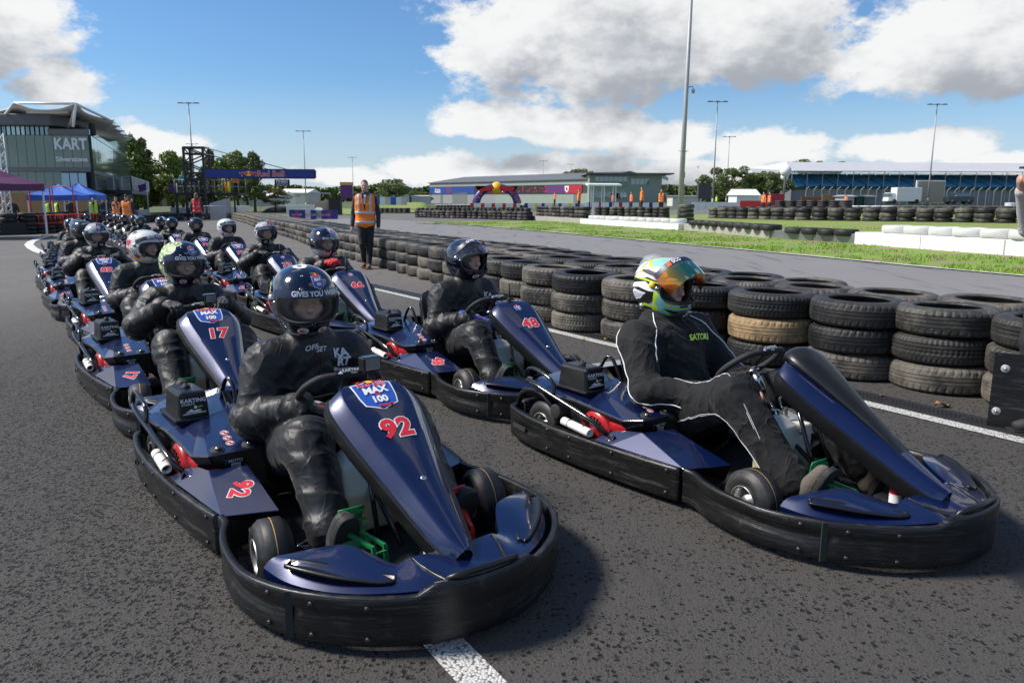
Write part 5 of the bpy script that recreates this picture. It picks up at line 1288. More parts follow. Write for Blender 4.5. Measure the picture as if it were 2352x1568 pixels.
def kart(x, y, hd, num, label, small=False, hood=False, campost='cam', far=False):
    k = empty('racing_kart'); tag(k, label, 'kart', 'karts lined up on the start lane')
    for c in PROTO_PARTS:
        if far and c.name.split('.')[0] in SKIP_FAR: continue
        copy_tree(c, k)
    attach(fairH if hood else fairA, k)
    if num: number_plate(k, num)
    if not hood: attach(smB if small else bigB, k)
    if campost == 'cam': attach(camB, k)
    if campost == 'post': attach(postB, k)
    return place(k, x, y, hd)
def drv(args, x, y, hd, label):
    r, h = driver(**args); tag(r, label, 'person', 'drivers sitting in the karts'); place(r, x, y, hd); return r, h
KARTS = [
 (-1.281, 3.705, -50.2, '92', 'dark blue kart number 92, nearest on the left with an action camera on its wheel', dict(), dict(pose='lap', detail=2, yaw=-6, helm=(.62, -.028, .895), shoes='glove_black'), 'driver in navy helmet with clear visor down and black overalls, in kart 92'),
 (.546, 4.232, -51.6, '', 'dark blue kart with black hood and no number, nearest on the right', dict(hood=True, campost=''), dict(pose='recline', mat='suit_black', detail=2, yaw=6, hk='helmet_white', visor='up', vmat='visor_iridium', text=False, shoes='shoe_taupe', bulk=1.1, glove='skin', omp='QC'), 'heavy-set driver in black suit with white piping and lime, teal and black helmet'),
 (-2.63, 5.62, -50.5, '17', 'dark blue kart number 17 behind kart 92', dict(), dict(pose='wheel', detail=2, yaw=4, hk='helmet_navy'), 'driver with kiwi slices on a navy helmet, hands on the wheel of kart 17'),
 (-3.73, 7.43, -50, '29', 'kart behind kart 17, its large event badge just showing beside the kiwi helmet', dict(), dict(pose='lap', detail=2, yaw=28, hk='helmet_white', visor='half', tilt=4), 'driver in white helmet covered in stickers, looking to the right'),
 (-5.42, 9.85, -53, '82', 'kart number 82 in the left column, driver with half silver helmet', dict(), dict(pose='wheel', hk='helmet_bns', yaw=-4), 'driver in half silver half navy helmet, in kart 82'),
 (-6.8, 11.98, -51, '83', 'kart just behind and left of kart 82, mostly hidden by it', dict(campost='cam'), dict(pose='lap', hk='helmet_black', yaw=32, visor='half'), 'driver in dark helmet turned right, just behind the driver of kart 82'),
 (-8.3, 14.6, -51, '37', 'sixth kart of the left column, largely hidden', dict(), dict(pose='lap', hk='helmet_navy', yaw=20), 'driver in navy helmet, third behind the driver of kart 82'),
 (-9.65, 16.95, -51, '81', 'seventh kart of the left column', dict(), dict(pose='lap', hk='helmet_navy', yaw=8), 'driver in navy helmet at the far left of the left column'),
 (-11.0, 19.1, -51, '54', 'last kart of the left column, by the curved white line', dict(), dict(pose='lap', hk='helmet_anw', yaw=10), 'driver in pale helmet at the tail of the left column'),
 (-.75, 6.07, -50.5, '48', 'kart number 48 with a thin black post on its nose, behind the hooded kart', dict(small=True, campost='post'), dict(pose='lap', detail=2, yaw=12, visor='up', glove='glove_blue'), 'driver in navy helmet with raised visor and blue gloves, in kart 48'),
 (-2.32, 8.27, -50.5, '66', 'kart number 66, whose driver raises red gloves', dict(small=True, campost='post'), dict(pose='raised', yaw=4, hk='helmet_aqs', glove='glove_red'), 'driver with red gloves raised and quartered silver and navy helmet, in kart 66'),
 (-3.62, 10.55, -51, '73', 'kart number 73, its driver gripping the wheel in black gloves under a quartered helmet', dict(small=True, campost='post'), dict(pose='wheel', hk='helmet_bqs', visor='half', yaw=-2), 'driver in quartered helmet with white top, hands on the wheel of kart 73'),
 (-5.05, 13.1, -52, '72', 'kart number 72, its driver in a white helmet', dict(campost=''), dict(pose='lap', hk='helmet_white', yaw=16, visor='half', glove='glove_blue'), 'driver in white helmet with raised visor, in kart 72'),
 (-6.75, 16.1, -53, '77', 'kart number 77, its driver in a black helmet', dict(), dict(pose='lap', hk='helmet_black', yaw=-6, visor='half'), 'driver in black helmet with raised visor, in kart 77'),
 (-8.45, 18.9, -54, '18', 'kart number 18, its driver in a navy helmet, behind the black-helmeted one', dict(), dict(pose='wheel', hk='helmet_navy', yaw=0), 'driver in navy helmet, in kart 18'),
 (-9.65, 21.0, -54, '24', 'kart directly behind kart 18', dict(), dict(pose='lap', hk='helmet_anw', yaw=16), 'driver in half white helmet just left of the driver of kart 18'),
 (-11.1, 22.9, -54, '60', 'kart behind the row of numbered karts, its driver in a blue helmet', dict(), dict(pose='lap', hk='helmet_blue', yaw=-4, visor='half'), 'driver in plain blue helmet far back in the right column'),
 (-12.3, 25.0, -54, '61', 'far kart directly behind the blue-helmeted driver', dict(campost=''), dict(pose='lap', hk='helmet_anw', yaw=6), 'driver in half white helmet just behind the blue-helmeted one'),
 (-13.7, 27.2, -54, '35', 'far kart, third from the tail of the right column', dict(campost=''), dict(pose='lap', hk='helmet_navy', yaw=0), 'far driver in navy helmet, third from the tail of the right column'),
 (-15.2, 29.6, -54, '46', 'far kart, second from the tail of the right column', dict(campost=''), dict(pose='lap', hk='helmet_anw', yaw=0), 'far driver in half white helmet, second from the tail of the right column'),
 (-16.7, 32.0, -54, '13', 'last kart in the right column', dict(campost=''), dict(pose='lap', hk='helmet_black', yaw=0), 'far driver in black helmet at the tail of the right column'),
 (-18.9, 34.4, -56, '', 'small far kart alone by the tyres behind the left column', dict(campost=''), dict(pose='lap', hk='helmet_black', yaw=0), 'small far driver in black helmet alone by the tyre wall on the left'),
]
HELM = {}
BODYR = {}
for i, (x, y, hd, num, lab, kk_, dk, dl) in enumerate(KARTS):
    kk_ = dict(kk_); kk_['far'] = y > 12.5; h0_, h1_ = R(hd), R(hd-4); x += 1.03*(math.cos(h0_)-math.cos(h1_)); y += 1.03*(math.sin(h0_)-math.sin(h1_)); hd -= 4
    if y > 9: dk = dict(dk, text=y < 15)
    kobj = kart(x, y, hd, num, lab, **kk_)
    vm = dk.get('vmat', 'visor_clear'); dk = dict(dk); dk['vmat'] = 'iridium' if vm == 'visor_iridium' else vm
    r, h = drv(dk, x, y, hd, dl); HELM[i] = h; BODYR[i] = r
for t_ in (proto, protoF, fairA, fairH, bigB, smB, camB, postB):
    def kill(o):
        for c in list(o.children): kill(c)
        D.objects.remove(o)
    kill(t_)
# --- individual helmet graphics
def hmap(th0, ph0, lift=.0012, k=.15): return lambda u, v, l: hsurf(th0+u/k/max(.3, math.cos(ph0)), ph0+v/k, lift+l)
def kiwi(h, th, ph, r, rot=0):
    d = Decal(); d.disc((0, 0), r*1.18, 'white_print', 0, 26); d.disc((0, 0), r, 'green_print', 1, 26); d.disc((0, 0), r*.93, 'pale_green_print', 2, 26); d.disc((0, 0), r*.80, 'green_print', 3, 26)
    d.disc((0, 0), r*.30, 'white_print', 4, 18)
    for i in range(18):
        a = 2*PI*i/18; c, s = math.cos(a), math.sin(a); d.poly([(c*r*.38-s*.0008, s*r*.38+c*.0008), (c*r*.38+s*.0008, s*r*.38-c*.0008), (c*r*.56, s*r*.56)], 'black_print', 5)
    d.bake('kiwi_slice', hmap(R(th), R(ph)), h, .0004, .014)
for th, ph, r in ((-58, 42, .036), (-82, 20, .034), (-90, -6, .034), (-80, -34, .033), (-40, 60, .028), (-96, 46, .034), (-110, 14, .034), (-114, -18, .032), (-104, -44, .030)): kiwi(HELM[2], th, ph, r)
d = Decal(); d.text('SPEEDKING', .011, 'pink_print', (0, 0), .03, .2); d.bake('chin_lettering', hmap(R(-8), R(-36), .002), HELM[2], .0004, .01) if False else None
def blob(h, th, ph, r, mat, sides=12, sq=.8, rim='white_print'):
    rn = random.Random(int(th*7+ph)); d = Decal(); P = [(r*(.8+.35*rn.random())*math.cos(2*PI*i/sides), r*sq*(.8+.35*rn.random())*math.sin(2*PI*i/sides)) for i in range(sides)]
    d.poly([(x*1.15, y*1.15) for x, y in P], rim, 0); d.poly(P, mat, 1); d.bake('sticker', hmap(R(th), R(ph)), h, .0004, .014)
h = HELM[3]
for th, ph, r, m_ in ((-80, -28, .030, 'red_print'), (-98, -40, .026, 'yellow_print'), (-118, -10, .030, 'brown_print'), (-130, -34, .028, 'red_print'), (-64, -42, .022, 'yellow_print'), (-104, 52, .028, 'black_print'), (-140, 26, .030, 'yellow_print'), (-150, -10, .03, 'blue_print'), (-56, -24, .018, 'brown_print')): blob(h, th, ph, r, m_)
d = Decal(); pts = [(0, -.036), (-.034, .0), (-.034, .020), (-.018, .030), (0, .018), (.018, .030), (.034, .020), (.034, 0)]; d.poly([(x*1.15, y*1.15) for x, y in pts], 'white_print'); d.poly(pts, 'red_print', 1); d.bake('heart_sticker', hmap(R(-112), R(14)), h, .0004, .012)
d = Decal()
for i in range(6):
    for j in range(4): d.poly([(-.03+i*.010, -.02+j*.01+.004*math.sin(i)), (-.02+i*.010, -.02+j*.01+.004*math.sin(i+1)), (-.02+i*.010, -.01+j*.01+.004*math.sin(i+1)), (-.03+i*.010, -.01+j*.01+.004*math.sin(i))], 'black_print' if (i+j) % 2 else 'white_print', 1)
d.bake('flag_sticker', hmap(R(-88), R(-10)), h, .0004, .012)
def wreath(h, th, ph, s=.03):
    d = Decal()
    for i in range(22):
        a = PI*.62+2*PI*.88*i/22-PI*.0; a = R(-250)+R(320)*i/21; c = (s*math.cos(a), s*1.2*math.sin(a)); d.disc(c, s*.17, 'yellow_print' if i % 2 else 'white_print', 1, 8)
    d.disc((0, -s*1.1), s*.34, 'yellow_print', 3, 12); d.poly([(-s*.3, -s*1.3), (s*.3, -s*1.3), (s*.42, -s*1.9), (0, -s*1.6), (-s*.42, -s*1.9)], 'red_print', 2); d.bake('wreath_sticker', hmap(R(th), R(ph)), h, .0004, .014)
wreath(h, -72, 34); wreath(HELM[0], -104, 18, .026)
for hh in (HELM[11],):
    d = Decal(); d.poly([(x*.9, y*.9) for x, y in pts], 'red_print', 1); d.bake('heart_sticker', hmap(R(34), R(52)), hh, .0004, .012)
blob(HELM[12], -70, -34, .03, 'red_print', rim='white_print'); blob(HELM[12], -92, 10, .02, 'red_print')
blob(HELM[0], 0, 84, .030, 'white_print', 20, .9); d = Decal(); d.disc((0, 0), .03, 'white_print', 0, 24, .022); d.disc((0, 0), .012, 'navy_print', 1, 16, .009); d.bake('crown_sticker', hmap(R(-30), R(72)), HELM[0], .0004, .01)
d = Decal(); d.poly([(-.055, -.006), (.05, -.006), (.055, 0), (.05, .006), (-.055, .006)], 'silver_print'); d.bake('side_stripe', hmap(R(-72), R(-50), .0012, .13), HELM[0], .0004, .012)
for hh in (HELM[0], HELM[2], HELM[9]):
    for th, ph in ((-18, 46), (14, 44), (-30, 62), (-22, 24), (-78, -24)):
        q = hsurf(R(th), R(ph), .0); n = (hsurf(R(th), R(ph), .01)-q).normalized(); b = MB(); b.smooth = True; b.lathe([(.0022, .0004), (.0030, .0016), (.0044, .0008), (.0048, 0)], 12); b.build('vent_eyelet', 'steel', hh, q, n.to_track_quat('Z', 'Y').to_euler())
# the lime, teal and black helmet
def uvp(h, P, mat, layer=0, name='helmet_graphic', lift=.0012):
    d = Decal(); d.poly([(p[0], p[1]) for p in P], mat, layer); d.bake(name, lambda u, v, l: hsurf(R(u), R(v), lift+l), h, .0005, 7)
h = HELM[1]
for s_ in (1, -1):
    uvp(h, [(s_*a, b_) for a, b_ in ((-58, 12), (-92, 22), (-150, 14), (-168, -14), (-150, -40), (-104, -34), (-86, -26), (-72, -6))], 'black_print', 0, lift=.0008)
    uvp(h, [(s_*a, b_) for a, b_ in ((-20, 22), (-52, 27), (-96, 37), (-120, 34), (-60, 20), (-26, 17))], 'black_print', 0, lift=.0008)
uvp(h, [(-30, 24), (-52, 30), (-92, 40), (-118, 58), (-70, 78), (-24, 60)], 'lime_print', 0); uvp(h, [(-34, 27), (-54, 33), (-88, 43), (-104, 58), (-66, 74), (-28, 57)], 'teal_print', 1)
uvp(h, [(30, 24), (52, 30), (92, 40), (118, 58), (70, 78), (24, 60)], 'lime_print', 0); uvp(h, [(34, 27), (54, 33), (88, 43), (104, 58), (66, 74), (28, 57)], 'teal_print', 1)
uvp(h, [(-112, 30), (-150, 22), (-172, 44), (-150, 66), (-122, 62)], 'lime_print', 0); uvp(h, [(-116, 33), (-140, 22), (-160, 10), (-176, 30), (-150, 50), (-126, 54)], 'white_print', 1)
uvp(h, [(-70, -4), (-96, 14), (-132, 8), (-146, -2), (-112, 2), (-88, -4)], 'white_print', 1); uvp(h, [(-94, -8), (-126, -2), (-152, -14), (-150, -26), (-112, -20)], 'white_print', 1)
uvp(h, [(-98, -11), (-124, -6), (-146, -16), (-144, -22), (-114, -17)], 'silver_print', 2)
uvp(h, [(-60, 10), (-100, 20), (-140, 18), (-100, 16)], 'lime_print', 2); uvp(h, [(-74, 4), (-84, -28), (-76, -50), (-68, -30), (-66, -10)], 'lime_print', 1)
uvp(h, [(-66, -2), (-78, -28), (-70, -56), (-30, -62), (4, -56), (4, -34), (-34, -30), (-58, -24)], 'teal_print', 2)
uvp(h, [(66, -2), (78, -28), (70, -56), (30, -62), (4, -56), (4, -34), (34, -30), (58, -24)], 'teal_print', 2)
uvp(h, [(-82, -34), (-104, -28), (-136, -34), (-150, -44), (-112, -40), (-96, -52), (-78, -60), (-72, -54)], 'lime_print', 1); uvp(h, [(-90, -38), (-108, -34), (-130, -38), (-106, -44), (-92, -50)], 'black_print', 2)
uvp(h, [(-62, -36), (-36, -40), (-20, -50), (-34, -49), (-52, -44)], 'black_print', 3); uvp(h, [(-60, -50), (-20, -54), (0, -58), (-24, -60), (-58, -56)], 'lime_print', 3)
uvp(h, [(-58, -26), (-34, -32), (-4, -36), (-4, -38), (-36, -35), (-60, -30)], 'lime_print', 4)
uvp(h, [(-20, 30), (20, 30), (14, 62), (-14, 62)], 'black_print', 1)
for o in [c for c in h.children if c.name.startswith('sun_strip')]: pass
b = MB(); b.smooth = True
b.loft([[hsurf(R(a), R(p), .004+.016*math.sin(PI*(p-30)/50)*math.cos(R(a*3.0))) for a in (-30, -20, -10, 0, 10, 20, 30)] for p in (30, 42, 54, 66, 80)], caps=False, smooth=True, open_ring=True)
b.loft([[hsurf(PI+R(a), R(p), .004+.030*math.sin(PI*min(1, (78-p)/44))*math.cos(R(a*1.8))) for a in (-48, -32, -16, 0, 16, 32, 48)] for p in (78, 66, 54, 44, 34)], caps=False, smooth=True, open_ring=True)
b.build('clear_spoiler', 'clear_plastic', h)
b = MB(); b.smooth = True; b.loft([[hsurf(R(a), R(p), e) for a in range(-46, 47, 8)] for p, e in ((-40, .003), (-46, .012), (-54, .022), (-58, .026))], caps=False, smooth=True, open_ring=True); b.build('chin_spoiler', 'visor_smoke', h)
for th, ph, r, mt in ((-80, 8, .017, 'yellow_print'), (-70, 2, .012, 'steel'), (-122, -36, .018, 'steel')):
    q = hsurf(R(th), R(ph), .006); n = Vector((q.x*.4, q.y, 0)).normalized(); b = MB(); b.smooth = True; b.lathe([(0, .010), (r*.6, .010), (r, .004), (r, -.006)], 18); b.build('visor_knob', mt, h, q, n.to_track_quat('Z', 'Y').to_euler())
for o in list(h.children):
    if o.name.startswith('sun_strip'):
        d = Decal(); d.text('SCO', .026, 'white_print', (-.02, 0), .03); d.poly([(-.075, -.012), (-.055, -.012), (-.052, .012), (-.072, .012)], 'cone_orange', 1)
        q = d.bake('visor_lettering', lambda u, v, l: hsurf(R(-16)+u/.15, PORTC+PORTH*.82+v/.15, .0066+l), h, .0004, .01); q.matrix_local = o.matrix_local.copy()
# --- suit graphics, found on the cloth by shooting a ray at it
from mathutils.bvhtree import BVHTree
_bvh = {}
def cloth_map(o, c, ux, vy, lift=.003):
    me = o.data
    if me.name not in _bvh: _bvh[me.name] = BVHTree.FromPolygons([v.co[:] for v in me.vertices], [p.vertices[:] for p in me.polygons])
    t = _bvh[me.name]; c, ux, vy = Vector(c), Vector(ux).normalized(), Vector(vy).normalized(); n = ux.cross(vy).normalized()
    def f(u, v, l):
        p = c+ux*u+vy*v; hit = t.ray_cast(p+n*.4, -n, 1.0)
        return (hit[0] if hit[0] else p)+n*(lift+l)
    return f
bo = next(c for c in BODYR[0].children if c.name.startswith('overalls'))
d = Decal(); d.text('KA', .050, 'silver_print', (0, .018), .05, 0, 0, spacing=.95); d.text('RT', .050, 'silver_print', (.010, -.020), .05, 0, 0, spacing=.95); d.text('Silverstone', .019, 'silver_print', (.008, -.050), .03)
d.bake('chest_print', cloth_map(bo, (.70, .105, .650), (-.12, .99, -.06), (-.15, .06, .98), .003), BODYR[0], .0006, .008)
d = Decal(); d.text('OFF', .030, 'silver_print', (-.020, .006), .02, .25); d.text('SET', .030, 'silver_print', (.022, -.006), .02, .25)
d.bake('collar_print', cloth_map(bo, (.72, -.005, .712), (-.1, 1, 0), (-.45, 0, .88), .003), BODYR[0], .0006, .01)
bo = next(c for c in BODYR[9].children if c.name.startswith('overalls'))
d = Decal(); d.text('KA', .05, 'silver_print', (0, .02), .05); d.text('RT', .05, 'silver_print', (.01, -.02), .05); d.bake('chest_print', cloth_map(bo, (.70, .135, .605), (-.12, .99, -.10), (.30, .08, .95), .003), BODYR[9], .0006, .008)
bo = next(c for c in BODYR[1].children if c.name.startswith('overalls'))
d = Decal(); d.text('SATORI', .042, 'lime_print', (0, 0), .04); d.bake('chest_lettering', cloth_map(bo, (.50, .10, .625), (-.05, .99, -.06), (-.5, .0, .86), .003), BODYR[1], .0006, .008)
def piping(body, root, P, n, r=.0032, mat='white_print', name='piping'):
    me = body.data; f = _bvh.get(me.name) or BVHTree.FromPolygons([v.co[:] for v in me.vertices], [p.vertices[:] for p in me.polygons]); _bvh[me.name] = f
    Q = []
    for p in spl(P, n):
        h_ = f.find_nearest(p)
        Q.append(h_[0]+(p-h_[0]).normalized()*.0015 if h_[0] else p)
    b = MB(); b.smooth = True; b.tube(Q, r, 5); b.build(name, mat, root)
ba = next(c for c in BODYR[0].children if c.name.startswith('overalls'))
for P_ in ([(.68, .015, .70), (.71, .01, .62), (.70, 0, .52), (.69, -.01, .42)], [(.60, -.10, .74), (.66, -.17, .66), (.66, -.20, .55)], [(.60, .10, .74), (.66, .17, .66), (.66, .20, .55)], [(.50, -.10, .76), (.50, -.20, .72), (.55, -.26, .66)]): piping(ba, BODYR[0], P_, 10, .0026, 'joint_dark', 'seam')
piping(bo, BODYR[1], [(.30, -.20, .72), (.30, -.31, .62), (.36, -.37, .52), (.47, -.40, .43), (.60, -.39, .365), (.75, -.28, .36)], 12)
piping(bo, BODYR[1], [(.36, -.10, .75), (.43, -.15, .70), (.50, -.20, .62), (.54, -.24, .54)], 10)
piping(bo, BODYR[1], [(.40, .14, .74), (.50, .22, .66), (.56, .30, .56), (.62, .36, .48), (.70, .32, .44)], 10)
for dz in (0, .012): piping(bo, BODYR[1], [(.58, -.22, .44-dz), (.78, -.25, .54-dz), (.98, -.27, .585-dz), (1.12, -.30, .47-dz), (1.22, -.30, .33-dz)], 14, .0011)
for dz in (0, .012): piping(bo, BODYR[1], [(.60, -.34, .17+dz), (.80, -.37, .27+dz), (.98, -.36, .33+dz), (1.1, -.32, .28+dz), (1.28, -.28, .14+dz)], 14, .0011)
b = MB(); b.smooth = True; b.tube(spl([(.66, .02, .735), (.68, .02, .70), (.682, .018, .665)], 4), .008, 6); b.build('strap', 'lamp_yellow_strap', BODYR[9]); b.build('strap', 'lamp_yellow_strap', BODYR[0])
simple('bank_dark', (.045, .042, .035), .9, var=.4, scale=1)
simple('panel_beige', (.34, .31, .24), .8)
# ---------------------------------------------------------------- low barriers and tyre rows across the track
def run(P, step): return polyline(P, step)
def rowstacks(P, step, n, label, group, meshes=None, hh=.197, s=1.0, jit=.02, z=0.0, idx=False, name='tyre_stack', cat='tyre stack'):
    for i, p in enumerate(walk(P, step, 0, step*.5, .03)):
        stack(p.x, p.y, n, meshes or [TY_LO[0], TY_LO[0], TY_LO[1]], label, group, hh, s, jit, cat, gz(p.x, p.y)+z, name=name)
Pw = lambda *pp: [tuple(W(*p)[:2]) for p in pp]
def wall(P, h, w, mat, name, label, cat='barrier', seg=3.0, parent=None):
    r = empty(name, (P[0][0], P[0][1], gz(*P[0]))); tag(r, label, cat); Q = polyline(P, seg)
    for a, b in zip(Q, Q[1:]):
        mb = MB(); za, zb = gz(a.x, a.y), gz(b.x, b.y); A = Vector((a.x, a.y, za+h/2)); B = Vector((b.x, b.y, zb+h/2)); d = (B-A).normalized()
        mb.bar(A-r.location+d*.01, B-r.location-d*.01, w, h); mb.build('barrier_block', mat, r, bevel=.02)
    return r
bA = Pw((1226, 506), (1345, 515)); bB = Pw((1346, 515), (1575, 530)); bC = Pw((1577, 530), (1776, 549)); bD = Pw((1777, 549), (1985, 562)); bE = Pw((1986, 562), (2334, 587), (2500, 599))
wall(bA, .30, .25, 'concrete', 'concrete_barrier', 'stained concrete barrier under tall black tyre stacks left of the white one')
wall(bB, .30, .74, 'paint_white', 'white_barrier', 'white-painted barrier left of the tall camera pole')
wall(bC, .28, .3, 'concrete', 'concrete_barrier', 'mottled concrete barrier right below the tall camera pole', seg=2.5)
wall(bD, .30, .25, 'metal_sheet', 'metal_barrier', 'dented bare metal barrier between the concrete and the white one', seg=1.6)
wall(bE, .36, .74, 'paint_white', 'white_barrier', 'white-painted barrier at the right edge behind the verge', seg=2.5)
rowstacks(bB, .74, 1, 'white-painted tyre lying on the white barrier left of the tall pole', 'white tyres on the left white barrier', [TY_WHITE], z=.30, cat='tyre')
rowstacks(bC, .73, 1, 'single black tyre lying on the low mottled concrete barrier', 'black tyres on the low barrier', z=.28, cat='tyre', meshes=TY_LO[:1])
rowstacks(bD, .73, 1, 'single black tyre lying behind the dented metal barrier', 'black tyres on the metal barrier', z=.22, cat='tyre', meshes=TY_LO[:1])
rowstacks(bE, .80, 1, 'white-painted tyre lying on the white barrier at the right', 'white tyres on the right white barrier', [TY_WHITE], z=.36, s=1.1, cat='tyre')
rowstacks([(p[0]+.2, p[1]+1.0) for p in bA], .80, 4, 'tall tyre stack standing behind the stained concrete barrier', 'tyre stacks behind the concrete barrier', hh=.2, z=.15)
rowstacks(Pw((1352, 500), (1440, 502), (1530, 505)), .85, 4, 'black tyre stack showing over the left white barrier', 'tyre stacks behind the left white barrier', hh=.2, z=.0)
rowstacks(Pw((1536, 519), (1564, 520), (1600, 521)), .80, 5, 'tall stack of five tyres at the foot of the tall camera pole', 'five-high stacks at the camera pole', hh=.21, s=1.05)
rowstacks(Pw((949, 499), (1020, 501), (1113, 503), (1223, 507)), .74, 3, 'three-high tyre stack across the track, right of the man in the orange vest', 'tyre stacks across the track')
rowstacks(Pw((948, 489), (1080, 490), (1215, 492)), .80, 3, 'farther three-high tyre stack, second row across the track', 'second row of tyre stacks across the track', z=.0)
rowstacks(Pw((1612, 502), (1700, 504.5), (1845, 508), (2080, 511), (2334, 515), (2400, 516)), .93, 3, 'three-high stack in the tyre row standing on the infield grass', 'tyre stacks on the infield grass', s=1.25, hh=.2)
def farrow(pxs, h, mat, label, w=.7, n=12, kind='stuff', name='tyre_barrier'):
    P = walk(Pw(*pxs), w*1.05, 0, 0, .05); mb = MB()
    for p in P:
        for i in range(h): mb.lathe([(.2*w, 0), (.47*w, .012), (.5*w, .05), (.5*w, .15), (.47*w, .19), (.2*w, .2)], 9, c=(p.x, p.y, gz(p.x, p.y)+.2*i), smooth=True)
    tag(mb.build(name, mat), label, name.replace('_', ' '), kind=kind)
farrow([(1000, 479), (1210, 480)], 3, 'rubber', 'distant dark tyre row below the inflatable arch', 1.0)
farrow([(1640, 490), (1800, 492), (2100, 494), (2400, 496)], 3, 'rubber', 'distant tyre row beyond the infield grass', 1.0)
farrow([(1770, 484), (1950, 485)], 5, 'rubber', 'taller distant tyre row in front of the grandstand fence', 1.1)
farrow([(1000, 474), (1330, 475)], 2, 'white_tyre', 'distant line of white-painted tyres below the arch', 1.2)
farrow([(1800, 480), (2060, 482)], 2, 'white_tyre', 'distant line of white-painted tyres before the grandstand', 1.2)
farrow([(2290, 478), (2400, 479)], 3, 'white_tyre', 'white-painted tyre row low at the right edge below the grandstand', 1.2)
farrow([(830, 489), (940, 490)], 3, 'rubber', 'dark distant tyre row just right of the orange vest', .9)
farrow([(545, 497), (400, 498.5)], 2, 'rubber', 'short dark tyre row under the gantry platform', .9)
# left tyre wall behind the gazebo
def leftwall():
    P = Pw((-60, 543), (60, 539), (150, 532), (240, 522), (330, 512), (400, 506))
    r = empty('belt_wall', (*P[0], gz(*P[0]))); tag(r, 'black rubber belt with white bolt heads along the foot of the left tyre wall', 'barrier'); mb = MB(); b = MB()
    Q = polyline(P[:3], 1.2)
    for a, c in zip(Q, Q[1:]):
        za, zc = gz(a.x, a.y), gz(c.x, c.y); A = Vector((a.x, a.y, za+.30)); C_ = Vector((c.x, c.y, zc+.30)); mb.bar(A-r.location, C_-r.location, .03, .60)
        n = (C_-A).cross(Vector((0, 0, 1))).normalized()
        n = n if n.y < 0 else -n
        for dz in (-.13, .13): b.lathe([(0, .02), (.028, .02), (.03, 0)], 8, c=A-r.location+n*.03+Vector((0, 0, dz)), axis='Y')
    mb.build('belt', 'black_plastic', r); tag(b.build('bolt_heads', 'galvanised', r), kind='stuff')
    rowstacks([(p[0]-.1, p[1]+.55) for p in P[:4]], .80, 5, 'tyre stack of the dark wall behind the gazebos on the left', 'tyre stacks of the left wall', z=.0, meshes=TY_LO[:1], s=1.05)
    rowstacks([(p[0]-.1, p[1]+.4) for p in P[3:]], .80, 3, 'tyre stack at the far end of the dark left wall', 'tyre stacks at the far end of the left wall', meshes=TY_LO[:1])
leftwall()
rowstacks(Pw((448, 505), (560, 502)), .80, 2, 'low tyre stack under the gantry tower behind the karts', 'tyre stacks under the gantry', meshes=TY_LO[:1])
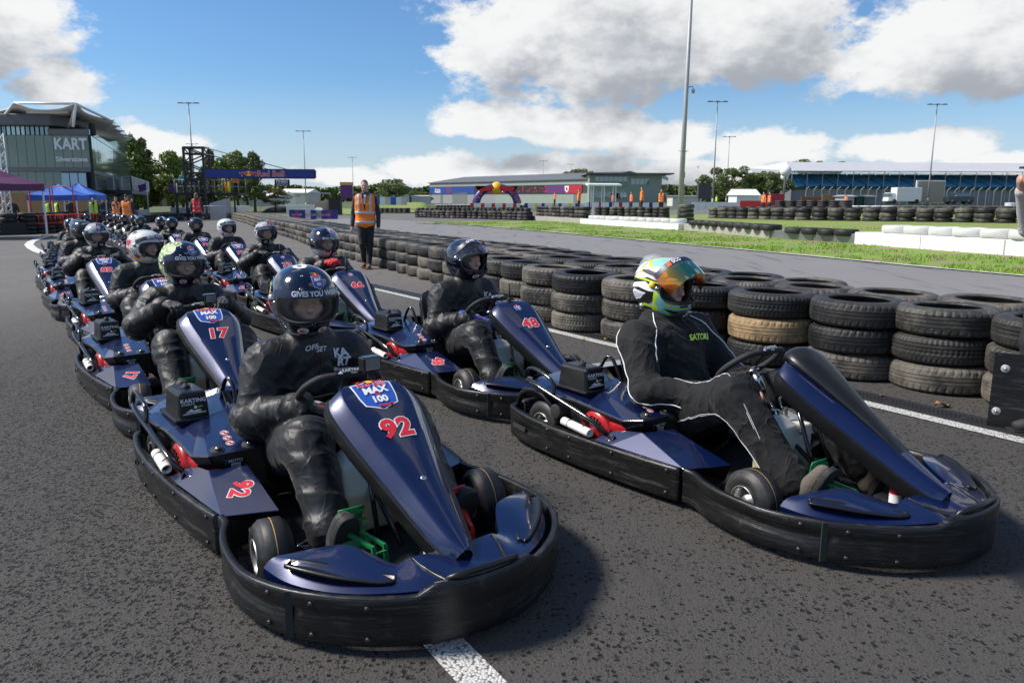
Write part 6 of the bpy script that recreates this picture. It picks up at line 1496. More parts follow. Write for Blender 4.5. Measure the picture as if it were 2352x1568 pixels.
# ---------------------------------------------------------------- people on foot
def standing_mesh(part, h, J, fem=False, headless=False):
    sh = .185
    def fn(P):
        if part == 'body':
            d = cap(P, (0, 0, 1.6 if h > .012 else 1.52), (0, 0, 1.46), .052, .06); d = smin(d, ell(P, (0.01, 0, 1.66), (.085, .072, .115)), .03) if h > .012 else d
            for s in (-1, 1):
                wr = J['wr'+('r' if s < 0 else 'l')]; el = J['el'+('r' if s < 0 else 'l')]; w = np.array(wr); f = (w-np.array(el)); f = f/np.linalg.norm(f)
                d = np.minimum(d, cap(P, w, w+f*.09, .036, .03, (.7, 1, 1)))
            return d
        if part == 'trousers':
            d = cap(P, (0, -.06, .93), (0, .06, .93), .135, .135, (.8, 1, 1))
            for s in (-1, 1):
                kn, an = J['kn'+('r' if s < 0 else 'l')], J['an'+('r' if s < 0 else 'l')]
                d = smin(d, cap(P, (0, s*.085, .88), kn, .095, .070), .03); d = smin(d, cap(P, kn, an, .070, .052), .03)
            return d+.006*(vnoise(P*18, 3)-.5)
        if part == 'jacket':
            d = smin(cap(P, (0, -.055, .96), (0, .055, .96), .130, .130, (.85, 1, 1)), cap(P, (0, -.058, 1.13), (0, .058, 1.13), .122, .122, (.85, 1, 1)), .05); d = smin(d, cap(P, (0, -.075, 1.30), (0, .075, 1.30), .125, .125, (.85, 1, 1)), .06); d = smin(d, cap(P, (0, -.13, 1.42), (0, .13, 1.42), .07, .07), .05); d = smin(d, cap(P, (0, 0, 1.44), (0, 0, 1.50), .075, .068), .03)
            for s in (-1, 1):
                el, wr = J['el'+('r' if s < 0 else 'l')], J['wr'+('r' if s < 0 else 'l')]
                d = smin(d, cap(P, (0, s*sh, 1.41), el, .062, .050), .03); d = smin(d, cap(P, el, wr, .052, .040), .02)
            return d+.008*(vnoise(P*16, 9)-.5)
        if part in ('vest', 'reflective_band', 'reflective_brace'):
            d = smin(cap(P, (0, -.055, .96), (0, .055, .96), .130, .130, (.85, 1, 1)), cap(P, (0, -.058, 1.13), (0, .058, 1.13), .122, .122, (.85, 1, 1)), .05); d = smin(d, cap(P, (0, -.075, 1.30), (0, .075, 1.30), .125, .125, (.85, 1, 1)), .06); d = smin(d, cap(P, (0, -.13, 1.42), (0, .13, 1.42), .07, .07), .05)-.022
            cut = np.maximum(np.abs(P[..., 1])-.045*np.clip((P[..., 2]-1.20)/.26, 0, 2)-.004, -(P[..., 0]-.02)); cut = np.maximum(cut, .86-P[..., 2])
            nk = np.sqrt(P[..., 0]**2+P[..., 1]**2)-.085; nk = np.maximum(nk, 1.40-P[..., 2])
            arm = np.minimum(cap(P, (0, .262, 1.30), (0, .262, 1.7), .085, .085), cap(P, (0, -.262, 1.30), (0, -.262, 1.7), .085, .085))
            v = np.maximum(np.maximum(np.maximum(np.maximum(d, .80-P[..., 2]), -cut), -nk), -arm)
            if part == 'vest': return v+.006*(vnoise(P*14, 4)-.5)
            if part == 'reflective_band': return np.maximum(v-.006, np.minimum(np.abs(P[..., 2]-1.135), np.abs(P[..., 2]-.945))-.026)
            return np.maximum(v-.006, np.maximum(np.abs(np.abs(P[..., 1])-.115)-.024, 1.14-P[..., 2]))
        if part == 'hair':
            d = ell(P, (-.004, 0, 1.672), (.102, .079, .122)); d = np.maximum(d, np.maximum(1.63-P[..., 2], np.maximum((P[..., 0]-.01)-1.6*(P[..., 2]-1.715), -9+0*d)))
            if fem:
                d = smin(d, cap(P, (-.05, .02, 1.64), (-.09, .04, 1.42), .065, .045, (1, 1.2, 1)), .04)
            return d
    v, f = surfnet(fn, (-.36, -.42, .02), (.36, .42, 1.85), h); return v, f
JS = {'stand': dict(elr=(-.03, -.26, 1.15), ell=(-.03, .26, 1.15), wrr=(.02, -.27, .90), wrl=(.02, .27, .90), knr=(.02, -.10, .50), knl=(.0, .10, .50), anr=(0, -.10, .09), anl=(0, .10, .09)),
      'walk': dict(elr=(-.06, -.25, 1.14), ell=(.0, .26, 1.14), wrr=(.0, -.27, .88), wrl=(.06, .26, .87), knr=(.05, -.075, .50), knl=(-.0, .075, .50), anr=(-.12, -.07, .115), anl=(.10, .055, .10)),
      'point': dict(elr=(.1, -.30, 1.36), ell=(-.03, .26, 1.15), wrr=(.30, -.30, 1.38), wrl=(.02, .27, .90), knr=(.02, -.10, .50), knl=(.0, .10, .50), anr=(0, -.10, .09), anl=(0, .10, .09)),
      'hold': dict(elr=(.05, -.24, 1.16), ell=(.05, .24, 1.16), wrr=(.20, -.08, 1.38), wrl=(.20, .08, 1.38), knr=(.02, -.10, .50), knl=(.0, .10, .50), anr=(0, -.10, .09), anl=(0, .10, .09))}
PC = {}
def person(loc, hd, label, pose='stand', vest='vest_orange', jacket='navy_jacket', trousers='trousers_black', hair='hair_brown', h=.022, fem=False, tall=1.0, group='marshals and helpers on foot', low=False, bare=False):
    r = empty('person', loc, R(hd)); r.scale = (tall,)*3; tag(r, label, 'person', group); J = JS[pose]
    def part(p, mat, nm):
        k = (p, pose, h, fem)
        if k not in PC: PC[k] = standing_mesh(p, h, J, fem)
        kk = k+(mat,)
        if kk not in PC: PC[kk] = npmesh(nm, *PC[k], mat)
        return link(nm, PC[kk], r)
    part('body', 'skin', 'body'); part('trousers', trousers, 'trousers'); part('jacket', jacket, 'jacket'); part('hair', hair, 'hair')
    if vest:
        part('vest', vest, 'vest')
        part('reflective_band', 'reflective', 'reflective_band'); part('reflective_brace', 'reflective', 'reflective_brace')
    for s, c in ((-1, 'r'), (1, 'l')):
        an = Vector(J['an'+c]); b = MB(); b.smooth = True
        b.tube([an+Vector((-.03, 0, -.03)), an+Vector((.04, 0, -.035)), an+Vector((.12, 0, -.05)), an+Vector((.19, 0, -.058))], [.042, .048, .045, .028], 10); b.box(an+Vector((.075, 0, -.083)), (.27, .09, .018)); b.build('shoe', 'brown_suede' if low else 'matt_black', r)
    return r
# the man in the orange vest
mp = W(843, 617)
man = person(mp, -86, 'young man in orange vest, navy jacket and tan boots beside the tyre barrier', 'walk', h=.0085, tall=.97, low=True, group=None)
hd_ = link('head', HEAD, man, (.012, 0, 1.655)); hd_.scale = (.92, .90, .98); eyes(hd_)
b = MB()
b.add([(.118, -.045, 1.455), (.128, -.010, 1.30), (.128, .010, 1.30), (.118, .045, 1.455), (.088, .03, 1.49), (.088, -.03, 1.49)], [(0, 1, 2, 3, 4, 5)]); b.build('shirt', 'shirt_pale', man)
b = MB(); b.add([(.090, -.020, 1.505), (.126, -.006, 1.36), (.126, .006, 1.36), (.090, .020, 1.505)], [(0, 1, 2, 3)]); b.build('shirt_gap', 'skin', man) if False else None
for s in (-1, 1):
    b = MB(); b.smooth = True; b.tube([(.0, s*.075, 1.535), (.05, s*.068, 1.53), (.095, s*.045, 1.49), (.125, s*.03, 1.42)], [.016, .018, .018, .010], 7); b.build('jacket_collar', 'navy_jacket', man)
# smaller figures
def fig(px, y, hd, label, foot=None, z=None, **k):
    p = ATG(px, y) if foot is None else W(px, foot)
    if z is not None: p.z = z
    return person(p, hd, label, h=.03, **k)
fig(265, 41, -20, 'marshal in orange vest reaching out, by the foot of the glass building', pose='point')
fig(290, 34, 95, 'marshal in orange vest seen from behind, above the far helmets', tall=1.02)
fig(451, 40, 100, 'long-haired woman in red vest below the gantry tower', vest='vest_red', hair='hair_long', fem=True, pose='stand', tall=1.08)
fig(213, 44, -60, 'helper in yellow vest under the right corner of the blue gazebos', vest='vest_yellow')
fig(106, 47, 80, 'helper in yellow vest left of the blue gazebos', vest='vest_yellow')
fig(128, 48, 60, 'helper in yellow vest behind the front leg of the blue gazebo', vest='vest_yellow')
for px, y, l in ((160, 50, 'dark-dressed bystander under the blue gazebo'), (235, 55, 'dark-dressed bystander left of the glass doors'), (244, 56, 'dark-dressed bystander before the glass building door'), (303, 58, 'dark-dressed bystander right of the glass building door'), (27, 44, 'dark-dressed bystander under the purple gazebo')):
    fig(px, y, -70, l, vest=None, jacket='matt_black', group='bystanders in dark clothes')
fig(600, 88, 0, 'far marshal in orange walking on the track beyond the gantry', foot=476)
fig(734, 70, 0, 'far marshal in orange behind the sponsor boards', foot=478)
fig(1330, 62, 160, 'marshal in orange jacket standing behind the tall stacks left of the shelter', foot=None, jacket='vest_orange', z=.35)
fig(1408, 75, 160, 'small marshal figure in orange under the shelter', jacket='vest_orange', z=.3)
fig(1450, 75, 190, 'small marshal in orange right of the shelter', jacket='vest_orange', z=.3)
fig(1474, 55, 170, 'large marshal in orange jacket right of the shelter, back turned', jacket='vest_orange', tall=1.05, z=.35)
fig(1519, 56, 250, 'marshal in orange vest with dark sleeves beside the tall camera pole', jacket='matt_black', z=.30)
fig(1754, 70, 200, 'small marshal in orange among the far red boards', jacket='vest_orange', z=.3)
fig(1768, 72, 200, 'second small marshal in orange among the far red boards', z=.3)
fig(1943, 95, 200, 'small marshal in orange before the grandstand fence', jacket='vest_orange', z=.3)
fig(1274, 100, 200, 'tiny marshal in orange right of the inflatable arch', jacket='vest_orange', z=.5)
fig(1646, 110, 200, 'tiny helper in yellow far below the light poles', vest='vest_yellow', z=.3)
# ---------------------------------------------------------------- person with a phone at the right edge
pg = person((3.13, 4.42, 0), 176, 'person in white knitted jumper holding a phone, cut off by the right edge', 'hold', vest=None, jacket='white_knit', trousers='matt_black', h=.011, group=None, tall=1.0)
ph = empty('phone', (2.96, 4.42, 1.60)); tag(ph, 'black phone on a holder raised at the right edge', 'phone'); b = MB(); b.box((0, 0, .03), (.012, .15, .19)); b.build('phone_body', 'gloss_black', ph, bevel=.004); b = MB(); b.box((-.03, 0, -.09), (.12, .10, .012)); b.build('holder', 'matt_black', ph)
# ---------------------------------------------------------------- light poles
def light_pole(px, ytop, hgt, label, nl=3, th=.10, d=None, arms=1.1):
    d = d or (hgt-CAM_H)*FOC/(458-ytop); p = AT(px, 458, d); p.z = gz(p.x, p.y); r = empty('light_pole', p); tag(r, label, 'light pole', 'floodlight poles')
    b = MB(); b.smooth = True; b.tube([(0, 0, 0), (0, 0, hgt*.5), (0, 0, hgt)], [th*1.35, th, th*.62], 12); b.tube([(0, 0, 0), (0, 0, 1.2)], th*1.6, 12); b.build('pole', 'galvanised', r)
    b = MB(); b.box((0, 0, hgt+.02), (arms*2, .09, .09)); b.build('cross_arm', 'galvanised', r)
    for i in range(nl):
        x = -arms+2*arms*i/(nl-1) if nl > 1 else 0; b = MB(); b.box((x, 0, hgt+.05), (.75, .5, .12), taper=.8); b.build('lamp_head', 'dark_trim', r)
    return r
for px, yt, hg, l in ((448, 240, 15, 'tall floodlight pole rising behind the gantry tower'), (703, 303, 15, 'floodlight pole crossing the right end of the gantry banner'), (450, 333, 15, 'smaller floodlight pole just behind the gantry tower'), (812, 362, 15, 'floodlight pole above the man in the orange vest'),
                      (1247, 374, 15, 'floodlight pole before the long hall'), (1310, 382, 15, 'floodlight pole before the hall, right of the other one'), (1637, 250, 15, 'floodlight pole right of the tall camera pole, the taller of two'), (1668, 325, 15, 'shorter floodlight pole right of the tall camera pole'), (2131, 257, 15, 'floodlight pole in front of the grandstand')):
    light_pole(px, yt, hg, l)
for px, yt, hg, l in ((1600, 390, 10, 'thin distant mast left of the oak trees'), (957, 432, 8, 'thin white mast by the far green trees'), (942, 436, 7, 'thin mast beside the round far tree')):
    light_pole(px, yt, hg, l, nl=1, th=.07, arms=.3)
cp = W(1563, 500); cp = AT(1563, 458, 46); cp.z = gz(cp.x, cp.y); r = empty('camera_pole', cp); tag(r, 'very tall galvanised pole with a dome camera and spikes, right of centre', 'pole')
b = MB(); b.smooth = True; b.tube([(0, 0, 0), (.05, 0, 6), (.13, 0, 15)], [.17, .13, .085], 16); b.build('pole', 'galvanised', r)
b = MB(); b.smooth = True; b.tube([(.12, 0, 7.62), (.42, 0, 7.66), (.46, 0, 7.5)], .03, 8); b.lathe([(0, -.16), (.07, -.13), (.10, -.06), (.10, .06), (.05, .1), (0, .1)], 12, c=(.46, 0, 7.42)); b.build('dome_camera', 'galvanised', r)
b = MB()
for a in range(6): b.bar((.06, 0, 3.98), (.06+.30*math.cos(a*PI/3), .3*math.sin(a*PI/3), 4.08), .02)
b.build('spikes', 'dark_trim', r); b = MB(); b.box((.14, 0, 1.9), (.12, .1, .5)); b.box((.15, 0, 2.7), (.1, .1, .3)); b.build('junction_box', 'galvanised', r)
# ---------------------------------------------------------------- kart building at the left
def quadgrid(mb, o, u, v, nu, nv, gap, t, n):
    pass
def facade(r, A, B, z0, z1, cols, mat, name='panel', depth=.06, gap=.035, out=None):
    """a run of separate cladding panels between plan points A and B"""
    A, B = Vector((*A[:2], 0)), Vector((*B[:2], 0)); d = (B-A).normalized(); n = Vector((d.y, -d.x, 0)); L = (B-A).length; w = L/cols; rot = math.atan2(d.y, d.x); me = None
    for i in range(cols):
        c = A+d*(w*(i+.5))+n*(out or 0)
        if me is None: b = MB(); b.box((0, 0, 0), (w-gap, depth, z1-z0-gap)); me = b.mesh(name, mat)
        link(name, me, r, Vector((c.x, c.y, (z0+z1)/2))-r.location, (0, 0, rot))
def kart_building():
    y0 = 62.; k = y0/FOC
    def P(px, py, y=y0): return AT(px, py, y)
    c = P(218, 458); base = gz(c.x, y0); r = empty('building', (c.x, c.y, base)); tag(r, 'green-panelled three-storey building with white fabric roof and glass right side', 'building')
    zr = 1.32+(458-323)*k; z2 = 1.32+(458-395)*k-.1; z2t = z2+.45; z1 = 1.32+(458-301.5-0)*k; zb1 = 1.32+(458-401)*k; zlow = 1.32+(458-452)*k; roofz = 1.32+(458-258)*k
    ztop = zr; zband = 1.32+(458-395)*k; zw2 = 1.32+(458-404)*k; zband2 = 1.32+(458-433+ -22)*k
    L = P(-30, 458); Rr = c
    s = Vector((1, 0, 0)); left = Vector((L.x, y0, 0)); cor = Vector((c.x, y0, 0)); rt = AT(304, 458, 104); right = Vector((rt.x, 104, 0)); cz = r.location
    loc = lambda v, z: Vector((v.x, v.y, z))-cz
    # core volume, set back behind the cladding
    b = MB(); q = [left+Vector((0, .3, 0)), cor+Vector((-.25, .3, 0)), right+Vector((-.25, 0, 0)), Vector((-80, 104, 0)), Vector((-80, y0+.3, 0))]
    b.add([loc(v, base-.3) for v in q]+[loc(v, ztop-.05) for v in q], [(0, 1, 6, 5), (1, 2, 7, 6), (2, 3, 8, 7), (3, 4, 9, 8), (4, 0, 5, 9), (5, 6, 7, 8, 9)]); b.build('wall', 'dark_trim', r)
    H = lambda py: 1.32+(458-py)*k
    pr = empty('x'); D.objects.remove(pr)
    facade(r, left, cor, H(393), H(323), 12, 'panel_green')
    facade(r, left, cor-Vector((2.2*1.1, 0, 0))*1.0, H(452), H(402), 9, 'panel_green')
    for a, bb, mt in ((H(402), H(393), 'panel_grey'), (H(461), H(452), 'panel_grey')):
        b = MB(); b.bar(loc(left, (a+bb)/2), loc(cor, (a+bb)/2), .14, bb-a); b.build('floor_band', mt, r)
    facade(r, left, cor, H(478), H(461), 12, 'panel_green_dark')
    # window set in the lower front
    wl = P(148, 458).x; wr = P(206, 458).x
    for i in range(3):
        a = wl+(wr-wl)*i/3; b2 = wl+(wr-wl)*(i+1)/3; b = MB(); b.box(((a+b2)/2-cz.x, y0-.12-cz.y, (H(404)+H(447))/2-cz.z), (b2-a-.07, .08, H(404)-H(447)-.05)); b.build('window', 'glass_blue', r)
    b = MB(); b.box(((wl+wr)/2-cz.x, y0-.07-cz.y, (H(404)+H(447))/2-cz.z), (wr-wl, .06, H(404)-H(447))); b.build('window_frame', 'dark_trim', r)
    # top floor glazing and flat cap
    tl, tr = P(5, 458).x, P(124, 458).x
    b = MB(); b.box(((tl+tr)/2-cz.x, y0+2.5-cz.y, H(290)-cz.z), (tr-tl+1.2, 6, H(285)-H(296)+.5)); b.build('roof_cap', 'roof_grey', r, bevel=.1)
    for i in range(11):
        a = tl+(tr-tl)*(i+.5)/11; b = MB(); b.box((a-cz.x, y0+.3-cz.y, (H(294)+H(322))/2-cz.z), ((tr-tl)/11-.12, .08, H(294)-H(322))); b.build('window', 'glass_pale' if i in (2, 3, 4, 5) else 'glass_dark', r)
    b = MB(); b.box(((tl+tr)/2-cz.x, y0+3-cz.y, (H(294)+H(322))/2-cz.z), (tr-tl-.3, 5, H(294)-H(322))); b.build('top_floor', 'dark_trim', r)
    b = MB(); x0, x1 = tr, cor.x
    b.box(((x0+x1)/2-cz.x, y0+.1-cz.y, (H(309)+H(322))/2-cz.z), (x1-x0, .08, H(309)-H(322))); b.build('terrace_parapet', 'panel_grey', r)
    # right, glazed side
    fz = lambda f: right*f+cor*(1-f)
    n = 20
    for i in range(n):
        a, bb = fz(i/n), fz((i+.94)/n); d = (bb-a).normalized(); nn = Vector((d.y, -d.x, 0))*.05
        def pane(z0_, z1_, mat, nm='glass_panel'):
            m = MB(); m.bar(loc(a+nn, (z0_+z1_)/2), loc(bb+nn, (z0_+z1_)/2), .06, z1_-z0_-.05); m.build(nm, mat, r)
        pane(H(398), H(322), 'glass_green', 'glass_panel')
        if i < 18: pane(H(322)+.02, H(309), 'glass_pale', 'balustrade_panel')
        if i not in (5, 6, 7, 8, 9, 10): pane(H(455), H(406), 'glass_dark' if i < 5 else 'panel_green', 'window' if i < 5 else 'panel')
        if i % 5 != 4: pane(H(500), H(461), 'panel_green_dark', 'panel')
        else: pane(base+.1, H(468), 'glass_dark', 'door')
    b = MB()
    for a_, b_ in ((H(406), H(398)), (H(461), H(455))): b.bar(loc(cor, (a_+b_)/2), loc(right, (a_+b_)/2), .2, b_-a_)
    b.build('floor_band', 'panel_grey', r); b = MB(); b.bar(loc(cor+Vector((.05, -.05, 0)), base), loc(cor+Vector((.05, -.05, 0)), ztop), .16); b.build('corner_trim', 'joint_dark', r)
    # stair block beyond on the roof
    a = fz(.62); b = MB(); q = [fz(.55)+Vector((-3, 0, 0)), fz(.6), fz(.97), fz(.97)+Vector((-4, 0, 0))]
    b.add([loc(v, ztop-.1) for v in q]+[loc(v, ztop+3.4) for v in q], [(0, 1, 5, 4), (1, 2, 6, 5), (2, 3, 7, 6), (3, 0, 4, 7), (4, 5, 6, 7)]); b.build('stair_block', 'glass_green', r)
    # balcony with white railing
    B0, B1 = AT(247, 458, 66), AT(345, 458, 90); bz = 1.32+(458-450)*66/FOC; o1 = B0; o2 = AT(348, 458, 88)
    q = [fz(.22), Vector((AT(262, 458, 68).x+1.6, 68, 0)), Vector((AT(344, 458, 92).x, 92, 0)), fz(.72)]
    bz = 1.32+(458-441)*.038
    b = MB(); b.add([loc(v, bz-.35) for v in q]+[loc(v, bz) for v in q], [(0, 1, 5, 4), (1, 2, 6, 5), (2, 3, 7, 6), (3, 0, 4, 7), (4, 5, 6, 7), (3, 2, 1, 0)]); b.build('balcony', 'panel_grey', r)
    E = [q[0], q[1], q[2]]; b = MB(); cnt = 0
    for a, bb in zip(E, E[1:]):
        m_ = max(2, int((bb-a).length/1.6))
        for i in range(m_+1):
            p = a.lerp(bb, i/m_); b.bar(loc(p, bz), loc(p, bz+1.15), .06)
        b.bar(loc(a, bz+1.15), loc(bb, bz+1.15), .06)
    b.build('balcony_railing', 'white_steel', r)
    for a, bb in zip(E, E[1:]):
        m_ = max(2, int((bb-a).length/1.6))
        for i in range(m_):
            p, p2 = a.lerp(bb, (i+.06)/m_), a.lerp(bb, (i+.94)/m_); m = MB(); m.bar(loc(p, bz+.6), loc(p2, bz+.6), .03, 1.0); m.build('railing_panel', 'clear_plastic' if i < m_-2 or a is q[0] else 'paint_white', r)
    a = q[2].lerp(q[1], .30); d_ = Decal(); d_.text('1GOAL', 1.05, 'blue_print', (0, 0), .03)
    dd = (q[2]-q[1]).normalized(); nn = Vector((dd.y, -dd.x, 0)); d_.bake('balcony_banner', planemap(loc(q[1].lerp(q[2], .84)+nn*.05, bz+.62), dd, (0, 0, 1)), r, .01)
    # lettering on the green panels
    d_ = Decal(); sz = 3.45*.70; x0 = P(131, 458).x; x1 = P(208, 458).x; cx = (x0+x1)/2
    d_.text('KART', 1.2, 'white_print', (0, .42), .03, sx=.86, spacing=1.0); d_.text('Silverstone', .52, 'white_print', (0, -.72), .025, sx=1.08)
    o = d_.bake('building_sign', planemap((cx-cz.x+.2, y0-.05-cz.y, H(346)-cz.z-.3), (1, 0, 0), (0, 0, 1)), r, .03); s_ = o.modifiers.new('s', 'SOLIDIFY'); s_.thickness = .06
    # fabric roof: a saddle-edged membrane drawn to masts
    rb = empty('fabric_roof', (c.x, y0, base)); D.objects.remove(rb)
    mem = MB(); mem.smooth = True
    pk = [P(33, 236, 58), P(174, 238, 60)]; edge_l = AT(-60, 285, 60)
    # near half: rows from the high front edge down to the low line behind
    def row(pts, n=10): return spl(pts, n)
    top = row([AT(-40, 262, 64), AT(15, 250, 62), P(33, 237, 60), AT(70, 249, 60), AT(105, 252, 60), AT(140, 249, 60), AT(174, 239, 60), AT(196, 258, 62), AT(235, 271, 65), AT(261, 276, 67)], 5)
    bot = row([AT(-40, 285, 75), AT(15, 282, 74), AT(60, 282, 74), AT(90, 284, 74), AT(110, 284, 74), AT(130, 284, 75), AT(150, 285, 76), AT(175, 293, 80), AT(215, 305, 88), AT(238, 312, 92)], 5)
    rows = []
    for j in range(9):
        t = j/8; rows.append([a.lerp(bb, t)-Vector((0, 0, .35*math.sin(PI*t)))-r.location for a, bb in zip(top, bot)])
    mem.loft(rows, caps=False, smooth=True, open_ring=True)
    # right run: scalloped edge stepping down along the building
    ee = [(261, 276, 67), (279, 288, 71), (292, 300, 75), (303, 312, 79), (312, 323, 83), (322, 335, 88)] ; ee = [(261, 276, 67), (274, 290, 72), (287, 300, 77), (300, 309, 82), (302, 317, 88)]
    ee = [(261, 276, 67), (275, 290, 71), (285, 301, 75), (294, 311, 79), (302, 317, 83), (301, 321, 90)]
    ii = [(180, 285, 80), (196, 297, 84), (208, 306, 87), (220, 313, 90), (228, 319, 93), (236, 326, 96)]
    for j in range(5):
        a0, a1, b0, b1 = AT(*ee[j]), AT(*ee[j+1]), AT(*ii[j]), AT(*ii[j+1]); R_ = []
        for s_i in range(7):
            t = s_i/6; o_ = a0.lerp(a1, t); in_ = b0.lerp(b1, t); o_ = o_.lerp(in_, .16*math.sin(PI*t)); R_.append([o_.lerp(in_, u/6)-Vector((0, 0, .25*math.sin(PI*u/6)))-r.location for u in range(7)])
        mem.loft(R_, caps=False, smooth=True, open_ring=True)
    o = mem.build('roof_membrane', 'membrane', r); s_ = o.modifiers.new('s', 'SOLIDIFY'); s_.thickness = .06
    b = MB(); b.smooth = True
    for p, q_ in (((33, 237, 60), (8, 268, 62)), ((33, 237, 60), (100, 282, 66)), ((174, 239, 60), (168, 292, 60)), ((174, 239, 60), (158, 300, 63)), ((174, 239, 60), (250, 275, 66)), ((33, 237, 60), (174, 239, 60)), ((155, 284, 64), (165, 320, 64)), ((62, 258, 61), (155, 258, 61)), ((196, 276, 66), (240, 272, 66))):
        b.tube([AT(*p)-r.location, AT(*q_)-r.location], .10, 7)
    for j in range(5): b.tube([AT(*ee[j])-r.location, AT(*ii[j])-r.location], .07, 6)
    b.build('roof_struts', 'white_steel', r)
    # loudspeakers and terrace clutter
    b = MB(); b.smooth = True; p = AT(212, 301, 63); b.lathe([(0, -.4), (.22, -.35), (.28, 0), (.2, .55), (0, .6)], 12, c=p-r.location+Vector((0, 0, .0))); b.build('rolled_parasol', 'matt_black', r)
    for px, py in ((178, 303), (190, 308), (165, 309)): b = MB(); p = AT(px, py, 63); b.box(p-r.location, (.5, .4, 1.0)); b.build('terrace_heater', 'matt_black', r)
    return r
kart_building()
# timber hoarding
def hoarding():
    A, B = AT(-20, 458, 57), AT(224, 458, 57); r = empty('timber_hoarding', (A.x, 57, gz(A.x, 57))); tag(r, 'tall fence of upright pale timber boards along the foot of the green building', 'fence'); n = 96; H0 = 2.3; me = []
    for k_ in range(3):
        b = MB(); b.box((0, 0, H0/2), (abs(B.x-A.x)/n-.015, .03+.008*k_, H0)); me.append(b.mesh('board', 'timber'))
    for i in range(n):
        x = A.x+(B.x-A.x)*(i+.5)/n; link('board', me[i % 3], r, (x-A.x, 0, gz(x, 57)-gz(A.x, 57)))
hoarding()
# gazebos
def gazebo(cx, cy, w, dep, eave, peak, mat, label, rz=0, feet=False):
    z = gz(cx, cy); r = empty('gazebo', (cx, cy, z), rz); tag(r, label, 'gazebo')
    b = MB(); a = [(-w/2, -dep/2), (w/2, -dep/2), (w/2, dep/2), (-w/2, dep/2)]
    rg = [[Vector((x*s, y*s, h)) for x, y in a] for s, h in ((1, eave), (1.0, eave+.32), (.66, eave+.32+(peak-eave-.32)*.26), (.34, eave+.32+(peak-eave-.32)*.60), (.04, peak))]
    rr = []
    for ring in rg:
        q = []
        for i in range(4):
            for t in range(4): q.append(ring[i].lerp(ring[(i+1) % 4], t/4)-Vector((0, 0, 0.05*math.sin(PI*t/4) if ring is not rg[0] else 0)))
        rr.append(q)
    b.loft(rr, caps=False, smooth=False); b.add([rr[-1][i] for i in range(16)], [tuple(range(16))]); o = b.build('canopy', mat, r); s_ = o.modifiers.new('s', 'SOLIDIFY'); s_.thickness = .01
    for x, y in a:
        b = MB(); b.box((x*.97, y*.97, eave/2+.1), (.06, .06, eave+.2)); b.build('leg', 'white_steel', r)
        if feet: b = MB(); b.box((x*.97, y*.97, .05), (.42, .30, .09)); b.build('foot_weight', 'lamp_yellow_strap', r, bevel=.02)
    b = MB(); b.smooth = False
    for (x, y), (x2, y2) in zip(a, a[1:]+a[:1]): b.bar((x*.96, y*.96, eave+.1), (x2*.96, y2*.96, eave+.1), .03)
    b.build('frame_bar', 'white_steel', r); return r
g1 = W(57, 548); gazebo(g1.x-2.45, g1.y+.35, 4.4, 3.6, 2.05, 3.45, 'canvas_purple', 'purple pop-up gazebo at the left edge with yellow-strapped feet', R(-6), True)
p = ATG(140, 42); gazebo(p.x-.1, 42, 2.35, 2.3, 1.62, 2.5, 'canvas_blue', 'front blue pop-up gazebo on the left', R(14))
p = ATG(178, 45); gazebo(p.x, 45.2, 2.3, 2.3, 1.66, 2.6, 'canvas_blue', 'second blue pop-up gazebo, behind the front one', R(14))
# red crowd barriers
def red_barriers():
    for i, (px, y) in enumerate(((60, 38), (100, 39), (140, 40), (178, 41))):
        p = ATG(px, y); r = empty('crowd_barrier', p); tag(r, 'red tubular crowd barrier, %s from the left' % ORD[i], 'crowd barrier', 'red crowd barriers'); b = MB(); b.smooth = True
        b.tube([(-.9, 0, .08), (-.9, 0, .9), (.9, 0, .9), (.9, 0, .08)], .03, 6); b.tube([(-.9, 0, .5), (.9, 0, .5)], .03, 6)
        for k_ in range(7): b.tube([(-.75+.25*k_, 0, .5), (-.75+.25*k_, 0, .9)], .015, 5)
        b.build('frame', 'fence_red', r)
    for px in (95, 142):
        p = ATG(px, 40.5); r = empty('red_hoop', p); tag(r, 'tall thin red goal-like frame %s' % ('beside the purple gazebo' if px < 120 else 'in front of the blue gazebo'), 'frame'); b = MB(); b.smooth = True; b.tube([(-.6, 0, 0), (-.6, 0, 2.3), (.0, 0, 2.36), (.6, 0, 2.3), (.6, 0, 0)], .03, 6); b.build('hoop', 'fence_red', r)
red_barriers()
# white rail by the building and dark doors
wall([tuple(ATG(222, 50)[:2]), tuple(ATG(290, 62)[:2]), tuple(ATG(340, 80)[:2])], .85, .12, 'barrier_grey', 'guard_rail', 'pale grey rail in front of the glass building', seg=4)
wall([tuple(ATG(390, 95)[:2]), tuple(ATG(545, 95)[:2])], .9, .2, 'dirty_white', 'white_barrier', 'white barrier seen under the gantry platform', seg=5)
for a_, b_, l in ((540, 572, 'far white barrier right of the gantry cage'), (657, 722, 'far white barrier behind the walking marshal')):
    wall([tuple(ATG(a_, 100)[:2]), tuple(ATG(b_, 100)[:2])], 1.0, .2, 'paint_white', 'white_barrier', l, seg=4)
# lattice mast at the far left
def truss(name, p, h, w, mat, label, n=10, cat='mast'):
    r = empty(name, p); tag(r, label, cat); b = MB(); b.smooth = True; c = [(-w, -w), (w, -w), (w, w), (-w, w)]
    for x, y in c: b.tube([(x, y, 0), (x, y, h)], .03, 6)
    for i in range(n):
        for k_ in range(4):
            (x, y), (x2, y2) = c[k_], c[(k_+1) % 4]; z, z2 = h*i/n, h*(i+1)/n
            b.tube([(x, y, z), (x2, y2, z2)] if i % 2 else [(x2, y2, z), (x, y, z2)], .018, 5)
    b.build('lattice', mat, r); return r
p = ATG(8, 40); truss('lattice_mast', p, 5.0, .22, 'white_steel', 'white lattice mast at the left edge behind the purple gazebo', 12)
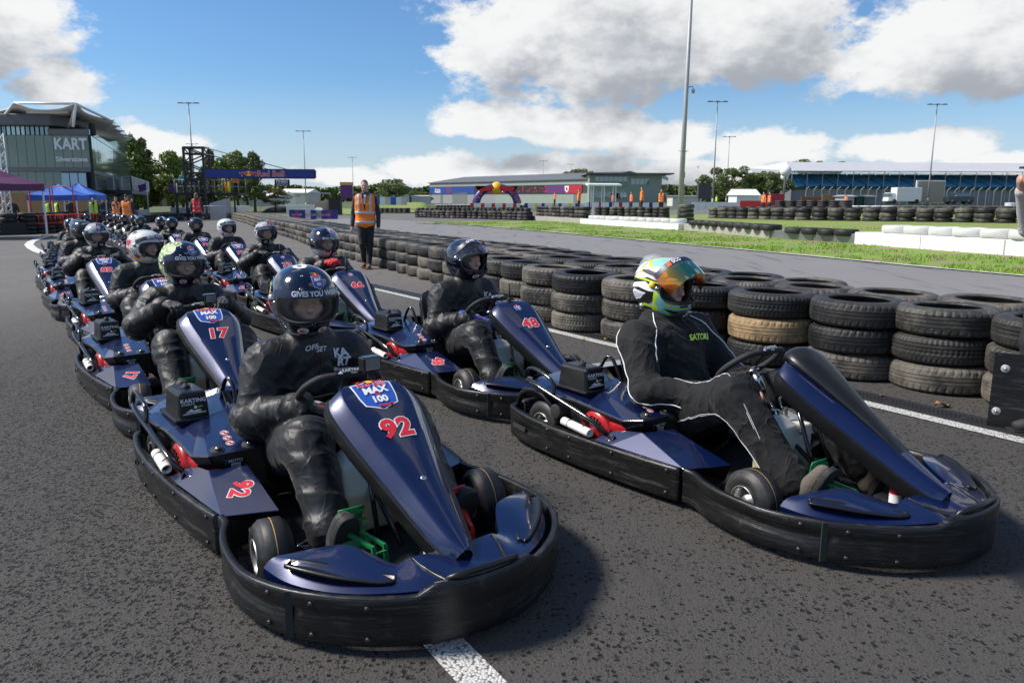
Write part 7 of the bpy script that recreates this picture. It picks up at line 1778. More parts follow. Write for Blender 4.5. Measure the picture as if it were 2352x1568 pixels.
# ---------------------------------------------------------------- start gantry
def gantry():
    y = 66.; k = y/FOC; H = lambda py: 1.32+(458-py)*k; X = lambda px: AT(px, 458, y).x
    x0, x1 = X(429), X(473); g0 = gz(x0, y); r = empty('start_gantry', ((x0+x1)/2, y, g0)); tag(r, 'black lattice gantry tower carrying a long dark blue banner over the track', 'gantry'); o = r.location
    L = lambda x, yy, z: Vector((x, yy, z))-o
    b = MB(); zt = H(347)
    dp = 1.3
    for x in (x0, x1):
        for yy in (y, y+dp): b.bar(L(x, yy, g0), L(x, yy, zt), .17)
    n = 9; zz = [g0+(zt-g0)*i/n for i in range(n+1)]
    for i in range(n):
        for yy in (y, y+dp): b.bar(L(x0 if i % 2 else x1, yy, zz[i]), L(x1 if i % 2 else x0, yy, zz[i+1]), .10)
        for x in (x0, x1): b.bar(L(x, y if i % 2 else y+dp, zz[i]), L(x, y+dp if i % 2 else y, zz[i+1]), .08)
    for z in (zt, H(361), H(403), H(418), H(448)):
        for yy in (y, y+dp): b.bar(L(x0, yy, z), L(x1, yy, z), .13)
        for x in (x0, x1): b.bar(L(x, y, z), L(x, y+dp, z), .13)
    b.build('tower', 'black_steel', r)
    xb0, xb1 = X(477), X(727); zb0, zb1 = H(413), H(396)
    b = MB(); b.box(L((xb0+xb1)/2, y, (zb0+zb1)/2), (xb1-xb0, .5, zb1-zb0)); b.build('banner_box', 'sign_blue', r)
    b = MB()
    for z in (zb0-.04, zb1+.04): b.bar(L(xb0, y-.2, z), L(xb1, y-.2, z), .08)
    b.bar(L(xb1, y-.2, zb0), L(xb1, y-.2, zb1), .1); b.build('banner_frame', 'black_steel', r)
    d = Decal(); bulls(d, (0, 0), .30, 1, 'white_print'); d.text('Red Bull', .62, 'red_print', (1.85, -.02), .015, 0, 0, 4, outline='white_print', ow=.03)
    d.bake('banner_logo', planemap(L(X(577), y-.26, (zb0+zb1)/2), (1, 0, 0), (0, 0, 1)), r, .008)
    b = MB(); b.smooth = True
    for (a, za), (c, zc) in (((x1, zt), (X(668), zb1)), ((x1, H(361)), (X(626), zb1))):
        b.tube([L(a, y+.2, za), L(c, y+.2, zc)], .035, 6); b.tube([L(a, y+1.1, za), L(c, y+.2, zc)], .03, 6)
    b.build('stay_rod', 'black_steel', r)
    # finish sign
    b = MB(); b.box(L(X(650), y, H(424)), ((X(667)-X(633)), .10, H(417)-H(432))); b.build('finish_board', 'black_plastic', r)
    b = MB(); b.bar(L(X(643), y, H(412)), L(X(643), y, H(418)), .04); b.bar(L(X(657), y, H(412)), L(X(657), y, H(418)), .04); b.build('board_hanger', 'black_steel', r)
    d = Decal(); d.text('FINISH', .33, 'white_print', (0, .11), .03); d.text('CHEQUERED FLAG', .11, 'white_print', (0, -.07), .01); d.text('RETURN TO PIT', .13, 'white_print', (0, -.22), .02); d.bake('finish_lettering', planemap(L(X(650), y-.055, H(424)), (1, 0, 0), (0, 0, 1)), r, .006)
    # platform with rail
    pz = H(447); xa, xc = X(393), X(541); b = MB(); b.box(L((xa+xc)/2, y+1.8, pz-.1), (xc-xa, 2.0, .22)); b.build('platform', 'black_steel', r)
    b = MB()
    for x in (xa+.1, xa+1.6, xc-.4): b.bar(L(x, y+.9, gz(x, y)), L(x, y+.9, pz), .18 if x < xc-1 else .12)
    b.build('platform_post', 'black_steel', r)
    b = MB(); b.smooth = True; m_ = 9
    for yy in (y+.85, y+2.7):
        for i in range(m_): x = xa+(xc-xa)*i/(m_-1); b.tube([L(x, yy, pz), L(x, yy, pz+1.1)], .03, 6)
        for z in (.55, 1.1): b.tube([L(xa, yy, pz+z), L(xc, yy, pz+z)], .03, 6)
    b.build('platform_rail', 'galvanised', r)
    b = MB(); p0 = L(X(505), y-.8, gz(X(505), y)); b.add([p0+Vector(v) for v in ((-.6, 0, 0), (.75, 0, 0), (.75, 0, 1.75), (-.6, 0, 1.35), (-.6, 1.2, 0), (.75, 1.2, 0), (.75, 1.2, 1.75), (-.6, 1.2, 1.35))], [(0, 1, 2, 3), (1, 5, 6, 2), (5, 4, 7, 6), (4, 0, 3, 7), (3, 2, 6, 7)]); q = b.build('steel_kiosk', 'galvanised')
    q.location = r.location; tag(q, 'slanted grey metal kiosk beside the gantry foot', 'kiosk')
    gx = X(512); f_ = empty('mesh_fence', (gx, y-2, gz(gx, y-2))); tag(f_, 'grey mesh crowd fence in front of the metal kiosk', 'fence'); b = MB(); b.smooth = True
    b.tube([(-1.6, 0, .1), (-1.6, 0, 1.15), (1.6, 0, 1.15), (1.6, 0, .1)], .025, 6)
    for i in range(25): b.tube([(-1.5+.125*i, 0, .15), (-1.5+.125*i, 0, 1.12)], .009, 4)
    b.build('bars', 'galvanised', f_)
    person(Vector((X(527), y+1.7, pz)), 100, 'marshal in orange on the gantry platform, back turned', h=.03, jacket='vest_orange'); person(Vector((X(403), y+1.7, pz)), -60, 'person in teal jacket at the left end of the gantry platform', h=.03, vest=None, jacket='hivis_teal')
    for px, mt, nm in ((512, 'flag_orange', 'orange'), (519, 'flag_yellow', 'yellow')):
        fo = empty('flag', Vector((X(px), y+.8, pz+.05))); tag(fo, 'furled %s flag leaning on the platform rail' % nm, 'flag'); b = MB(); b.smooth = True; b.tube([(0, 0, .9), (.02, 0, .5), (.04, 0, .05)], [.04, .12, .10], 8); b.build('cloth', mt, fo); b = MB(); b.tube([(0, 0, 0), (-.05, 0, 1.2)], .012, 5); b.build('stick', 'white_steel', fo)
gantry()
c_ = W(553, 497); c_ = W(551, 504); r = empty('traffic_cone', c_); tag(r, 'small orange traffic cone at the start of the long barrier', 'traffic cone'); b = MB(); b.smooth = True; b.lathe([(.16, .03), (.03, .5), (0, .5)], 14); b.box((0, 0, .015), (.38, .38, .03)); b.build('cone', 'cone_orange', r); b = MB(); b.lathe([(.118, .18), (.083, .30)], 14); b.build('cone_band', 'white_print', r)
# distant karts, one driving, a few parked
def mini(px, y, hd, label, group=None):
    k = empty('racing_kart'); tag(k, label, 'kart', group); p = ATG(px, y)
    b = MB(); b.smooth = True; b.loft([[Vector((x*1.0, yy, z)) for x, yy in SIDE_ALL] for z in (.04, .2)], caps=False, smooth=True); b.build('bumper', 'bumper', k)
    b = MB(); b.add([(1.2, -.16, .62), (1.2, .16, .62), (1.85, .04, .24), (1.85, -.04, .24)], [(0, 1, 2, 3)]); b.box((1.0, 0, .10), (1.8, .9, .12)); b.box((.2, -.36, .32), (.8, .3, .18)); b.build('bodywork', 'blue', k)
    for x, s in ((0, .14), (1.3, .127)):
        for sg in (-1, 1): b = MB(); b.lathe([(0, -.07), (s, -.06), (s, .06), (0, .07)], 12, c=(x, sg*.42, s), axis='Y'); b.build('wheel', 'slick', k)
    b = MB(); b.box((.35, 0, .3), (.1, .4, .4)); b.build('seat', 'black_plastic', k)
    k.location = p; k.rotation_euler = (0, 0, R(hd)); return k
SIDE_ALL = [(p[0], p[1]) for p in SIDE+FRONT]+[(p[0], -p[1]) for p in reversed(SIDE+FRONT[:-1])]
mk = mini(308, 46, -62, 'small kart driving towards the line-up beside the grey rail'); rr, hh = driver('wheel', hk='helmet_black', text=False); tag(rr, 'small far driver in dark clothes in the kart beside the grey rail', 'person'); rr.location = mk.location; rr.rotation_euler = mk.rotation_euler
for i, px in enumerate((372, 380, 388, 396, 404, 412)): mini(px, 60+1.2*i, 200, 'empty kart parked in a row left of the gantry posts, %s from the left' % ORD[i], 'karts parked under the gantry')
# ---------------------------------------------------------------- hall
def hall():
    y0, y1 = 279., 213.; A = Vector((AT(988, 458, y0).x, y0, 0)); B = Vector((AT(1351, 458, y1).x, y1, 0)); r = empty('building', (A.x, y0, 0)); tag(r, 'long grey-green metal hall with coloured banner strip behind the inflatable arch', 'building'); o = r.location
    d = (B-A).normalized(); bk = Vector((-d.y, d.x, 0)); bk = bk if bk.y > 0 else -bk; n = -bk
    L = lambda v, z: Vector((v.x, v.y, z))-o
    H = 6.95; RH = 9.3; dep = 30
    b = MB(); q = [A, B, B+bk*dep, A+bk*dep]; m0, m1 = A+bk*dep*.5, B+bk*dep*.5
    b.add([L(v, -.5) for v in q]+[L(v, H) for v in q]+[L(m0, RH-.1), L(m1, RH-.1)], [(0, 1, 5, 4), (1, 2, 6, 9, 5), (2, 3, 7, 6), (3, 0, 4, 8, 7)]); b.build('wall', 'dark_trim', r)
    b = MB(); e = d*.8
    b.add([L(A-e-bk*.6, H+.0), L(B+e-bk*.6, H+.0), L(m1+e, RH), L(m0-e, RH), L(A+bk*dep-e, H), L(B+bk*dep+e, H)], [(0, 1, 2, 3), (3, 2, 5, 4)]); ob = b.build('roof', 'roof_grey', r); s_ = ob.modifiers.new('s', 'SOLIDIFY'); s_.thickness = .25
    W_ = (B-A).length; cols = 56
    for i in range(cols):
        a, c = A+d*(W_*i/cols), A+d*(W_*(i+.975)/cols); mt = 'panel_pale' if i > 26 else 'panel_grey_light'
        for z0, z1 in ((-.3, 3.05), (5.35, H-.1)):
            m = MB(); m.bar(L(a+n*.08, (z0+z1)/2), L(c+n*.08, (z0+z1)/2), .1, z1-z0); m.build('wall_panel', mt, r)
    f = lambda t: A+d*W_*t
    for t0, t1, mt in ((0, .13, 'banner_blue'), (.13, .17, 'banner_violet'), (.17, .34, 'banner_blue'), (.34, .60, 'banner_black'), (.60, .78, 'banner_black'), (.78, .90, 'banner_violet'), (.90, 1.0 - .03, 'banner_red')):
        m = MB(); m.bar(L(f(t0)+n*.16, 4.2), L(f(t1)+n*.16, 4.2), .06, 2.2); m.build('banner', mt, r)
    dc = Decal()
    for i in range(30):
        x = random.uniform(.62, .80)*W_; dc.disc((x, random.uniform(-.8, .8)), random.uniform(.15, .3), 'red_print', 1, 8)
    for i in range(16): dc.disc((random.uniform(.2, .36)*W_, random.uniform(-.8, .8)), .2, 'blue_print', 1, 8)
    dc.text('MUSEUM', .95, 'white_print', (5.5, -.45), .03); dc.text('Silverstone', .8, 'white_print', (5.5, .35), .02); dc.text('M', 2.0, 'white_print', (.535*W_, 0), .05)
    dc.poly([(.895*W_+x, y_) for x, y_ in ((-.9, .9), (.9, .9), (.8, -.3), (0, -1), (-.8, -.3))], 'white_print', 1); dc.poly([(.895*W_+x*.5, y_*.5) for x, y_ in ((-.9, .9), (.9, .9), (.8, -.3), (0, -1), (-.8, -.3))], 'red_print', 2)
    dc.bake('banner_print', planemap(L(A+n*.20, 4.2), d, (0, 0, 1)), r, .02)
    for t, w, h in ((.085, 1.6, 3.0), (.18, 9, 3.4), (.93, 2, 3)):
        m = MB(); m.bar(L(f(t)+n*.16, h/2), L(f(t)+d*w+n*.16, h/2), .06, h); m.build('door', 'panel_grey', r)
    m = MB(); m.bar(L(f(0)+n*.2, 5.42), L(f(.97)+n*.2, 5.42), .08, .12); m.bar(L(f(0)+n*.2, 2.98), L(f(.97)+n*.2, 2.98), .08, .12); m.build('banner_rail', 'dark_trim', r)
    return r
simple('panel_grey_light', (.27, .28, .275), .5, var=.06, scale=.3); simple('banner_blue', (.012, .05, .26), .5, var=.2, scale=.2)
hall()
def office():
    y = 208.; k = y/FOC; H = lambda py: 1.32+(458-py)*k; X = lambda px: AT(px, 458, y).x
    r = empty('building', (X(1352), y, 0)); tag(r, 'pale green office block with dark windows at the right end of the hall', 'building'); o = r.location; L = lambda x, yy, z: Vector((x, yy, z))-o
    xa, xb = X(1353), X(1517); xc = AT(1533, 458, 235).x; zt, zt2 = H(403), H(400)
    b = MB(); b.add([L(xa, y, -.5), L(xb, y, -.5), L(xc, 235, -.5), L(xa, 235, -.5), L(xa, y, H(403)), L(xb, y, H(401)), L(xc, 235, H(401)), L(xa, 235, H(403))], [(0, 1, 5, 4), (1, 2, 6, 5), (3, 0, 4, 7), (4, 5, 6, 7)]); b.build('wall', 'panel_pale', r)
    b = MB(); b.box(L((xa+xb)/2+1, y+10, H(400)), (xb-xa+4, 24, .35)); b.build('roof', 'roof_grey', r)
    for px0, px1, p0, p1, n in ((1366, 1440, 407, 417, 7), (1366, 1440, 421, 431, 7), (1448, 1490, 411, 424, 4), (1366, 1440, 440, 455, 8), (1402, 1425, 443, 458, 2)):
        for i in range(n):
            a, c = X(px0+(px1-px0)*i/n), X(px0+(px1-px0)*(i+.9)/n); b = MB(); b.box(L((a+c)/2, y-.05, (H(p0)+H(p1))/2), (c-a, .1, H(p0)-H(p1))); b.build('window', 'glass_dark' if p0 != 421 else 'panel_green', r)
    for i in range(5):
        t0, t1 = .05+i*.19, .05+i*.19+.17; a = Vector((xb, y, 0)).lerp(Vector((xc, 235, 0)), t0); c = Vector((xb, y, 0)).lerp(Vector((xc, 235, 0)), t1); b = MB(); b.bar(L(a.x+.06, a.y, H(425)), L(c.x+.06, c.y, H(425)), .1, 3.5); b.build('window', 'glass_dark', r)
office()
# shelter with white roof
def shelter():
    y = 60.; k = y/FOC; H = lambda py: 1.32+(458-py)*k; X = lambda px: AT(px, 458, y).x; xa, xb = X(1358), X(1417); r = empty('shelter', ((xa+xb)/2, y, gz(xa, y))); tag(r, 'open white-roofed shelter on thin posts before the office block', 'shelter'); o = r.location
    b = MB(); b.box(Vector(((xa+xb)/2, y+.8, H(424)))-o, (xb-xa+.6, 2.4, .12), rot=Matrix.Rotation(R(3), 3, 'X')); b.build('roof', 'paint_white', r)
    for x in (xa+.15, (xa+xb)/2, xb-.1):
        for yy in (y, y+1.6): b = MB(); b.bar(Vector((x, yy, gz(x, y)))-o, Vector((x, yy, H(425)))-o, .07); b.build('post', 'white_steel', r)
shelter()
# inflatable arch
def arch():
    y = 118.; k = y/FOC; cx = AT(1141, 458, y).x; z0 = 1.32+(458-468)*k; hw = 52.5*k*.88; ht = (468-433)*k; r = empty('inflatable_arch', (cx, y, z0)); tag(r, 'dark blue inflatable arch with red and yellow crest over the far track', 'inflatable arch')
    b = MB(); b.smooth = True; P = [(hw*math.cos(a), 0, ht*1.06*math.sin(a)) for a in [PI*i/28 for i in range(29)]]; b.tube(P, [.62-.12*math.sin(PI*i/28) for i in range(29)], 14); b.build('tube', 'sign_blue_bright', r)
    b = MB(); b.smooth = True; b.lathe([(0, -.6), (.7, -.5), (.92, 0), (.7, .5), (0, .6)], 22, c=(0, 0, ht*1.0), axis='Y'); b.build('sun_disc', 'yellow_print', r)
    for fl in (0, 1):
        d = Decal(); d.poly(bull(-1.6, -.15, 1.25, False) if not fl else bull(1.6, -.15, 1.25, True), 'red_print', 0); q = d.bake('bull', planemap((0, -.75, ht*.99), (1, 0, 0), (0, 0, 1)), r, .02); s_ = q.modifiers.new('s', 'SOLIDIFY'); s_.thickness = .5
    for sg in (-1, 1):
        d = Decal(); d.text('Red Bull', .78, 'red_print', (0, 0), .02, 0, 0, 1, outline='white_print', ow=.02); a = PI/2-sg*R(58); c = Vector((hw*math.cos(a), -.56, ht*1.06*math.sin(a))); t = Vector((-math.sin(a)*hw, 0, math.cos(a)*ht)).normalized()
        if t.x*sg < 0: t = -t
        if sg < 0: t = t
        d.bake('arch_lettering', planemap(c, t if t.z*(-sg) > 0 or True else -t, (-t.z, 0, t.x)), r, .02)
simple('sign_blue_bright', (.012, .05, .30), .4, var=.1, scale=2)
arch()
# far boards and track furniture
def board(px0, px1, y, zlo, zhi, mat, name, label, cat='board', segs=1, mats=None):
    a, c = AT(px0, 458, y), AT(px1, 458, y); r = empty(name, (a.x, y, 0)); tag(r, label, cat)
    for i in range(segs):
        x0, x1 = a.x+(c.x-a.x)*i/segs, a.x+(c.x-a.x)*(i+.97)/segs; b = MB(); b.box(((x0+x1)/2-a.x, 0, (zlo+zhi)/2), (x1-x0, .12, zhi-zlo)); b.build('panel', mats[i % len(mats)] if mats else mat, r)
    return r
board(663, 775, 62, -.35, .42, None, 'sponsor_boards', 'row of dark sponsor boards on the grass beyond the track, left of the marshal', segs=9, mats=['sign_blue', 'banner_violet', 'sign_blue', 'reflective', 'sign_blue', 'glass_green'])
for i, px in enumerate((680, 712, 745)):
    d = Decal(); d.text('Red Bull', .22, 'red_print', (0, 0), .02, 0, 0, 1, outline='white_print', ow=.03); p = AT(px, 458, 61.9); q = d.bake('board_lettering', planemap((p.x, 61.9, .04), (1, 0, 0), (0, 0, 1)), None, .01)
    rt_ = next(o for o in D.objects if o.name.startswith('sponsor_boards')); q.parent = rt_; q.location = -rt_.location
strip('grass_strip', Pw((620, 482), (700, 485), (770, 490), (830, 497)), Pw((640, 477), (720, 478), (800, 480), (900, 484)), 'grass', 2, 30, 6, 'bright grass strip beyond the track behind the barrier')
strip('grass_strip', Pw((393, 492), (452, 492)), Pw((410, 482), (470, 482)), 'grass', 2, 8, 4, 'small bright grass patch behind the gantry tower')
strip('grass_strip', Pw((865, 488), (1100, 489)), Pw((865, 483), (1110, 484)), 'grass', 2, 8, 3, 'thin grass strip between the far tyre rows')
board(1080, 1195, 116, .15, .75, None, 'low_barrier', 'distant red and white low barrier under the inflatable arch', 'barrier', 14, ['fence_red', 'paint_white', 'paint_white'])
board(1205, 1345, 112, .1, .8, None, 'low_barrier', 'distant blue and white low barrier right of the arch', 'barrier', 18, ['sign_blue', 'paint_white', 'paint_white', 'flag_yellow', 'paint_white'])
board(1345, 1530, 100, .2, 1.0, None, 'low_barrier', 'distant patterned low barrier before the office block', 'barrier', 24, ['paint_white', 'sign_blue', 'paint_white', 'paint_white', 'banner_red', 'paint_white'])
board(835, 935, 130, .3, 1.6, None, 'low_barrier', 'distant pale boards behind the man in the orange vest', 'barrier', 8, ['paint_white', 'dirty_white', 'canvas_blue'])
board(1590, 1700, 95, .2, 1.1, 'paint_white', 'low_barrier', 'distant white barrier below the oak trees', 'barrier', 7)
board(1700, 1770, 90, .2, 1.3, 'fence_red', 'low_barrier', 'distant red barrier below the oak trees', 'barrier', 5)
board(1758, 1800, 92, .7, 2.1, 'crimson', 'red_marquee', 'small crimson awning left of the grandstand', 'awning', 3)
board(1840, 1940, 110, .6, 1.9, 'brick_red', 'red_fence', 'brownish red boarding in front of the left end of the grandstand', 'fence', 9)
board(1888, 1912, 105, .6, 2.2, 'timber', 'timber_store', 'low timber-clad store by the grandstand corner', 'store', 4)
board(1810, 2060, 86, .35, .62, 'kerb_paint', 'guard_rail', 'long pale guard rail below the grandstand', 'rail', 10)
board(2060, 2340, 82, .45, .68, 'kerb_paint', 'guard_rail', 'pale guard rail below the grandstand at the right', 'rail', 10)
p = AT(2080, 458, 120); r = empty('van', (p.x, 120, 1.0)); tag(r, 'white box van parked before the grandstand', 'van'); b = MB(); b.box((0, 0, 1.35), (3.8, 2, 2.1)); b.build('box_body', 'van_white', r, bevel=.05); b = MB(); b.box((-2.5, 0, .95), (1.3, 1.9, 1.3), taper=.8); b.build('cab', 'van_white', r, bevel=.1)
b = MB(); b.box((1.95, 0, 1.35), (.06, 1.8, 1.9)); b.build('rear_door', 'dirty_white', r); b = MB(); b.box((-2.9, 0, 1.25), (.5, 1.7, .5)); b.build('windscreen', 'glass_dark', r)
for x in (-2.2, 1.2): b = MB(); b.lathe([(0, -1.0), (.36, -1.0), (.36, 1.0), (0, 1.0)], 14, c=(x, 0, .3), axis='Y'); b.build('wheel', 'slick', r)
p = AT(2135, 458, 122); r = empty('screen_board', (p.x, 122, .9)); tag(r, 'large beige board on the guard rail beside the grandstand pole', 'board'); b = MB(); b.box((0, 0, 1.9), (4.2, .25, 3.2)); b.build('face', 'panel_beige', r); b = MB(); b.box((0, .1, 1.9), (4.5, .2, 3.5)); b.build('frame', 'paint_white', r)

p = AT(2202, 458, 118); r = empty('parked_car', (p.x, 118, .9)); tag(r, 'dark green off-road car parked before the grandstand fence', 'car')
b = MB(); b.box((0, 0, .75), (3.9, 1.7, .75)); b.box((.2, 0, 1.35), (2.6, 1.55, .7), taper=.82); b.build('body', 'car_dark', r, bevel=.08); b = MB(); b.box((.2, 0, 1.38), (2.3, 1.6, .4), taper=.85); b.build('windows', 'glass_dark', r)
for x in (-1.2, 1.25):
    for s in (-1, 1): b = MB(); b.lathe([(0, -.12), (.38, -.12), (.38, .12), (0, .12)], 14, c=(x, s*.8, .38), axis='Y'); b.build('wheel', 'slick', r)
# ---------------------------------------------------------------- grandstand
def stand():
    y = 200.; k = y/FOC; H = lambda py, yy=y: 1.32+(458-py)*yy/FOC; X = lambda px, yy=y: AT(px, 458, yy).x
    r = empty('grandstand', (X(1810), y, 0)); tag(r, 'long covered grandstand with blue seats and white roof at the right', 'grandstand'); o = r.location; L = lambda x, yy, z: Vector((x, yy, z))-o
    xa, xb = X(1815), X(2480); bays = 19; bw = (xb-xa)/bays
    z0, z1 = H(426), H(384); yb = y+14
    nrow = 14; me = None
    for i in range(bays):
        b = MB()
        for j in range(nrow):
            zz = z0+(z1-z0-1.5)*j/nrow; yy = y+1+(yb-y-1)*j/nrow; b.box((0, yy-y, zz+.25), (bw-.45, .6, .5)); 
        b.build('seat_bank', 'seat_blue', r, L(xa+bw*(i+.5), y, 0))
    b = MB(); b.add([L(xa, y+.8, z0-.2), L(xb, y+.8, z0-.2), L(xb, yb, z1-1.8), L(xa, yb, z1-1.8), L(xa, yb, z0-3), L(xb, yb, z0-3)], [(0, 1, 2, 3), (3, 2, 5, 4), (0, 3, 4)]); b.build('terrace', 'dark_trim', r)
    b = MB(); b.box(L((xa+xb)/2, y+.5, z0-.45), (xb-xa, .3, .7)); b.build('front_parapet', 'green_dark', r)
    b = MB(); b.box(L((xa+xb)/2, y+.9, (z0-.8)/2+.2), (xb-xa, .3, z0-1.2)); b.build('undercroft_wall', 'mesh_grey', r)
    # roof: white fascia panels and post line
    fr, tp = H(392), H(379)
    for i in range(bays):
        x = xa+bw*i; b = MB(); s0 = 0
        b.add([L(x+.03, y-1, fr), L(x+bw-.03, y-1, fr), L(x+bw-.03, y+5, H(376)+.6), L(x+.03, y+5, H(376)+.6)], [(0, 1, 2, 3)]); b.add([L(x+.03, y+5, H(376)+.6), L(x+bw-.03, y+5, H(376)+.6), L(x+bw-.03, y+17, fr+.6), L(x+.03, y+17, fr+.6)], [(0, 1, 2, 3)]); q = b.build('roof_panel', 'membrane_pale', r); s_ = q.modifiers.new('s', 'SOLIDIFY'); s_.thickness = .12
        b = MB(); b.bar(L(x, y-.2, .5), L(x, y-.2, fr), .13); b.bar(L(x, yb, 0), L(x, yb, fr), .16); b.build('post', 'galvanised', r)
        b = MB(); b.bar(L(x, y-.8, fr-.5), L(x+bw, y-.8, fr-.1), .06); b.bar(L(x, y-.8, fr-.1), L(x, y-.8, fr-.7), .06); b.build('roof_brace', 'white_steel', r)
    b = MB(); b.bar(L(xa, y-.8, fr-.6), L(xb, y-.8, fr-.6), .14); b.bar(L(xa, y-.8, fr-.05), L(xb, y-.8, fr-.05), .2); b.build('eave_beam', 'white_steel', r)
    # left gable: sloping end wall, stair and roof overhang
    x2 = X(1793)
    b = MB(); b.add([L(xa, y, .4), L(xa-.1, y, z0-.3), L(xa-4.5, yb, z1-2.0), L(xa-4.5, yb, .4)], [(0, 1, 2, 3)]); b.build('end_wall', 'panel_grey', r)
    b = MB(); b.bar(L(xa-.2, y-.3, z0+.2), L(xa-4.6, yb, z1-1.2), .12, .5); b.bar(L(xa-.2, y-.3, z0-.4), L(xa-4.6, yb, z1-1.8), .12); b.build('stair_rail', 'white_steel', r)
    b = MB(); b.add([L(xa, y-1, fr), L(xa, y+5, H(376)+.6), L(xa-6, y+16, H(378)-.4), L(xa-5, y+14, fr-.8)], [(0, 1, 2, 3)]); q = b.build('roof_end', 'membrane_pale', r)
    return r
simple('green_dark', (.015, .05, .035), .6); simple('membrane_pale', (.50, .50, .52), .55, var=.1, scale=.15)
stand()
def debris_fence():
    y = 150.; x0, x1 = AT(1850, 458, y).x, AT(2480, 458, y).x; r = empty('debris_fence', (x0, y, 0)); tag(r, 'tall grey mesh safety fence with bent posts before the grandstand', 'fence'); n = 36
    b0 = MB(); b0.bar((0, 0, .2), (0, 0, 3.4), .10); b0.bar((0, 0, 3.4), (.35, -.5, 4.0), .09); me = b0.mesh('fence_post', 'galvanised')
    for i in range(n): link('fence_post', me, r, ((x1-x0)*i/(n-1), 0, 0))
    b = MB(); b.smooth = True
    for j in range(8): b.tube([(0, 0, .5+.42*j), (x1-x0, 0, .5+.42*j)], .018, 4)
    b.build('wires', 'mesh_grey', r)
    b = MB(); b.box(((x1-x0)/2, .4, .55), (x1-x0, .3, 1.3)); b.build('base_wall', 'mesh_grey', r)
debris_fence()
# globes on masts at the left end of the stand
for px, py, s, y in ((1805, 393, 1.25, 96), (1802, 406, .85, 97)):
    p = AT(px, py, y); r = empty('globe_mast', (p.x, y, gz(p.x, y))); tag(r, 'white %s globe on a thin mast left of the grandstand' % ('large' if s > 1 else 'small'), 'globe'); b = MB(); b.smooth = True; rr_ = s*.55; b.lathe([(rr_*math.sin(PI*i/10), rr_*math.cos(PI*i/10)) for i in range(11)], 20, c=(0, 0, p.z-r.location.z)); b.build('globe', 'paint_white', r); b = MB(); b.tube([(0, 0, 0), (0, 0, p.z-r.location.z-.4)], .07, 8); b.build('mast', 'dark_trim', r)
# white marquees, low sheds, earth banks
def shed(px0, px1, y, zt, mat, roofm, label, cat='shed', dep=8, gable=1.0, zb=0):
    a, c = AT(px0, 458, y), AT(px1, 458, y); r = empty('shed', (a.x, y, zb)); tag(r, label, cat); w = c.x-a.x; h = zt-zb
    b = MB(); b.add([(0, 0, 0), (w, 0, 0), (w, dep, 0), (0, dep, 0), (0, 0, h), (w, 0, h), (w, dep, h), (0, dep, h)], [(0, 1, 5, 4), (1, 2, 6, 5), (2, 3, 7, 6), (3, 0, 4, 7)]); b.build('wall', mat, r)
    b = MB(); b.add([(-.3, -.3, h), (w+.3, -.3, h), (w+.3, dep/2, h+gable), (-.3, dep/2, h+gable), (-.3, dep+.3, h), (w+.3, dep+.3, h)], [(0, 1, 2, 3), (3, 2, 5, 4), (0, 3, 4), (1, 5, 2)]); b.build('roof', roofm, r)
    return r
shed(345, 392, 120, 1.9, 'render_cream', 'thatch', 'cream cottage with brown roof between the poplars and the gantry', 'cottage', 9, 1.8)
r = shed(334, 372, 118, 1.3, 'render_cream', 'thatch', 'lower wing of the cream cottage', 'cottage', 7, 1.6)
shed(590, 640, 130, 1.7, 'paint_white', 'paint_white', 'long white marquee roof right of the poplar trees', 'marquee', 10, .8)
shed(545, 580, 125, 1.5, 'dirty_white', 'paint_white', 'small white marquee behind the gantry trees', 'marquee', 7, .8)
shed(640, 705, 170, 2.5, 'dirty_white', 'paint_white', 'long low white-roofed shed far right of the poplars', 'shed', 12, .9)
shed(873, 940, 190, 2.2, 'van_white', 'van_white', 'row of white trailers beyond the man in the orange vest', 'trailers', 5, .1)
shed(945, 985, 190, 2.0, 'dirty_white', 'dirty_white', 'pale low shed left of the long hall', 'shed', 5, .2)
shed(1752-60, 1752-10, 130, 2.2, 'paint_white', 'paint_white', 'small white pagoda tent below the oak trees', 'tent', 5, 1.0)
shed(1545, 1612, 140, 2.0, 'dirty_white', 'mesh_grey', 'low grey shed at the foot of the tall camera pole', 'shed', 5, .2)
shed(1940, 1962, 100, 1.9, 'barrier_grey', 'barrier_grey', 'pale grey cabin before the grandstand', 'cabin', 3, .2); shed(1966, 1982, 101, 1.9, 'green_dark', 'green_dark', 'dark green cabin before the grandstand', 'cabin', 3, .2); shed(1985, 2010, 102, 1.9, 'panel_grey', 'panel_grey', 'grey cabin before the grandstand', 'cabin', 3, .2)
def bank(px0, px1, y, h0, h1, mat, label, dep=10):
    a, c = AT(px0, 458, y), AT(px1, 458, y); r = MB(); r.smooth = True; n = 16; rings = []
    for i in range(n+1):
        t = i/n; x = a.x+(c.x-a.x)*t; h = (h0+(h1-h0)*t)*(1 if 0 < i < n else .05)+.15*math.sin(t*9); rings.append([Vector((x, y-dep/2, gz(x, y)-.3)), Vector((x, y-dep*.2, gz(x, y)+h*.7)), Vector((x, y, gz(x, y)+h)), Vector((x, y+dep*.3, gz(x, y)+h*.7)), Vector((x, y+dep/2, gz(x, y)-.3))])
    r.loft(rings, caps=False, smooth=True, open_ring=True); o = r.build('earth_bank', mat); tag(o, label, kind='structure')
bank(606, 770, 118, .4, 1.6, 'bank_dark', 'dark terraced bank beyond the track right of the trees', 6); bank(835, 985, 150, 1.6, .8, 'grass', 'low grassy bank beyond the orange-vested man')
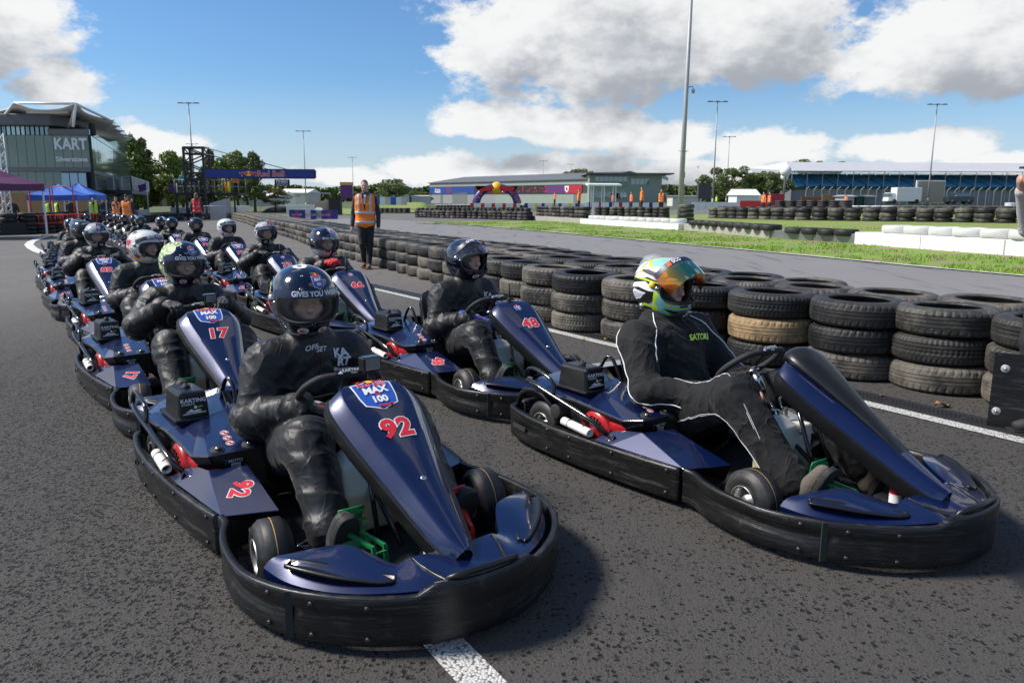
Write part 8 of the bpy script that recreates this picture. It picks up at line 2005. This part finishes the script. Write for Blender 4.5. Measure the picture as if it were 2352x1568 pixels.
for i, (px, py) in enumerate(((668, 451), (700, 447), (640, 458), (735, 444))):
    p = AT(px, py, 80); r = empty('terrace_step', p); tag(r, 'pale concrete step on the dark bank, %s from the bottom left' % ORD[i], 'step', 'steps on the bank'); b = MB(); b.box((0, 0, 0), (1.9, .4, .14), rz=0); b.build('slab', 'barrier_grey', r)
p = ATG(770, 80); r = empty('banner_stand', p); tag(r, 'black and white banner tower on the far bank left of the orange-vested man', 'banner'); b = MB(); b.box((1.2, 0, 2.4), (1.2, .2, 1.3)); b.build('banner_face', 'banner_violet', r); b = MB(); b.box((1.2, 0, 3.2), (1.3, .25, .3)); b.build('banner_head', 'lamp_yellow_strap', r); b = MB(); b.box((0, 0, .9), (1.2, .8, 1.7)); b.build('dark_box', 'matt_black', r)
p = W(732, 493); r = empty('white_sheet', (p.x, p.y, p.z)); tag(r, 'white draped sheet at the end of the sponsor boards', 'sheet'); b = MB(); b.add([(-.9, -.2, .02), (.9, -.2, .02), (.3, .1, .75), (-.2, .1, .8), (.0, .7, .02)], [(0, 1, 2, 3), (1, 4, 2), (4, 0, 3), (3, 2, 4)]); b.build('cloth', 'paint_white', r)
p = AT(1617, 440, 100); r = empty('video_screen', (p.x, 100, gz(p.x, 100))); tag(r, 'dark boxy loudspeaker tower between the tall pole and the oaks', 'tower'); b = MB(); b.box((0, 0, p.z-r.location.z), (1.6, .8, 1.8)); b.build('cabinet', 'dark_trim', r); b = MB(); b.bar((-.6, 0, 0), (-.6, 0, 2), .12); b.bar((.6, 0, 0), (.6, 0, 2), .12); b.build('legs', 'dark_trim', r)
for px, y, hh_, mt, l in ((339, 70, 3.2, 'flag_violet', 'small flag on a white pole at the end of the grey rail'), (408, 68, 3.1, 'flag_violet', 'small flag on a white pole left of the gantry platform')):
    p = ATG(px, y); r = empty('flag_pole', p); tag(r, l, 'flag'); b = MB(); b.tube([(0, 0, 0), (0, 0, hh_)], .035, 6); b.build('pole', 'white_steel', r); b = MB(); b.add([(0, 0, hh_), (-.8, .05, hh_-.2), (-.7, 0, hh_-.8), (0, 0, hh_-.6)], [(0, 1, 2, 3)]); b.build('cloth', 'banner_violet', r)
# ---------------------------------------------------------------- trees
def crown_mesh(name, mat, clumps, leaf, n, seed):
    rn = np.random.RandomState(seed); V = []; per = n//len(clumps)
    for c in clumps:
        c = np.array(c, float); k = int(per*(c[3]*c[4])**.7*1.6)+20
        d = rn.normal(size=(k, 3)); d /= np.linalg.norm(d, axis=1)[:, None]; r = rn.uniform(.45, 1.08, k)**.6
        # knock out random directions so that sky shows through
        g = vnoise(d*2.3+c[:3]*.7+20, seed); keep = g > .36; d, r = d[keep], r[keep]
        p = c[:3]+d*r[:, None]*np.array([c[3], c[3], c[4]])*(.75+.5*g[keep])[:, None]; k = len(p)
        u = rn.normal(size=(k, 3)); u /= np.linalg.norm(u, axis=1)[:, None]; w = np.cross(u, rn.normal(size=(k, 3))); w /= np.linalg.norm(w, axis=1)[:, None]; s = leaf*rn.uniform(.6, 1.4, k)[:, None]
        V.append(np.stack([p-u*s, p-w*s*.55, p+u*s, p+w*s*.55], 1).reshape(-1, 3))
    V = np.concatenate(V); F = np.arange(len(V)).reshape(-1, 4); return npmesh(name, V, F, mat, smooth=False)
def clumps_for(kind, h, rn):
    C = []
    if kind == 'poplar':
        for i in range(26):
            t = .16+.84*i/25; w = h*.17*math.sin(PI*min(1, (t-.05)/.95)**.75)+.25; a = rn.uniform(0, 6.28); C.append((w*.55*math.cos(a), w*.55*math.sin(a), h*t, w*.62+.25, h*.085))
    elif kind == 'tall':
        for i in range(34):
            t = rn.uniform(.24, .97); w = h*.26*math.sin(PI*min(1, (t-.12)/.92)**.8)+.2; a = rn.uniform(0, 6.28); q = rn.uniform(.3, 1.0); C.append((w*q*math.cos(a), w*q*math.sin(a), h*t, h*.085, h*.08))
    else:
        for i in range(30):
            a = rn.uniform(0, 6.28); q = rn.uniform(.15, 1.0)**.7; t = rn.uniform(.38, .92); w = h*.52*math.sqrt(max(.05, 1-((t-.6)/.42)**2)); C.append((w*q*math.cos(a), w*q*math.sin(a), h*t, h*.12, h*.09))
    return C
TREE = {}
def tree(x, y, h, kind, mat, label, seed, leaf=None, n=7000, group='trees in the distance', zb=None, sx=1.0, name='tree'):
    key = (kind, mat, seed)
    if key not in TREE:
        rn = random.Random(seed); C = clumps_for(kind, 10., rn); cm = crown_mesh('crown', mat, C, .20 if kind != 'oak' else .19, n, seed)
        b = MB(); b.smooth = True; b.tube([(0, 0, -.2), (.05, 0, 2.0), (-.05, .05, 4.5), (.05, 0, 7.5)], [.34, .26, .17, .05], 8)
        for c in C[::2]: z0_ = max(1.4, c[2]*.55); b.tube([(0, 0, z0_), (c[0]*.5, c[1]*.5, (z0_+c[2])/2+.1), (c[0], c[1], c[2])], [.11, .06, .02], 5)
        TREE[key] = (cm, b.mesh('trunk', 'bark'))
    r = empty(name, (x, y, gz(x, y) if zb is None else zb), random.uniform(0, 6.28)); s = h/10; r.scale = (s*sx, s*sx, s); tag(r, label, 'tree', group)
    link('crown', TREE[key][0], r); link('trunk', TREE[key][1], r); return r
def T(px, ytop, y, kind, mat, label, seed, sx=1.0, **k):
    p = AT(px, 458, y); g = gz(p.x, y); tree(p.x, y, 1.32+(458-ytop)*y/FOC-g, kind, mat, label, seed, sx=sx, **k)
T(312, 333, 108, 'poplar', 'leaf_poplar', 'poplar tree close behind the glass building', 1, 1.1); T(334, 339, 112, 'poplar', 'leaf_autumn', 'yellowing poplar right of the glass building', 2, 1.25); T(296, 345, 116, 'poplar', 'leaf_poplar', 'poplar tree half hidden by the glass building', 3, 1.1)
T(397, 360, 108, 'tall', 'leaf_poplar', 'round-headed tree left of the gantry tower', 4, 1.0); T(420, 372, 118, 'tall', 'leaf_poplar', 'tree directly behind the gantry tower', 5, .9)
T(488, 362, 120, 'poplar', 'leaf_autumn', 'slim tree right of the gantry tower', 6, 1.1); T(520, 357, 112, 'tall', 'leaf_poplar', 'tallest tree above the gantry banner', 7, 1.0); T(546, 360, 110, 'tall', 'leaf_poplar', 'tree above the middle of the gantry banner', 8, .9); T(585, 362, 108, 'tall', 'leaf_oak', 'dark tree at the right of the group behind the banner', 9, .85); T(568, 372, 116, 'tall', 'leaf_oak', 'dark tree behind the bull emblem of the banner', 10, .9)
T(632, 436, 115, 'oak', 'leaf_autumn', 'small brownish tree right of the banner trees', 11, 1.2)
T(910, 413, 190, 'oak', 'leaf_oak', 'round tree between the man in the vest and the hall', 12, 1.25); T(890, 432, 200, 'oak', 'leaf_oak', 'lower tree left of the round far tree', 13, 1.3); T(952, 438, 195, 'oak', 'leaf_oak', 'small tree left of the hall corner', 14, 1.3); T(973, 442, 198, 'oak', 'leaf_oak', 'bush-like tree at the hall corner', 15, 1.6)
T(1318, 388, 300, 'oak', 'leaf_oak', 'tree top showing above the hall roof', 16, 1.0); T(1338, 394, 305, 'oak', 'leaf_oak', 'second tree top above the hall roof', 17, .9)
T(1680, 380, 170, 'oak', 'leaf_oak', 'spreading oak left of the grandstand', 18, 1.15); T(1625, 402, 175, 'oak', 'leaf_oak', 'smaller oak behind the loudspeaker tower', 19, 1.25); T(1725, 400, 180, 'oak', 'leaf_autumn', 'pale tree right of the spreading oak', 20, 1.1); T(1760, 392, 178, 'oak', 'leaf_oak', 'tree between the oak and the grandstand', 21, 1.0); T(1785, 400, 182, 'oak', 'leaf_oak', 'tree next to the white globes', 22, 1.0)
T(1850, 365, 262, 'oak', 'leaf_oak', 'tall tree above the left end of the grandstand roof', 23, 1.2); T(1890, 372, 270, 'oak', 'leaf_oak', 'second tree above the grandstand roof', 24, 1.2); T(1700, 428, 160, 'oak', 'leaf_oak', 'bush below the spreading oak', 25, 1.6)
# hedges and woods on the horizon, one mass
def far_wood(px0, px1, y, h, label, seed, n=9000, mat='leaf_oak'):
    a, c = AT(px0, 458, y), AT(px1, 458, y); rn = np.random.RandomState(seed); V = []
    x = rn.uniform(a.x, c.x, n); top = h*(.6+.6*vnoise(np.stack([x*.05, x*0, x*0], -1), seed)+.25*vnoise(np.stack([x*.2, x*0+3, x*0], -1), seed)); z = top*rn.uniform(0, 1, n)**.7; yy = y+rn.uniform(-4, 4, n)+z*.3
    p = np.stack([x, yy, z], 1); u = rn.normal(size=(n, 3)); u /= np.linalg.norm(u, axis=1)[:, None]; w = np.cross(u, rn.normal(size=(n, 3))); w /= np.linalg.norm(w, axis=1)[:, None]; s = (y*.0028)*rn.uniform(.6, 1.4, n)[:, None]
    V = np.stack([p-u*s, p-w*s*.6, p+u*s, p+w*s*.6], 1).reshape(-1, 3); o = link('woodland', npmesh('woodland', V, np.arange(len(V)).reshape(-1, 4), mat, smooth=False)); tag(o, label, 'woodland', kind='stuff')
    b = MB(); b.box(((a.x+c.x)/2, y+6, h*.3), (abs(c.x-a.x), 3, h*.6)); q = b.build('hedge', 'hedge_far'); tag(q, 'dark hedge within the '+label, kind='stuff')
far_wood(-400, 640, 420, 8, 'far woodland on the horizon at the left', 31); far_wood(600, 1000, 430, 6.5, 'far woodland on the horizon left of the hall', 32); far_wood(1520, 1860, 400, 7, 'far woodland on the horizon below the oaks', 33); far_wood(1900, 2900, 420, 8, 'far woodland behind the grandstand', 34)
# ---------------------------------------------------------------- grass blades on the verge
def blades():
    rn = np.random.RandomState(5); P = []
    A, B = resample(GE, 200), resample([(34, 8), (26, 14), (22, 22), (20, 32), (16, 40), (13, 46), (8, 49), (3, 50), (-1, 50.5), (-4, 50), (-6.2, 49)], 200)
    n = 90000; i = rn.randint(0, 199, n); t = rn.uniform(0, 1, n)**1.6*.8; f = rn.uniform(0, 1, n)
    a = np.array([tuple(v)[:2] for v in A]); b = np.array([tuple(v)[:2] for v in B]); q = (a[i]*(1-f)[:, None]+a[i+1]*f[:, None])*(1-t)[:, None]+(b[i]*(1-f)[:, None]+b[i+1]*f[:, None])*t[:, None]
    nz = vnoise(np.stack([q[:, 0]*.9, q[:, 1]*.9, q[:, 0]*0], -1), 8)*.6+vnoise(np.stack([q[:, 0]*3, q[:, 1]*3, q[:, 0]*0], -1), 9)*.4; q = q[nz > .50]; n = len(q)
    z = np.array([gz(*v) for v in q])+.01; ang = rn.uniform(0, 6.28, n); h = rn.uniform(.03, .085, n); w = .006+.0006*np.hypot(q[:, 0], q[:, 1]); dx, dy = np.cos(ang)*w, np.sin(ang)*w; lx, ly = rn.normal(0, .02, n), rn.normal(0, .02, n)
    V = np.stack([np.stack([q[:, 0]-dx, q[:, 1]-dy, z], 1), np.stack([q[:, 0]+dx, q[:, 1]+dy, z], 1), np.stack([q[:, 0]+lx, q[:, 1]+ly, z+h], 1)], 1).reshape(-1, 3)
    o = link('grass', npmesh('grass', V, np.arange(len(V)).reshape(-1, 3), 'blade', smooth=False)); tag(o, 'short green grass growing on the verge', 'grass', kind='stuff')
blades()
# fallen leaves by the barrier
for i, (px, py, s, l) in enumerate(((1922, 873, .05, 'curled yellow-brown leaf at the foot of the second tyre stack'), (1400, 781, .055, 'brown leaf beside the white line behind the green helmet'), (2165, 935, .06, 'thin brown leaf at the foot of the largest tyre stack'), (2025, 912, .022, 'tiny tan leaf on the drain grating'), (1338, 782, .03, 'small tan leaf by the tyres right of kart 48'))):
    p = W(px, py); r = MB(); n = 6; rn = random.Random(i)
    rings = [[(s*(-1+2*u/n), s*.45*math.sin(PI*min(1, u/n+.02))*k_*(1 if k_ else 0), .012+s*.35*abs(k_)*(.3+rn.random()*.7)+s*.2*math.sin(u)) for k_ in (-1, 0, 1)] for u in range(n+1)]
    r.loft(rings, caps=False, smooth=True, open_ring=True); o = r.build('fallen_leaf', 'leaf_litter', None, p, (0, 0, rn.uniform(0, 6))); tag(o, l, 'leaf', 'fallen leaves'); o.modifiers.new('s', 'SOLIDIFY').thickness = .001
